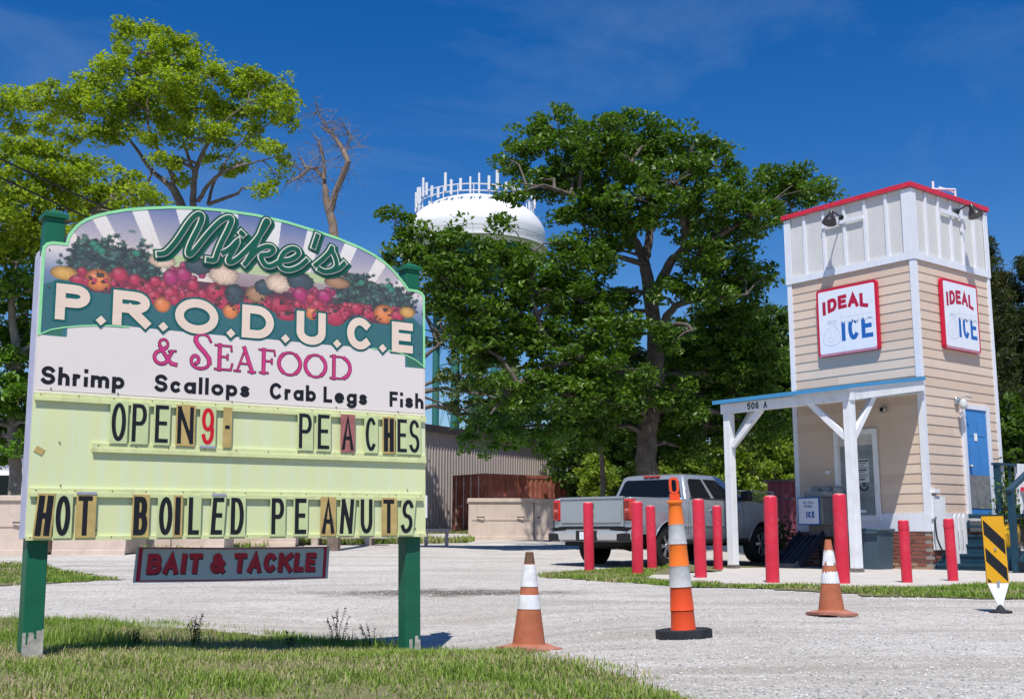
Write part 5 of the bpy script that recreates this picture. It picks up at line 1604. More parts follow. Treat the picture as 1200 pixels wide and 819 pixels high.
for ax in (RX, FX):
    for s in (-1, 1):
        b.box(ax - .50, ax + .50, *sorted((s * .60, s * .74)), .5, .98)
b.build('chassis', DARK, TR)
# cab greenhouse
ringA = [(1.975, -.925), (4.42, -.905), (4.42, .905), (1.975, .925)]
ringB = [(2.13, -.77), (3.62, -.755), (3.62, .755), (2.13, .77)]
zA, zB = 1.325, 1.80
def ring(r, z, inset, n=5):
    pts = []
    cx = sum(p[0] for p in r) / 4; 
    for i in range(4):
        p = Vector(r[i]); a = Vector(r[i - 1]); c = Vector(r[(i + 1) % 4])
        for k in range(n):
            t = k / (n - 1)
            q0 = p + (a - p).normalized() * inset; q1 = p + (c - p).normalized() * inset
            q = (1 - t) ** 2 * q0 + 2 * t * (1 - t) * p + t * t * q1
            pts.append((q.x, q.y, z))
    return pts
rings = [ring(ringA, zA, .06), ring(ringB, zB, .07), ring([(2.19, -.72), (3.54, -.71), (3.54, .71), (2.19, .72)], 1.845, .09), ring([(2.35, -.55), (3.40, -.55), (3.40, .55), (2.35, .55)], 1.872, .12)]
b = MB(); b.smooth = True
vs = [p for r in rings for p in r]; n = 20; fs = []
for k in range(3):
    for i in range(n):
        j = (i + 1) % n; fs.append((k * n + i, k * n + j, (k + 1) * n + j, (k + 1) * n + i))
fs.append(tuple(range(3 * n, 4 * n)))
b.add(vs, fs); 
cabm = b.build('cab_roof', PAINT, TR)
def GP(face, s, t, o=.008):
    A = [Vector((*ringA[i], zA)) for i in range(4)]; B = [Vector((*ringB[i], zB)) for i in range(4)]
    i0, i1 = {'R': (0, 1), 'F': (1, 2), 'L': (3, 2), 'B': (0, 3)}[face]
    lo = A[i0].lerp(A[i1], s); hi = B[i0].lerp(B[i1], s)
    nrm = (A[i1] - A[i0]).cross(hi - lo).normalized()
    c = Vector((3.0, 0, 1.5))
    p = lo.lerp(hi, t)
    if nrm.dot(p - c) < 0: nrm = -nrm
    return p + nrm * o
def pane(name, face, poly, m, o=.008, parent=TR):
    b = MB(); vs = [GP(face, s, t, o) for s, t in poly] + [GP(face, s, t, o - .007) for s, t in poly]; n = len(poly)
    b.add(vs, [tuple(range(n)), tuple(reversed(range(n, 2 * n)))] + [(i, (i + 1) % n, n + (i + 1) % n, n + i) for i in range(n)])
    return b.build(name, m, parent)
for f in 'RL':
    pane('side_window', f, [(.085, .10), (.405, .10), (.405, .91), (.12, .91), (.085, .80)], GLASS)
    pane('side_window', f, [(.465, .10), (.835, .10), (.805, .45), (.76, .86), (.74, .91), (.465, .91)], GLASS)
    pane('window_trim', f, [(.06, .04), (.90, .04), (.90, .075), (.06, .075)], PLASTIC, .010)
    pane('quarter_window', f, [(.855, .10), (.93, .10), (.835, .50)], GLASS)
pane('rear_window', 'B', [(.06, .12), (.94, .12), (.93, .80), (.90, .90), (.10, .90), (.07, .80)], GLASS)
pane('windscreen', 'F', [(.05, .06), (.95, .06), (.95, .93), (.05, .93)], GLASS)
b = MB(); b.box(2.10, 2.16, -.20, -.09, 1.805, 1.84, b=.006); b.box(2.10, 2.16, .09, .20, 1.805, 1.84, b=.006); b.box(2.10, 2.16, -.075, .075, 1.805, 1.835, b=.006)
b.build('third_brake_light', REDLENS, TR)
# tailgate
b = MB(); b.box(.02, .075, -.775, .775, .78, 1.335, b=.012); b.box(.005, .0205, -.74, .74, .86, 1.22, b=.006); b.box(.0, .10, -.78, .78, 1.318, 1.362, b=.01)
tg = b.build('tailgate', PAINT, TR)
b = MB(); b.box(-.012, .012, -.085, .085, 1.13, 1.235, b=.01); b.build('tailgate_handle', PLASTIC, tg)
b = MB(); b.prism([(-.095, .985), (-.035, .985), (-.035, .965), (.035, .965), (.035, .985), (.095, .985), (.08, 1.035), (.035, 1.035), (.035, 1.055), (-.035, 1.055), (-.035, 1.035), (-.08, 1.035)], 'x', -.010, .004); b.build('bow_tie_emblem', GOLD, tg)
b = MB(); b.box(.012, .022, -.775, .775, 1.30, 1.306); b.box(.0, .0045, -.70, .70, .835, .842); b.build('crease_shadow_strip', PLASTIC, tg)  # dark strips stand in for the shade along the tailgate creases
b = MB(); b.box(-.01, .06, -.80, .80, .735, .785); b.box(.03, .07, -.985, .985, .70, .775); b.build('bumper_gap', DARK, TR)
# rear bumper
b = MB(); b.smooth = True
prof = [(.10, .50), (-.06, .50), (-.125, .54), (-.135, .62), (-.13, .70), (-.06, .735), (.05, .74)]
ysb = [-1.0, -.97, -.85, -.6, -.3, 0, .3, .6, .85, .97, 1.0]
vs = []; fs = []
for y in ysb:
    bend = .10 * max(0, (abs(y) - .6) / .4) ** 2
    for x, z in prof: vs.append((x + bend, y, z))
for i in range(len(ysb) - 1):
    for k in range(len(prof) - 1): a = i * len(prof) + k; fs.append((a, a + 1, a + len(prof) + 1, a + len(prof)))
b.add(vs, fs); b.smooth = False; b.box(.05, .35, -1.0, -.96, .53, .72, b=.01); b.box(.05, .35, .96, 1.0, .53, .72, b=.01)
bp = b.build('rear_bumper', CHROME, TR)
for s in (-1, 1):
    b = MB(); b.box(-.118, .02, *sorted((s * .70, s * .985)), .51, .665, b=.02); b.box(-.10, .08, *sorted((s * .55, s * .95)), .728, .748); b.build('bumper_step', PLASTIC, bp)
b = MB(); b.box(-.142, -.10, -.26, .26, .52, .715, b=.01); b.build('plate_recess', PLASTIC, bp)
b = MB(); b.box(-.150, -.1425, -.155, .155, .545, .690); b.build('licence_plate', mat('white_plate', (.72, .74, .78), .4, var=.06, scale=30), bp)
# tail lights
for s in (-1, 1):
    b = MB(); b.box(.012, .22, *sorted((s * .785, s * .972)), .90, 1.31, b=.03); tl = b.build('tail_light', REDLENS, TR)
    b = MB(); b.box(.004, .0125, *sorted((s * .815, s * .93)), .94, 1.05, b=.003); b.box(.004, .0125, *sorted((s * .815, s * .93)), 1.15, 1.27, b=.003); b.build('inner_lens', REDLENS2, tl)
    b = MB(); b.box(.002, .0125, *sorted((s * .84, s * .91)), 1.085, 1.115, b=.003); b.build('reversing_lens', mat('clear_lens', (.55, .25, .25), .1), tl)
# doors lines, handles, mirrors, rocker
for s in (-1, 1):
    for x in (2.03, 3.07, 4.12, 1.955):
        b = MB(); vs = []; n = 10
        for k in range(n + 1):
            z = .62 + (1.31 - .62) * k / n
            if x == 2.03 and z < .95: xx = 2.03 + .0
            else: xx = x
            vs += [(xx - .006, s * (yw(xx, z) + .0015), z), (xx + .006, s * (yw(xx, z) + .0015), z)]
        b.add(vs, [(2 * k, 2 * k + 1, 2 * k + 3, 2 * k + 2) for k in range(n)]); b.build('door_gap', DARK, TR)
    for x in (2.90, 3.95):
        b = MB(); b.box(x - .12, x + .09, *sorted((s * .965, s * 1.012)), 1.10, 1.135, b=.012); b.build('door_handle', PAINT, TR)
    b = MB(); b.box(4.05, 4.14, *sorted((s * .90, s * 1.0)), 1.34, 1.40); b.box(4.02, 4.16, *sorted((s * .97, s * 1.21)), 1.32, 1.54, b=.035); b.build('wing_mirror', PLASTIC, TR)
    b = MB(); b.box(1.75, 4.35, *sorted((s * .90, s * .975)), .44, .53, b=.02); b.build('side_step', PLASTIC, TR)
    b = MB(); b.tube([(x, s * (yw(x, .80) + .004), .80) for x in np.linspace(1.75, 4.35, 14)], .012, 6); b.build('side_moulding', PAINT, TR)
    for ax in (RX, FX):
        b = MB(); b.tube([(ax + .47 * math.cos(a), s * (yw(ax + .47 * math.cos(a), .41 + .48 * math.sin(a)) + .0), .41 + .485 * math.sin(a)) for a in np.linspace(.1, PI - .1, 18)], .016, 6, smooth=True); b.build('wheel_arch_lip', PAINT, TR)
    b = MB(); b.box(1.70, 1.72, *sorted((s * .70, s * .96)), .33, .62); b.build('mud_flap', PLASTIC, TR)
    b = MB(); b.box(5.70, 5.86, *sorted((s * .52, s * .80)), .90, 1.14, b=.03); b.build('headlight', mat('headlight_lens', (.6, .63, .66), .1, spec=.7), TR)
b = MB(); b.box(5.80, 5.86, -.5, .5, .72, 1.16, b=.02); b.build('grille', PLASTIC, TR)
b = MB(); b.box(5.76, 5.93, -.92, .92, .46, .66, b=.04); b.build('front_bumper', CHROME, TR)
b = MB(); b.tube([(1.99, -.925, 1.33), (1.96, -.965, 1.20), (1.955, -.985, 1.0)], .006, 6); b.build('cab_edge_highlight_strip', CHROME, TR)  # bright strip added as the highlight on the rear cab edge, not real trim
# wheels
def tyre_mesh():
    b = MB(); b.lathe([(.245, -.125), (.33, -.135), (.385, -.125), (.403, -.085), (.405, 0), (.403, .085), (.385, .125), (.33, .135), (.245, .125)], 36, cap=False); return b.mesh('tyre', TYRE)
def rim_mesh():
    b = MB(); b.lathe([(.250, -.10), (.262, -.125), (.250, -.125), (.235, -.10), (.225, -.02)], 36, cap=False)
    b.lathe([(.0, -.10), (.055, -.105), (.062, -.09), (.06, -.05)], 16, cap=False)
    for k in range(6):
        for dd in (-.11, .11):
            a = k * PI / 3 + dd
            p = (math.cos(a - dd * .4) * .05, math.sin(a - dd * .4) * .05, -.085); q = (math.cos(a) * .245, math.sin(a) * .245, -.108)
            b.beam(p, q, .026, .022, (0, 0, 1))
    return b.mesh('rim', ALLOY)
def hub_mesh():
    b = MB(); b.lathe([(.23, -.03), (.01, -.03)], 24, cap=False); b.lathe([(.13, -.04), (.13, -.05), (.02, -.055)], 20, cap=False); return b.mesh('brake_disc', DARK)
TM, RM, HM = tyre_mesh(), rim_mesh(), hub_mesh()
for ax in (RX, FX):
    for s in (-1, 1):
        w = bpy.data.objects.new('wheel', TM); w.location = (ax, s * .845, WRAD); w.rotation_euler = (-PI / 2 if s < 0 else PI / 2, 0, 0)
        if s < 0: w.rotation_euler = (-PI / 2, 0, 0); 
        link(w, TR)
        for nm, me in (('rim', RM), ('brake_disc', HM)):
            o_ = inst(nm, me, w, rot=(0, 0, 0))

# ================================================================ WAREHOUSE
WALLM = mat('beige_metal_wall', (.44, .385, .35), .5, var=.05, scale=1.2, streak=.25, dirt=(.33, .29, .27))
p0 = Vector((-7.2, 45.2, 0)); p1 = Vector((2.95, 61.6, 0))
d_ = (p1 - p0); LW = d_.length; a_ = math.atan2(d_.y, d_.x)
WH = thing('metal_warehouse', 'long beige metal clad warehouse with dark roof edge behind the rusty container', 'building', (p0.x, p0.y, .55), a_)
PW = .92
b = MB(); pr = []
x = 0
while x < PW - .01:
    pr += [(x, 0), (x + .05, -.0), (x + .075, -.035), (x + .115, -.035), (x + .14, 0), (x + .23, 0)]
    x += .23
pts = [(min(q[0], PW - .004), q[1]) for q in pr]
vs = [(q[0], q[1], -.2) for q in pts] + [(q[0], q[1], 4.90) for q in pts]; n = len(pts)
b.add(vs, [(i, i + 1, n + i + 1, n + i) for i in range(n - 1)])
wpm = b.mesh('wall_panel', WALLM)
for i in range(int(LW / PW)):
    inst('wall_panel', wpm, WH, (i * PW, 0, 0))
NP = int(LW / PW) * PW
b = MB(); b.box(0.0, NP, .03, 14, -.2, 4.88); b.build('core_wall', WALLM, WH)
b = MB(); b.box(-.1, NP + .1, -.16, 14.1, 4.905, 5.05); b.box(-.1, NP + .1, -.18, -.05, 4.74, 4.904); b.build('dark_roof_edge', mat('dark_roof_metal', (.05, .045, .045), .5, var=.2), WH)
b = MB(); b.box(NP - .01, NP + .10, -.06, .02, -.2, 4.73); b.build('corner_flashing', WALLM, WH)

# ================================================================ CONTAINER
CONT = mat('rusty_red_container', (.20, .055, .035), .7, var=.3, scale=1.5, bump=.2, dirt=(.38, .17, .12), dirt_amt=.7, dirt_scale=1.6, streak=.4)
CONTB = mat('pale_lock_bar', (.40, .30, .27), .5, var=.2)
ca = math.radians(52)
CT = thing('shipping_container', 'rusty red shipping container with locking bars on its doors behind the beige bins', 'container', (-1.17, 48.6, .74), math.atan2(math.cos(ca), math.sin(ca)))
# local x along the long side, near corner at origin, end face spans +y
b = MB(); CL = 9.6
def corr(L, step=.28, dep=.04):
    p = []; x = .1
    while x < L - .1:
        p += [(x, 0), (x + .07, 0), (x + .10, dep), (x + .20, dep), (x + .23, 0)]; x += step
    return p
pp = corr(CL); vs = [(q[0], .02 + q[1], .12) for q in pp] + [(q[0], .02 + q[1], 2.42) for q in pp]; n = len(pp)
b.add(vs, [(i, i + 1, n + i + 1, n + i) for i in range(n - 1)])
b.box(.02, CL, .07, 2.40, .1, 2.45)
b.build('corrugated_side', CONT, CT)
b = MB(); b.box(0, CL, 0, .12, 0, .118); b.box(0, CL, 0, .10, 2.422, 2.55); b.box(0, .10, 0, .10, .1185, 2.4215); b.box(CL - .1, CL, 0, .10, .1185, 2.4215); b.box(0, .1, 2.34, 2.44, 0, 2.55); b.box(0, .1, .1, 2.339, 0, .12); b.box(0, .1, .1005, 2.339, 2.43, 2.55); b.box(.1, CL, .1, 2.44, 2.50, 2.545)
b.build('frame', CONT, CT)
for i in range(2):
    y0 = .12 + i * 1.115
    b = MB(); b.box(-.0, .04, y0, y0 + 1.10, .13, 2.42)
    for k in range(4): b.box(-.018, -.0005, y0 + .10, y0 + 1.0, .28 + k * .54, .28 + k * .54 + .40, b=.01)
    dr = b.build('door', CONT, CT)
    for dy in (.25, .82):
        b = MB(); b.tube([(-.06, y0 + dy, .10), (-.06, y0 + dy, 2.46)], .028, 8); b.box(-.09, -.03, y0 + dy - .05, y0 + dy + .05, .35, .42); b.box(-.09, -.03, y0 + dy - .05, y0 + dy + .05, 2.1, 2.17); b.build('locking_bar', CONTB, dr)
    b = MB(); b.box(-.10, -.05, y0 + .25, y0 + .60, 1.15, 1.19); b.build('handle', CONTB, dr)

# ================================================================ BEIGE BINS
BINM = mat('beige_painted_steel', (.60, .49, .415), .6, var=.05, scale=1.5, bump=.1, bscale=12, dirt=(.42, .32, .26), dirt_amt=.45, dirt_scale=2.2, streak=.2)
def steel_bin(name, label, loc, rz, L, W, Hh, ledge=True):
    t = thing(name, label, 'bin', loc, rz, 'beige steel bins')
    b = MB()
    b.prism([(0, .06), (L, .06), (L, Hh), (0, Hh)], 'y', 0, .05) ; b.box(0, L, W - .05, W, .06, Hh); b.box(0, .05, .0505, W - .0505, .06, Hh); b.box(L - .05, L, .0505, W - .0505, .06, Hh); b.box(.05, L - .05, .05, W - .05, .06, .10)
    b.build('bin_wall', BINM, t)
    b = MB(); b.box(-.04, L + .04, -.05, -.001, Hh - .12, Hh + .01, b=.01); b.box(-.04, L + .04, W + .001, W + .05, Hh - .12, Hh + .01, b=.01); b.box(-.05, -.001, 0, W, Hh - .12, Hh); b.box(L + .001, L + .05, 0, W, Hh - .12, Hh); b.build('top_rim', BINM, t)
    b = MB(); b.box(0, L, -.035, -.0005, .0, .14, b=.01); b.box(.1, L - .1, -.02, -.0005, Hh * .5 - .03, Hh * .5 + .03) if ledge else None; b.build('lower_ledge', BINM, t)
    for k in range(2):
        x = L * (.22 + .56 * k)
        b = MB(); b.box(x - .25, x + .25, .2, W - .2, .0, .0595); b.build('skid', DARK, t)
    b = MB(); b.tube([(L * .12, -.06, Hh * .55), (L * .22, -.09, Hh * .55), (L * .24, -.03, Hh * .55)], .018, 6); b.build('handle_bar', DARK, t); b = MB(); b.tube([(L * .74, -.06, Hh * .55), (L * .84, -.09, Hh * .55), (L * .86, -.03, Hh * .55)], .018, 6); b.build('handle_bar', DARK, t)
    return t
steel_bin('steel_bin', 'large beige steel bin in front of the container doors, left of the pickup', (-1.50, 39.2, .50), .05, 2.25, 1.6, 1.42)
t = steel_bin('steel_bin', 'smaller beige steel bin butting against the pickup tailgate', (.78, 39.35, .50), .05, .85, 1.6, 1.40, False)
steel_bin('steel_bin', 'tall beige steel bin at the left edge behind the sign post', (-14.0, 27.2, .20), .02, 2.7, 1.8, 1.42)
steel_bin('steel_bin', 'long low beige bin seen under the left end of the yellow board', (-11.1, 27.4, .19), .03, 1.75, 1.7, 1.30)
steel_bin('steel_bin', 'beige bin behind the left hook of the hanging sign', (-9.6, 29.4, .25), .10, 2.1, 1.7, 1.30)
steel_bin('steel_bin', 'far beige bin behind the middle of the hanging sign', (-8.4, 32.6, .33), .10, 2.15, 1.7, 1.25)
WOODM = mat('weathered_plank', (.46, .38, .33), .85, var=.25, scale=6, bump=.3)
t = thing('timber_stack', 'low stack of pale weathered planks behind the right hook of the hanging sign', 'timber', (-6.2, 33.9, .36), -.05)
for k in range(7):
    b = MB(); z = .06 * (k // 2) + .22; y = (k % 2) * .35
    b.box(.0 + random.uniform(-.1, .1), 2.3 + random.uniform(-.1, .2), y, y + .30, z, z + .05); b.build('plank', WOODM, t)
b = MB(); b.box(.2, .4, 0, .6, 0, .2195); b.build('bearer', WOODM, t)
b = MB(); b.box(1.8, 2.0, 0, .6, 0, .2195); b.build('bearer', WOODM, t)
t = thing('timber_trestle', 'pale wooden trestle frame in the grass left of the right sign post', 'timber', (-3.3, 33.0, .34), .1)
b = MB(); b.box(0, 1.5, 0, .12, .42, .52); b.build('top_rail', WOODM, t)
for x in (.1, .75, 1.35):
    b = MB(); b.box(x, x + .1, .0, .1, 0, .4195); b.build('leg', WOODM, t)

# white house far left
t = thing('white_house', 'far white clapboard house corner with dark window behind the left bins', 'house', (-22.5, 41, .4), .05)
b = MB(); b.box(0, 5.2, 0, 6, 0, 3.2); b.build('wall', WHITE, t)
for i in range(15):
    b = MB(); b.box(-.02, 5.22, -.03, -.001, .05 + i * .2, .05 + i * .2 + .17); b.build('clapboard', WHITE, t)
b = MB(); b.prism([(-.4, 3.2), (5.6, 3.2), (2.6, 4.9)], 'y', -.3, 6.3); b.build('roof', mat('dark_shingle', (.06, .06, .065), .8), t)
for x in (.8, 3.6):
    b = MB(); b.box(x, x + .9, -.06, -.031, 1.2, 2.5); f_ = b.build('window', WHITE, t)
    b = MB(); b.box(x + .08, x + .82, -.066, -.0605, 1.28, 2.42); b.build('pane', GLASS, f_)

# maroon corrugated shed + chain link fence + agave
MAR = mat('maroon_sheet', (.19, .055, .085), .55, var=.12, scale=2)
q0 = at(899, 560, 36); q1 = at(945, 560, 35)
t = thing('maroon_shed', 'maroon corrugated metal shed wall beside the far tower side', 'shed', (q0.x, q0.y, .05), math.atan2(q1.y - q0.y, q1.x - q0.x))
pp = []
x = 0
while x < 3.4:
    pp += [(x, 0), (x + .10, 0), (x + .13, .05), (x + .22, .05), (x + .25, 0)]; x += .25
b = MB(); vs = [(q[0], q[1], 0) for q in pp] + [(q[0], q[1], 2.28) for q in pp]; n = len(pp); b.add(vs, [(i, i + 1, n + i + 1, n + i) for i in range(n - 1)]); b.box(.05, 3.4, .08, 2.2, 0, 2.25); b.build('corrugated_wall', MAR, t)
b = MB(); b.box(-.1, 3.5, -.08, 2.3, 2.285, 2.36); b.box(-.02, 3.45, -.02, .0, 1.72, 1.78); b.build('roof_sheet', mat('dark_purple_grey', (.10, .075, .09), .6), t)
CHAIN = mat('chain_link_wire', (.28, .30, .31), .5, metal=.5)
q0 = at(838, 560, 33); q1 = at(900, 560, 34.5)
t = thing('chain_link_fence', 'grey chain link fence running behind the pickup bonnet', 'fence', (q0.x, q0.y, .05), math.atan2(q1.y - q0.y, q1.x - q0.x))
L_ = 2.6
for x in (-1.3, 0, 1.3, 2.6):
    b = MB(); b.tube([(x, 0, 0), (x, 0, 1.95)], .03, 8); b.build('fence_post', CHAIN, t)
b = MB(); b.tube([(-1.3, 0, 1.93), (2.6, 0, 1.93)], .02, 6)
b.build('top_rail', CHAIN, t)
b = MB(); z = 0
for i in range(60):
    x = -1.3 + i * .065
    for s in (-1, 1):
        xe = x + s * 1.9
        z0_, z1_ = 0, 1.9
        a0, a1 = x, xe
        if a1 > 2.6: z1_ = 1.9 * (2.6 - a0) / (a1 - a0); a1 = 2.6
        if a1 < -1.3: z1_ = 1.9 * (-1.3 - a0) / (a1 - a0); a1 = -1.3
        b.beam((a0, .002 * s, z0_), (a1, .002 * s, z1_), .005, .005)
m_ = b.build('wire_mesh', CHAIN, t)
AG = mat('pale_agave', (.58, .46, .38), .6, var=.15, scale=4)
g_ = at(897, 655, 26.5)
t = thing('dry_agave', 'pale pinkish spiky dry plant beside the pickup front wheel', 'plant', (g_.x, g_.y, .03), 0)
for k in range(17):
    a = k * 2.4; l = random.uniform(.7, 1.15); up = random.uniform(.6, 1.25)
    b = MB(); d = Vector((math.cos(a), math.sin(a), 0)); s_ = Vector((-d.y, d.x, 0))
    P0 = Vector((0, 0, .02)); P1 = d * l * .22 + Vector((0, 0, up * .6)); P2 = d * l * .45 + Vector((0, 0, up))
    b.add([P0 - s_ * .05, P0 + s_ * .05, P1 + s_ * .06, P1 - s_ * .06, P2, P0 + d * .03 - Vector((0, 0, .02)), P1 + d * .03], [(0, 1, 2, 3), (3, 2, 4), (1, 5, 6, 2), (5, 0, 3, 6), (2, 6, 4), (6, 3, 4)])
    b.build('blade', AG, t)
small = thing('low_shrub', 'dark low shrub between the pickup and the kiosk wall', 'shrub', (g_.x + .2, g_.y - .6, .02))
small_leaves('foliage', small, (0, 0, .38), (.55, .45, .55), 1300, .05, (.04, .075, .018))
b = MB()
for _ in range(5): b.tube([(0, 0, 0), (random.uniform(-.2, .2), random.uniform(-.2, .2), .5)], .01, 5)
b.build('stem', mat('bark_stem', (.08, .06, .04), .9), small)

# ================================================================ WATER TOWER
WT = mat('white_tank_paint', (.76, .76, .78), .45, var=.03, scale=.3)
TG = mat('teal_green_steel', (.035, .16, .15), .5, var=.1, scale=.5)
TW = thing('water_tower', 'white domed water tower on teal legs with a ring of antennas', 'water tower', (-5.05, 150, 0.0), 0)
b = MB()
prof = [(8.9, 38.4), (9.5, 39.6), (9.65, 41.2)]
for i in range(1, 15):
    a = PI / 2 * i / 14
    prof.append((9.65 * math.cos(a) ** .85 + .001, 41.2 + 5.3 * math.sin(a) ** 1.15))
b.lathe(prof, 64); b.build('tank_dome', WT, TW)
b = MB(); b.lathe([(1.2, 34.0), (4.5, 34.8), (7.0, 36.2), (8.2, 37.4), (8.89, 38.39)], 64); b.build('tank_bowl', TG, TW)
b = MB(); b.lathe([(9.2, 39.0), (10.0, 39.0), (10.0, 39.12), (9.2, 39.12)], 64, cap=False); b.build('walkway', WT, TW)
def ringt(b, r, z, t_, n=64): b.tube([(r * math.cos(2 * PI * i / n), r * math.sin(2 * PI * i / n), z) for i in range(n + 1)], t_, 6, cap=False)
b = MB(); ringt(b, 9.97, 40.2, .045); ringt(b, 9.97, 39.7, .03)
for i in range(40): a = 2 * PI * i / 40; b.tube([(9.97 * math.cos(a), 9.97 * math.sin(a), 39.12), (9.97 * math.cos(a), 9.97 * math.sin(a), 40.2)], .035, 4)
b.build('walkway_railing', mat('grey_railing', (.35,.38,.40), .5), TW)
b = MB(); ringt(b, 8.1, 46.2, .085); ringt(b, 8.1, 45.3, .085)
for i in range(24): a = 2 * PI * i / 24; b.tube([(8.1 * math.cos(a), 8.1 * math.sin(a), 43.6), (8.1 * math.cos(a), 8.1 * math.sin(a), 46.2)], .07, 5)
b.build('antenna_ring', WT, TW)
b = MB(); b.box(-.17, .17, -.12, .12, 0, 2.4, b=.04); am = b.mesh('antenna', WT)
for k, a in enumerate([180, 187, 193, 199, 206, 213, 219, 227, 235, 243, 249, 258, 267, 275, 284, 292, 301, 310, 318, 328, 340, 352, 8, 25, 45, 65, 85, 105, 125, 145, 165]):
    a = math.radians(a); hh = random.uniform(.6, 1.15)
    inst('antenna', am, TW, (8.3 * math.cos(a), 8.3 * math.sin(a), 45.2 + random.uniform(-.6, .5)), (0, 0, a + PI / 2), (random.uniform(.7, 1.2), 1, hh))
for i in range(6):
    a = PI / 3 * i + .02
    b = MB(); b.tube([(5.25 * math.cos(a), 5.25 * math.sin(a), 0), (5.25 * math.cos(a), 5.25 * math.sin(a), 37.2)], .48, 14); b.build('leg', TG, TW)
b = MB(); b.tube([(0, 0, 0), (0, 0, 35)], .9, 16); b.build('riser_pipe', TG, TW)
b = MB()
for z0 in (2, 12.5, 23):
    for i in range(6):
        a = PI / 3 * i + .02; c = a + PI / 3
        P = lambda w, z: (5.25 * math.cos(w), 5.25 * math.sin(w), z)
        b.tube([P(a, z0 + 10.5), P(c, z0 + 10.5)], .07, 6); b.tube([P(a, z0), P(c, z0 + 10.5)], .03, 5); b.tube([P(c, z0), P(a, z0 + 10.5)], .03, 5)
b.build('brace_rods', TG, TW)

# ================================================================ UTILITY POLE + WIRES
POLEM = mat('pale_grey_pole', (.50, .50, .50), .7, var=.15)
g_ = at(597, 600, 75)
t = thing('utility_pole', 'pale utility pole with a crossarm glimpsed through the oak leaves', 'pole', (g_.x, 75, 1.0))
top = at(597, 448, 75).z - 1.0
b = MB(); b.tube([(0, 0, 0), (0, 0, top)], [.19, .13], 10); b.build('pole_shaft', POLEM, t)
b = MB(); b.box(-1.0, 1.0, -.07, .07, top - 1.15, top - .98); b.build('crossarm', POLEM, t)
for x in (-.85, .2, .85):
    b = MB(); b.lathe([(.05, 0), (.08, .08), (.04, .22)], 8, Matrix.Translation((x, 0, top - .98))); b.build('insulator', STEEL, t)
b = MB(); b.lathe([(.22, -1.0), (.26, -.9), (.26, -.2), (.2, -.1)], 12, Matrix.Translation((-.45, 0, top - 1.3))); b.build('transformer', POLEM, t)
WIRE = mat('black_cable', (.012, .012, .014), .6)
def wire(label, pix, r):
    P = [at(u, v, y) for u, v, y in pix]
    Q = []
    for i in range(len(P) - 1):
        a, c_, d, e = P[max(i - 1, 0)], P[i], P[i + 1], P[min(i + 2, len(P) - 1)]
        for k in range(8):
            s = k / 8
            Q.append(.5 * ((2 * c_) + (d - a) * s + (2 * a - 5 * c_ + 4 * d - e) * s * s + (3 * c_ - a - 3 * d + e) * s ** 3))
    Q.append(P[-1])
    b = MB(); b.tube(Q, r, 5)
    tag(b.build('power_line', WIRE), label, 'power line', 'overhead power lines')
wire('upper black power line crossing the sky above the left end of the sign', [(-120, 122, 17), (0, 186, 19), (130, 246, 21.5), (300, 318, 25), (505, 388, 31), (640, 392, 36), (760, 392, 41), (900, 390, 47)], .018)
wire('lower black power line sagging behind the left shoulder of the sign', [(-120, 150, 17), (0, 208, 19), (110, 258, 21.5), (300, 340, 25), (505, 396, 31), (620, 412, 36), (760, 420, 41), (900, 428, 47)], .018)
# ================================================================ TREES
BARK = mat('grey_brown_bark', (.15, .125, .105), .9, var=.35, scale=6, bump=.8, bscale=14)
BARKL = mat('pale_bark', (.26, .23, .20), .9, var=.3, scale=5, bump=.8, bscale=14)
DEADW = mat('dead_wood', (.20, .15, .12), .9, var=.3, scale=5, bump=.6, bscale=14)
OAKLEAF = attr_mat('oak_leaf', .42, translucent=.38, gain=(1.15, 1.35, .55), spec=.4)
PALELEAF = attr_mat('pale_leaf', .5, translucent=.52, gain=(1.2, 1.3, .5), spec=.3)

def leaf_mass(name, parent, subs, rs, per, size, lo, hi, flat=.55, seed=1, mt=None, elong=.5):
    """leaf-sized quads scattered through small spray-like clusters; subs (n,3) cluster centres"""
    rg = np.random.default_rng(seed)
    n = len(subs)
    cnt = np.maximum(3, (per * (0.5 + rg.random(n))).astype(int))
    idx = np.repeat(np.arange(n), cnt); N = len(idx)
    D = rg.normal(size=(N, 3)); D /= np.linalg.norm(D, axis=1)[:, None]
    rad = (0.25 + .75 * rg.random((N, 1)) ** .6) * rs * (0.6 + .8 * rg.random(n))[idx][:, None]
    P = subs[idx] + D * rad * np.array([1, 1, flat])
    nrm = rg.normal(size=(N, 3)); nrm[:, 2] = np.abs(nrm[:, 2]) + .35
    nrm /= np.linalg.norm(nrm, axis=1)[:, None]
    A = np.cross(nrm, rg.normal(size=(N, 3))); A /= np.linalg.norm(A, axis=1)[:, None] + 1e-9
    B = np.cross(nrm, A)
    s = size * (0.6 + .8 * rg.random((N, 1)))
    V = np.stack([P - A * s, P + B * s * elong + nrm * s * .12, P + A * s, P - B * s * elong + nrm * s * .12], 1).reshape(-1, 3)
    F = (np.arange(N) * 4)[:, None] + np.arange(4)[None]
    g = np.clip(rg.random(n)[idx][:, None] * .6 + rg.random((N, 1)) * .5, 0, 1)
    T = (np.array(lo) * (1 - g) + np.array(hi) * g) * (0.85 + .3 * rg.random((N, 1)))
    return np_mesh(name, V, F, mt or OAKLEAF, tint=T.repeat(4, 0), parent=parent)

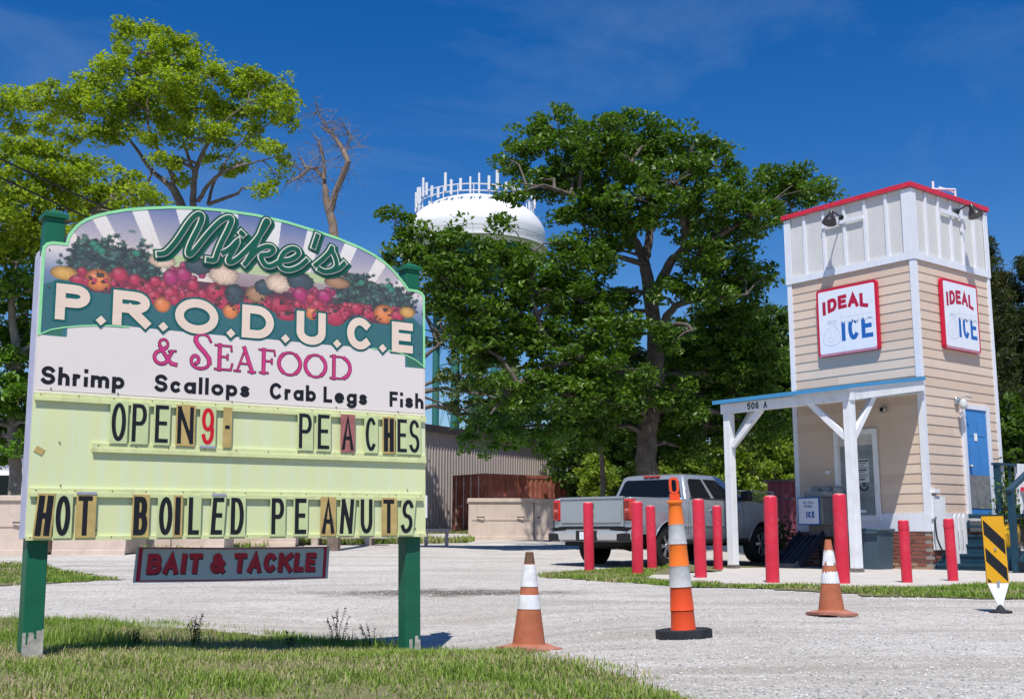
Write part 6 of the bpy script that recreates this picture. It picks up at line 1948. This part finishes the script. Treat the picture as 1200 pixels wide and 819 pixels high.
def tree(name, label, cat, base, limbs, clumps, rs=.38, per=42, size=.085, dens=3.0, lo=(.035, .075, .010), hi=(.085, .15, .02), bark=None, seed=1, flat=.55, squash=.8, group=None, twigs=.5, open_=.0, elong=.5, links=True, limbscale=.60, leafmat=None):
    """limbs: list of (points, radii) in world space; clumps: (x, y, z, r) in world space"""
    t = thing(name, label, cat, base, 0, group)
    B0 = Vector(base); rg = random.Random(seed)
    b = MB(); nodes = []
    for pts, rad in limbs:
        P = [Vector(p) - B0 for p in pts]
        Q = []; R = []
        for i in range(len(P) - 1):
            a, c, d, e = P[max(i - 1, 0)], P[i], P[i + 1], P[min(i + 2, len(P) - 1)]
            for k in range(5):
                s = k / 5
                q = .5 * ((2 * c) + (d - a) * s + (2 * a - 5 * c + 4 * d - e) * s * s + (3 * c - a - 3 * d + e) * s ** 3)
                rr = rad[i] * (1 - s) + rad[i + 1] * s
                q += Vector((rg.uniform(-1, 1), rg.uniform(-1, 1), rg.uniform(-1, 1))) * rr * .10
                Q.append(q); R.append(rr)
        Q.append(P[-1]); R.append(rad[-1])
        b.tube(Q, [q * limbscale for q in R], 10 if rad[0] > .12 else 6)
        nodes += list(zip(Q, R))
    subs = []
    tw = MB()
    for (x, y, z, r) in clumps:
        c = Vector((x, y, z)) - B0
        if links and nodes:
            best = min(nodes, key=lambda n: (n[0] - c).length + (0 if n[0].z < c.z + .3 else 3))
            L = (c - best[0]).length
            if L > .3:
                m1 = best[0].lerp(c, .4) + Vector((rg.uniform(-.12, .12), rg.uniform(-.12, .12), .10)) * L
                m2 = best[0].lerp(c, .75) + Vector((rg.uniform(-.1, .1), rg.uniform(-.1, .1), .05)) * L
                r0 = min(best[1] * .7, .035 + .028 * L)
                b.tube([best[0], m1, m2, c], [r0, r0 * .7, r0 * .45, r0 * .25], 6)
        ns = max(3, int(dens * (r / rs) ** 2))
        for k in range(ns):
            d = Vector((rg.gauss(0, 1), rg.gauss(0, 1), rg.gauss(0, 1))).normalized()
            q = c + Vector((d.x, d.y, d.z * squash)) * r * (.35 + .70 * rg.random() ** .6) * (1.25 if rg.random() < open_ else 1)
            subs.append(tuple(q))
            if rg.random() < twigs:
                mid = c.lerp(q, .5) + Vector((0, 0, rg.uniform(-.05, .12)))
                tw.tube([c, mid, q], [.022, .015, .006], 3, cap=False)
    trunk = b.build('trunk', bark or BARK, t)
    if tw.v: tag(tw.build('twigs', bark or BARK, trunk), kind='stuff')
    leaf_mass('crown', t, np.array(subs), rs, per, size, lo, hi, flat, seed, mt=leafmat, elong=elong)
    return t

def CL(lst, y, depth=1.6, seed=0):
    rg = random.Random(seed)
    out = []
    for e in lst:
        u, v, r = e[:3]
        dy = e[3] if len(e) > 3 else rg.uniform(-depth, depth)
        p = at(u, v, y + dy)
        out.append((p.x, p.y, p.z, r * (y + dy) / 1327))
    return out

# ---- live oak behind the pickup
OY = 32.0
oak_base = (3.98, OY, terrain(3.98, OY) - .1)
def W(u, v, y): return tuple(at(u, v, y))
limbs = [
 ([oak_base, W(758, 540, OY), W(764, 470, OY), W(768, 410, OY), W(762, 355, OY), W(756, 310, OY - .3)], [.62, .50, .46, .40, .34, .27]),
 ([W(756, 312, OY), W(748, 290, OY), W(725, 262, OY - .6), W(700, 240, OY - 1), W(660, 225, OY - 1.2), W(610, 215, OY - 1.5)], [.26, .22, .17, .13, .09, .04]),
 ([W(757, 300, OY), W(762, 260, OY + .3), W(755, 220, OY + .6), W(735, 185, OY + .5), W(715, 150, OY)], [.24, .17, .13, .09, .04]),
 ([W(766, 350, OY), W(785, 310, OY - .5), W(805, 290, OY - .8), W(828, 285, OY - 1), W(865, 262, OY - .5), W(900, 240, OY)], [.28, .23, .20, .16, .10, .04]),
 ([W(800, 292, OY - .8), W(806, 250, OY), W(800, 205, OY + .3), W(812, 175, OY)], [.16, .12, .08, .03]),
 ([W(768, 400, OY), W(782, 370, OY - .7), W(800, 355, OY - 1), W(835, 350, OY - 1.2), W(875, 345, OY - 1)], [.24, .19, .15, .11, .05]),
 ([W(768, 415, OY), W(775, 385, OY - .8), W(802, 380, OY - 1.4), W(812, 388, OY - 1.6)], [.16, .14, .10, .08]),
 ([W(762, 470, OY), W(735, 440, OY - 1.2), W(700, 425, OY - 2), W(655, 408, OY - 2.6), W(615, 372, OY - 3), W(570, 350, OY - 3.2), W(525, 335, OY - 3.2)], [.30, .27, .24, .19, .15, .10, .04]),
 ([W(690, 424, OY - 2), W(640, 430, OY - 2.8), W(600, 455, OY - 3.4), W(575, 485, OY - 3.8)], [.16, .12, .08, .04]),
 ([W(640, 398, OY - 2.7), W(622, 345, OY - 3), W(628, 300, OY - 3), W(612, 285, OY - 3)], [.13, .09, .06, .03]),
 ([W(768, 440, OY), W(800, 440, OY + 1), W(850, 425, OY + 1.5), W(890, 430, OY + 1.5)], [.20, .15, .10, .04]),
]
oakc = CL([(742,382,20,-1.6),(718,405,22,-1.5),(792,398,20,-1.6),(742,432,22,-1.6),(700,362,26,-1.5),(765,248,24,-1),(724,292,14,-1),(838,300,26),(862,322,24),(690,300,24),(772,345,11,-1.2),(735,270,20,-1),(845,400,26),(885,395,18),(735,158,34),(700,165,38),(655,160,34),(622,165,26),(604,188,24),(775,165,34),(808,178,32),(838,195,32),(715,200,44),(668,205,42),(635,214,26),(596,226,16,-2),(790,215,44),(840,240,38),(872,222,26),(905,218,28),(938,212,28),(962,222,18),(930,240,24),(893,252,28),(858,275,36),(825,300,30),(745,232,36),(760,190,34),(700,245,32),(668,258,22),(815,258,30),
 (465,262,18,-3),(492,278,24,-3),(470,292,22,-3),(520,285,22,-3.2),(540,268,14,-3.2),(590,262,11,-3),(622,306,24,-3),(664,285,18,-2.5),(590,300,22,-3),(555,300,28,-3.2),(520,315,30,-3.2),(485,310,22,-3),(540,335,34,-3),(580,335,34,-3),(620,335,36,-2.6),(655,320,34,-2),(690,310,30,-1.5),(712,292,20),(672,350,34,-2),(705,345,26),
 (525,362,26,-3),(560,372,32,-3.2),(600,372,32,-2.6),(640,380,36,-2.4),(685,385,34,-2),(722,378,28),(730,345,18),(570,408,30,-3),(610,412,32,-2.6),(548,395,20,-3),(655,425,34,-2.5),(700,430,34,-2),(735,420,26),(660,345,30,-2),(700,262,24),
 (590,455,24,-3.4),(628,455,28,-3),(668,465,32,-2.6),(708,470,34,-2),(560,440,16,-3),
 (800,330,24,-1),(822,345,28,-1),(852,325,28),(868,355,26),(838,372,30),(805,400,26,1),(880,335,18),(900,322,14),(860,398,30,1),(830,420,32,1),(790,430,28,1),(872,425,30,1),(905,425,24,1.5),(900,455,28,2),(860,460,34,2),(815,465,34,2),(735,460,30),(728,480,26,-1),(798,480,28,-.5),(785,455,20,-1),(745,540,24,1.5),(800,530,26,1.5),(735,500,34,1),(690,505,32,-1),(780,490,34,1.5),(830,500,36,2),(880,500,32,2),(915,490,20,3)], OY, 1.8, 5)
tree('live_oak', 'huge live oak with gnarled grey limbs spreading behind the pickup truck', 'tree', oak_base, limbs, oakc, rs=.36, per=68, size=.080, dens=5.0, lo=(.035, .085, .007), hi=(.12, .215, .017), bark=mat('oak_bark', (.105, .088, .075), .9, var=.45, scale=4, bump=.8, bscale=14), seed=3, open_=.16)
# bright hanging branch in front of the warehouse
spray = CL([(560,505,20),(585,500,26),(615,495,28),(645,500,24),(600,520,20),(570,525,14),(632,520,18),(660,515,16),(550,520,12)], 30.5, .7, 8)
bb = W(705, 560, 34)
tree('young_oak', 'bright leafy low oak branch hanging before the metal warehouse wall', 'tree', (bb[0], bb[1], terrain(bb[0], bb[1])), [([(bb[0], bb[1], terrain(bb[0], bb[1]) - .1), W(704, 520, 33.6), W(680, 500, 32.5), W(640, 498, 31.2), W(600, 502, 30.7), W(570, 510, 30.5)], [.14, .12, .09, .07, .05, .02])],
     spray, rs=.30, per=44, size=.075, dens=3.2, lo=(.05, .13, .012), hi=(.11, .23, .025), seed=14)

# ---- tall yellow green tree on the left
LY = 36.0
lb = (at(226, 600, LY).x, LY, terrain(-10, LY) - .1)
limbs = [
 ([lb, W(224, 420, LY), W(222, 300, LY), W(210, 236, LY), W(198, 215, LY)], [.40, .36, .30, .24, .20]),
 ([W(222, 290, LY), W(226, 240, LY), W(228, 205, LY - .3), W(240, 175, LY - .6), W(262, 145, LY - .8), W(290, 120, LY - 1)], [.22, .19, .15, .11, .07, .03]),
 ([W(232, 236, LY), W(246, 215, LY - .4), W(265, 200, LY - .8), W(300, 190, LY - 1), W(332, 182, LY - 1)], [.13, .11, .08, .05, .02]),
 ([W(244, 240, LY), W(252, 212, LY + .4), W(280, 170, LY + .6), W(325, 140, LY + .6)], [.10, .08, .05, .02]),
 ([W(200, 218, LY), W(178, 200, LY + .5), W(160, 175, LY + .6), W(140, 150, LY + .6), W(110, 125, LY + .5)], [.16, .12, .09, .06, .03]),
 ([W(205, 225, LY), W(196, 190, LY), W(176, 160, LY), W(172, 110, LY), W(165, 70, LY)], [.14, .11, .08, .06, .02]),
 ([W(228, 205, LY), W(215, 165, LY + .3), W(212, 120, LY + .4), W(205, 80, LY + .3)], [.10, .08, .05, .02]),
 ([W(178, 200, LY), W(170, 230, LY - .4), W(172, 250, LY - .4)], [.08, .06, .04]),
]
lc = CL([(155,38,18),(178,32,16),(205,42,18),(140,52,16),(170,62,26),(205,66,24),(232,64,14),(130,80,22),(108,92,18),(160,95,30),(200,98,32),(240,92,28),(272,92,24),(300,98,24),(326,104,20),(340,118,14),(90,108,20),(120,118,26),(155,130,28),(195,132,30),(235,128,30),(275,126,28),(310,130,24),(335,142,16),(60,108,18),(42,118,18),(20,118,16),(-5,120,22),(75,135,20),(105,148,22),(140,160,20),(225,160,20),(260,160,22),(295,158,18),(180,160,16),(55,148,16),(20,145,16),(318,172,14),(336,190,13),(322,208,12),(310,222,8),(285,190,12),(250,186,10),(190,186,10),(212,212,8),(205,190,8),(85,165,14),(265,205,8)], LY, 1.6, 9)
tree('tall_pale_tree', 'tall spreading yellow green tree rising behind the left of the sign', 'tree', lb, limbs, lc, rs=.38, per=72, size=.078, dens=5.0, lo=(.15, .22, .012), hi=(.36, .45, .035), seed=21, leafmat=PALELEAF, open_=.18, flat=.6)
# second, lower yellow green tree at far left
L2 = 30.0
l2b = (at(-30, 600, L2).x, L2, terrain(-14, L2) - .1)
limbs = [([l2b, W(-25, 450, L2), W(-20, 330, L2), W(20, 260, L2), W(70, 215, L2)], [.35, .3, .24, .14, .04]), ([W(-20, 330, L2), W(-30, 240, L2), W(10, 180, L2), W(40, 165, L2)], [.2, .15, .08, .03]), ([W(20, 260, L2), W(80, 260, L2), W(130, 235, L2), W(165, 225, L2)], [.12, .09, .06, .03])]
l2c = CL([(15,175,24),(45,172,22),(70,185,22),(30,200,28),(5,215,28),(60,215,28),(90,205,22),(115,195,16),(95,230,26),(130,215,22),(150,205,14),(120,240,24),(155,232,20),(175,225,14),(180,240,12),(70,245,28),(30,245,32),(0,250,30),(-30,190,34),(-30,240,34),(45,275,30),(15,285,30),(70,275,26),(100,262,20),(140,252,16),(-20,290,34)], L2, 1.5, 12)
tree('leaning_pale_tree', 'dense yellow green tree at the left edge above the sign post', 'tree', l2b, limbs, l2c, rs=.34, per=62, size=.075, dens=4.6, lo=(.14, .21, .012), hi=(.34, .42, .035), seed=23, leafmat=PALELEAF, open_=.12)
# darker broadleaf tree filling the left edge
L3 = 31.0
l3b = (at(17, 600, L3).x, L3 + .0, terrain(-13, L3) - .1)
limbs = [([l3b, W(18, 560, L3), W(16, 500, L3), W(20, 430, L3), W(14, 360, L3), W(20, 310, L3)], [.30, .28, .26, .22, .16, .06])]
l3c = CL([(10,300,26),(40,300,26),(70,300,26),(0,330,28),(32,335,28),(60,335,26),(12,365,26),(45,370,26),(0,395,28),(30,402,28),(60,400,24),(12,432,26),(45,435,26),(-5,465,26),(25,465,28),(55,468,24),(10,492,24),(38,498,24),(-8,515,22),(22,522,18),(5,535,16),(40,530,16),(50,500,22),(-40,350,40),(-40,430,40),(-40,500,34),(60,510,22),(-40,290,36),(90,340,30),(90,420,30)], L3, 1.2, 15)
tree('broadleaf_tree', 'dark green broadleaf tree with grey trunk beside the left post', 'tree', l3b, limbs, l3c, rs=.32, per=50, size=.085, dens=4.4, lo=(.06, .14, .012), hi=(.14, .27, .025), bark=BARKL, seed=25)

# ---- bare dead tree
DY = 30.0
t = thing('dead_tree', 'bare dead tree with forked pale branches above the arch of the sign', 'tree', (at(392, 600, DY).x, DY, terrain(-4.7, DY) - .1))
B0 = Vector(t.location)
b = MB(); nodes = []
dl = [([tuple(t.location), W(396, 420, DY), W(393, 300, DY), W(390, 262, DY), W(383, 238, DY), W(381, 222, DY)], [.18, .17, .15, .12, .10, .08]),
      ([W(387, 248, DY), W(393, 226, DY), W(402, 205, DY - .2), W(408, 190, DY - .3), W(400, 172, DY - .2), W(388, 156, DY), W(376, 149, DY)], [.10, .09, .09, .085, .06, .04, .025]),
      ([W(382, 226, DY), W(379, 208, DY + .2), W(370, 198, DY + .3), W(358, 196, DY + .4), W(352, 184, DY + .4)], [.08, .06, .05, .04, .02]),
      ([W(362, 198, DY), W(350, 208, DY), W(337, 215, DY)], [.05, .035, .015]),
      ([W(380, 210, DY), W(380, 190, DY), W(374, 168, DY), W(368, 158, DY)], [.05, .04, .025, .012]),
      ([W(404, 180, DY), W(412, 162, DY), W(404, 150, DY)], [.03, .018, .008]),
      ([W(388, 156, DY), W(376, 140, DY), W(370, 130, DY)], [.03, .015, .006])]
for pts, rad in dl:
    P = [Vector(p) - B0 for p in pts]
    b.tube(P, rad, 8)
b.build('trunk', DEADW, t)
tw = MB(); rg = random.Random(4)
for pts, rad in dl[1:]:
    P = [Vector(p) - B0 for p in pts]
    for k in range(26):
        i = rg.randrange(len(P) - 1); p = P[i].lerp(P[i + 1], rg.random())
        d = Vector((rg.gauss(0, 1), rg.gauss(0, .6), rg.gauss(.15, .8))).normalized(); L = rg.uniform(.2, .75)
        m_ = p + d * L * .5 + Vector((rg.gauss(0, .06), 0, rg.gauss(0, .06))); e = p + d * L + Vector((0, 0, rg.uniform(-.1, .1)))
        tw.tube([p, m_, e], [.012, .008, .003], 3, cap=False)
        for _ in range(2):
            f_ = m_.lerp(e, rg.random()); d2 = (d + Vector((rg.gauss(0, .7), rg.gauss(0, .5), rg.gauss(0, .7)))).normalized()
            tw.tube([f_, f_ + d2 * L * .4], [.007, .003], 3, cap=False)
tag(tw.build('twigs', mat('grey_twig', (.16, .145, .135), .9), t), kind='stuff')

# ---- trees behind the lot, right of the oak trunk and behind the kiosk
def bushy(name, label, u, y, vtop, vbot, rpx, seed, lo, hi, cat='tree', group='trees behind the lot', size=.12, per=46, dens=4.0, wide=1.0, rs=.42):
    base = at(u, 600, y); z0 = terrain(base.x, y)
    rg = random.Random(seed)
    top = at(u, vtop, y).z; bot = max(z0 + .3, at(u, vbot, y).z)
    R = rpx * y / 1327
    cl = []
    n = max(5, int((top - bot) / (R * .42)) * 3)
    for k in range(n):
        f = (k + .5) / n
        z = bot + (top - bot) * f
        w = R * (math.sin(PI * min(1, .22 + .74 * f)) ** .7) * .72 * wide
        a = k * 2.4
        r = R * rg.uniform(.36, .52)
        cl.append((base.x + math.cos(a) * w * rg.uniform(.5, 1), y + math.sin(a) * w * .8, min(z, top - r * .6), r))
    limbs = [([(base.x, y, z0 - .1), (base.x + rg.uniform(-.2, .2), y, z0 + (top - z0) * .35), (base.x + rg.uniform(-.4, .4), y, z0 + (top - z0) * .8)], [R * .10 + .05, R * .08 + .03, .03])]
    return tree(name, label, cat, (base.x, y, z0), limbs, cl, rs=rs, per=per, size=size, dens=dens, lo=lo, hi=hi, seed=seed, group=group, twigs=.2)
DKG = ((.03, .07, .010), (.085, .155, .018)); MDG = ((.04, .09, .01), (.11, .19, .02)); YLG = ((.11, .17, .012), (.25, .33, .03))
bushy('evergreen_tree', 'dark evergreen tree filling the gap under the left limbs of the oak', 692, 58, 420, 560, 60, 31, *DKG)
bushy('evergreen_tree', 'dark tree behind the pickup cab and the oak trunk', 715, 50, 440, 590, 70, 32, *DKG)
bushy('evergreen_tree', 'dark green tree right of the oak trunk above the pickup cab', 810, 48, 380, 590, 75, 33, *DKG)
bushy('evergreen_tree', 'tall dark tree between the oak and the ice tower', 890, 50, 360, 590, 70, 34, *DKG)
bushy('evergreen_tree', 'dark tree partly hidden behind the left side of the ice tower', 955, 47, 400, 590, 65, 35, *MDG)
bushy('leafy_bush', 'sunlit yellow green bush behind the pickup windows', 800, 42, 525, 600, 34, 36, *YLG, cat='bush', group='sunlit bushes behind the pickup', size=.08, rs=.3)
bushy('leafy_bush', 'sunlit yellow green bush behind the left porch post', 862, 41, 520, 600, 38, 37, *YLG, cat='bush', group='sunlit bushes behind the pickup', size=.08, rs=.3)
bushy('leafy_bush', 'sunlit yellow green bush above the maroon shed', 912, 43, 515, 600, 36, 38, *YLG, cat='bush', group='sunlit bushes behind the pickup', size=.08, rs=.3)
bushy('leafy_bush', 'small bright bush seen between container and oak trunk', 700, 46, 535, 590, 26, 39, *YLG, cat='bush', group='sunlit bushes behind the pickup', size=.08, rs=.3)
bushy('background_tree', 'tree crown behind the warehouse roof, nearly hidden by the oak', 600, 74, 440, 570, 60, 40, *MDG, size=.14, rs=.6)
wb = W(474, 600, 46.4); z0 = terrain(wb[0], wb[1])
tree('roadside_tree', 'olive green tree over the warehouse roof beside the right sign post', 'tree', (wb[0], wb[1], z0), [([(wb[0], wb[1], z0 - .1), W(474, 520, 46.4), W(480, 440, 46.4), W(520, 400, 46.6)], [.3, .26, .2, .08]), ([W(478, 470, 46.4), W(500, 450, 46.4), W(540, 440, 46.8)], [.16, .12, .04])],
     CL([(450,330,26),(480,350,28),(505,345,22),(540,352,24),(570,385,26),(545,415,22),(585,430,26),(520,395,14),(555,455,22),(540,440,22),(535,385,22),(548,480,16),(538,465,18),(590,470,22),(480,400,26),(450,420,30),(470,470,26),(530,475,10),(570,490,14)], 46.8, 1.0, 4), rs=.42, per=40, size=.11, dens=3.0, lo=(.05, .09, .02), hi=(.13, .17, .04), seed=61, open_=.2)
# junipers at the right edge: ragged spires
def juniper(u, y, vtop, vbot, w, label, seed, lo, hi):
    base = at(u, 600, y); z0 = terrain(base.x, y); top = at(u, vtop, y).z; rg = random.Random(seed)
    t = thing('juniper_tree', label, 'tree', (base.x, y, z0), 0, 'trees right of the tower')
    Hh = top - z0; subs = []
    b = MB(); b.tube([(0, 0, 0), (rg.uniform(-.1, .1), 0, Hh * .5), (0, 0, Hh)], [.24, .16, .02], 8)
    for k in range(230):
        f = rg.random() ** .9; z = z0 * 0 + Hh * (.08 + .92 * f); R = w * (1 - f) ** .55 * (.5 + .7 * rg.random()) + .1
        a = rg.uniform(0, 6.28)
        e = Vector((math.cos(a) * R, math.sin(a) * R, z + R * .55))
        s = Vector((0, 0, z - .1))
        if k % 2 == 0: b.tube([s, s.lerp(e, .6) + Vector((0, 0, -.05)), e], [.03, .02, .006], 4, cap=False)
        for q in range(7): subs.append(tuple(s.lerp(e, .35 + .7 * q / 6) + Vector((rg.gauss(0, .09), rg.gauss(0, .09), rg.gauss(0, .08)))))
    b.build('trunk', BARK, t)
    leaf_mass('crown', t, np.array(subs), .20, 26, .075, lo, hi, .9, seed, elong=.25)
juniper(1168, 36, 278, 600, 1.25, 'ragged dark juniper closest to the right side of the ice tower', 51, (.02, .045, .012), (.075, .085, .02))
juniper(1192, 38, 325, 600, 1.6, 'broad olive brown juniper at the right edge of the view', 52, (.03, .05, .012), (.10, .095, .025))
juniper(1232, 37, 300, 600, 1.7, 'dark juniper just inside the right edge behind the railing', 53, (.02, .045, .012), (.07, .085, .02))
bushy('evergreen_tree', 'dark low evergreen behind the railing at the right edge', 1200, 33, 470, 600, 45, 54, *DKG, group='trees right of the tower')

# ---- distant woods: one mass, nobody could count it
subs = []
rgd = np.random.default_rng(77)
for k in range(2600):
    x = rgd.uniform(-150, 150); y = 98 + rgd.uniform(0, 22) + abs(x) * .05
    gap = -13 < x < -3
    hmax = (6.5 + 1.5 * math.sin(x * .21) + 1.2 * math.sin(x * .53 + 1)) if not gap else 6
    subs.append((x, y, .8 + hmax * rgd.random() ** .7))
o = leaf_mass('distant_woods', None, np.array(subs), 1.3, 26, .34, (.03, .07, .012), (.075, .13, .02), .8, 78)
tag(o, 'distant band of dark green woods on the horizon behind the lot', 'woods', kind='stuff')
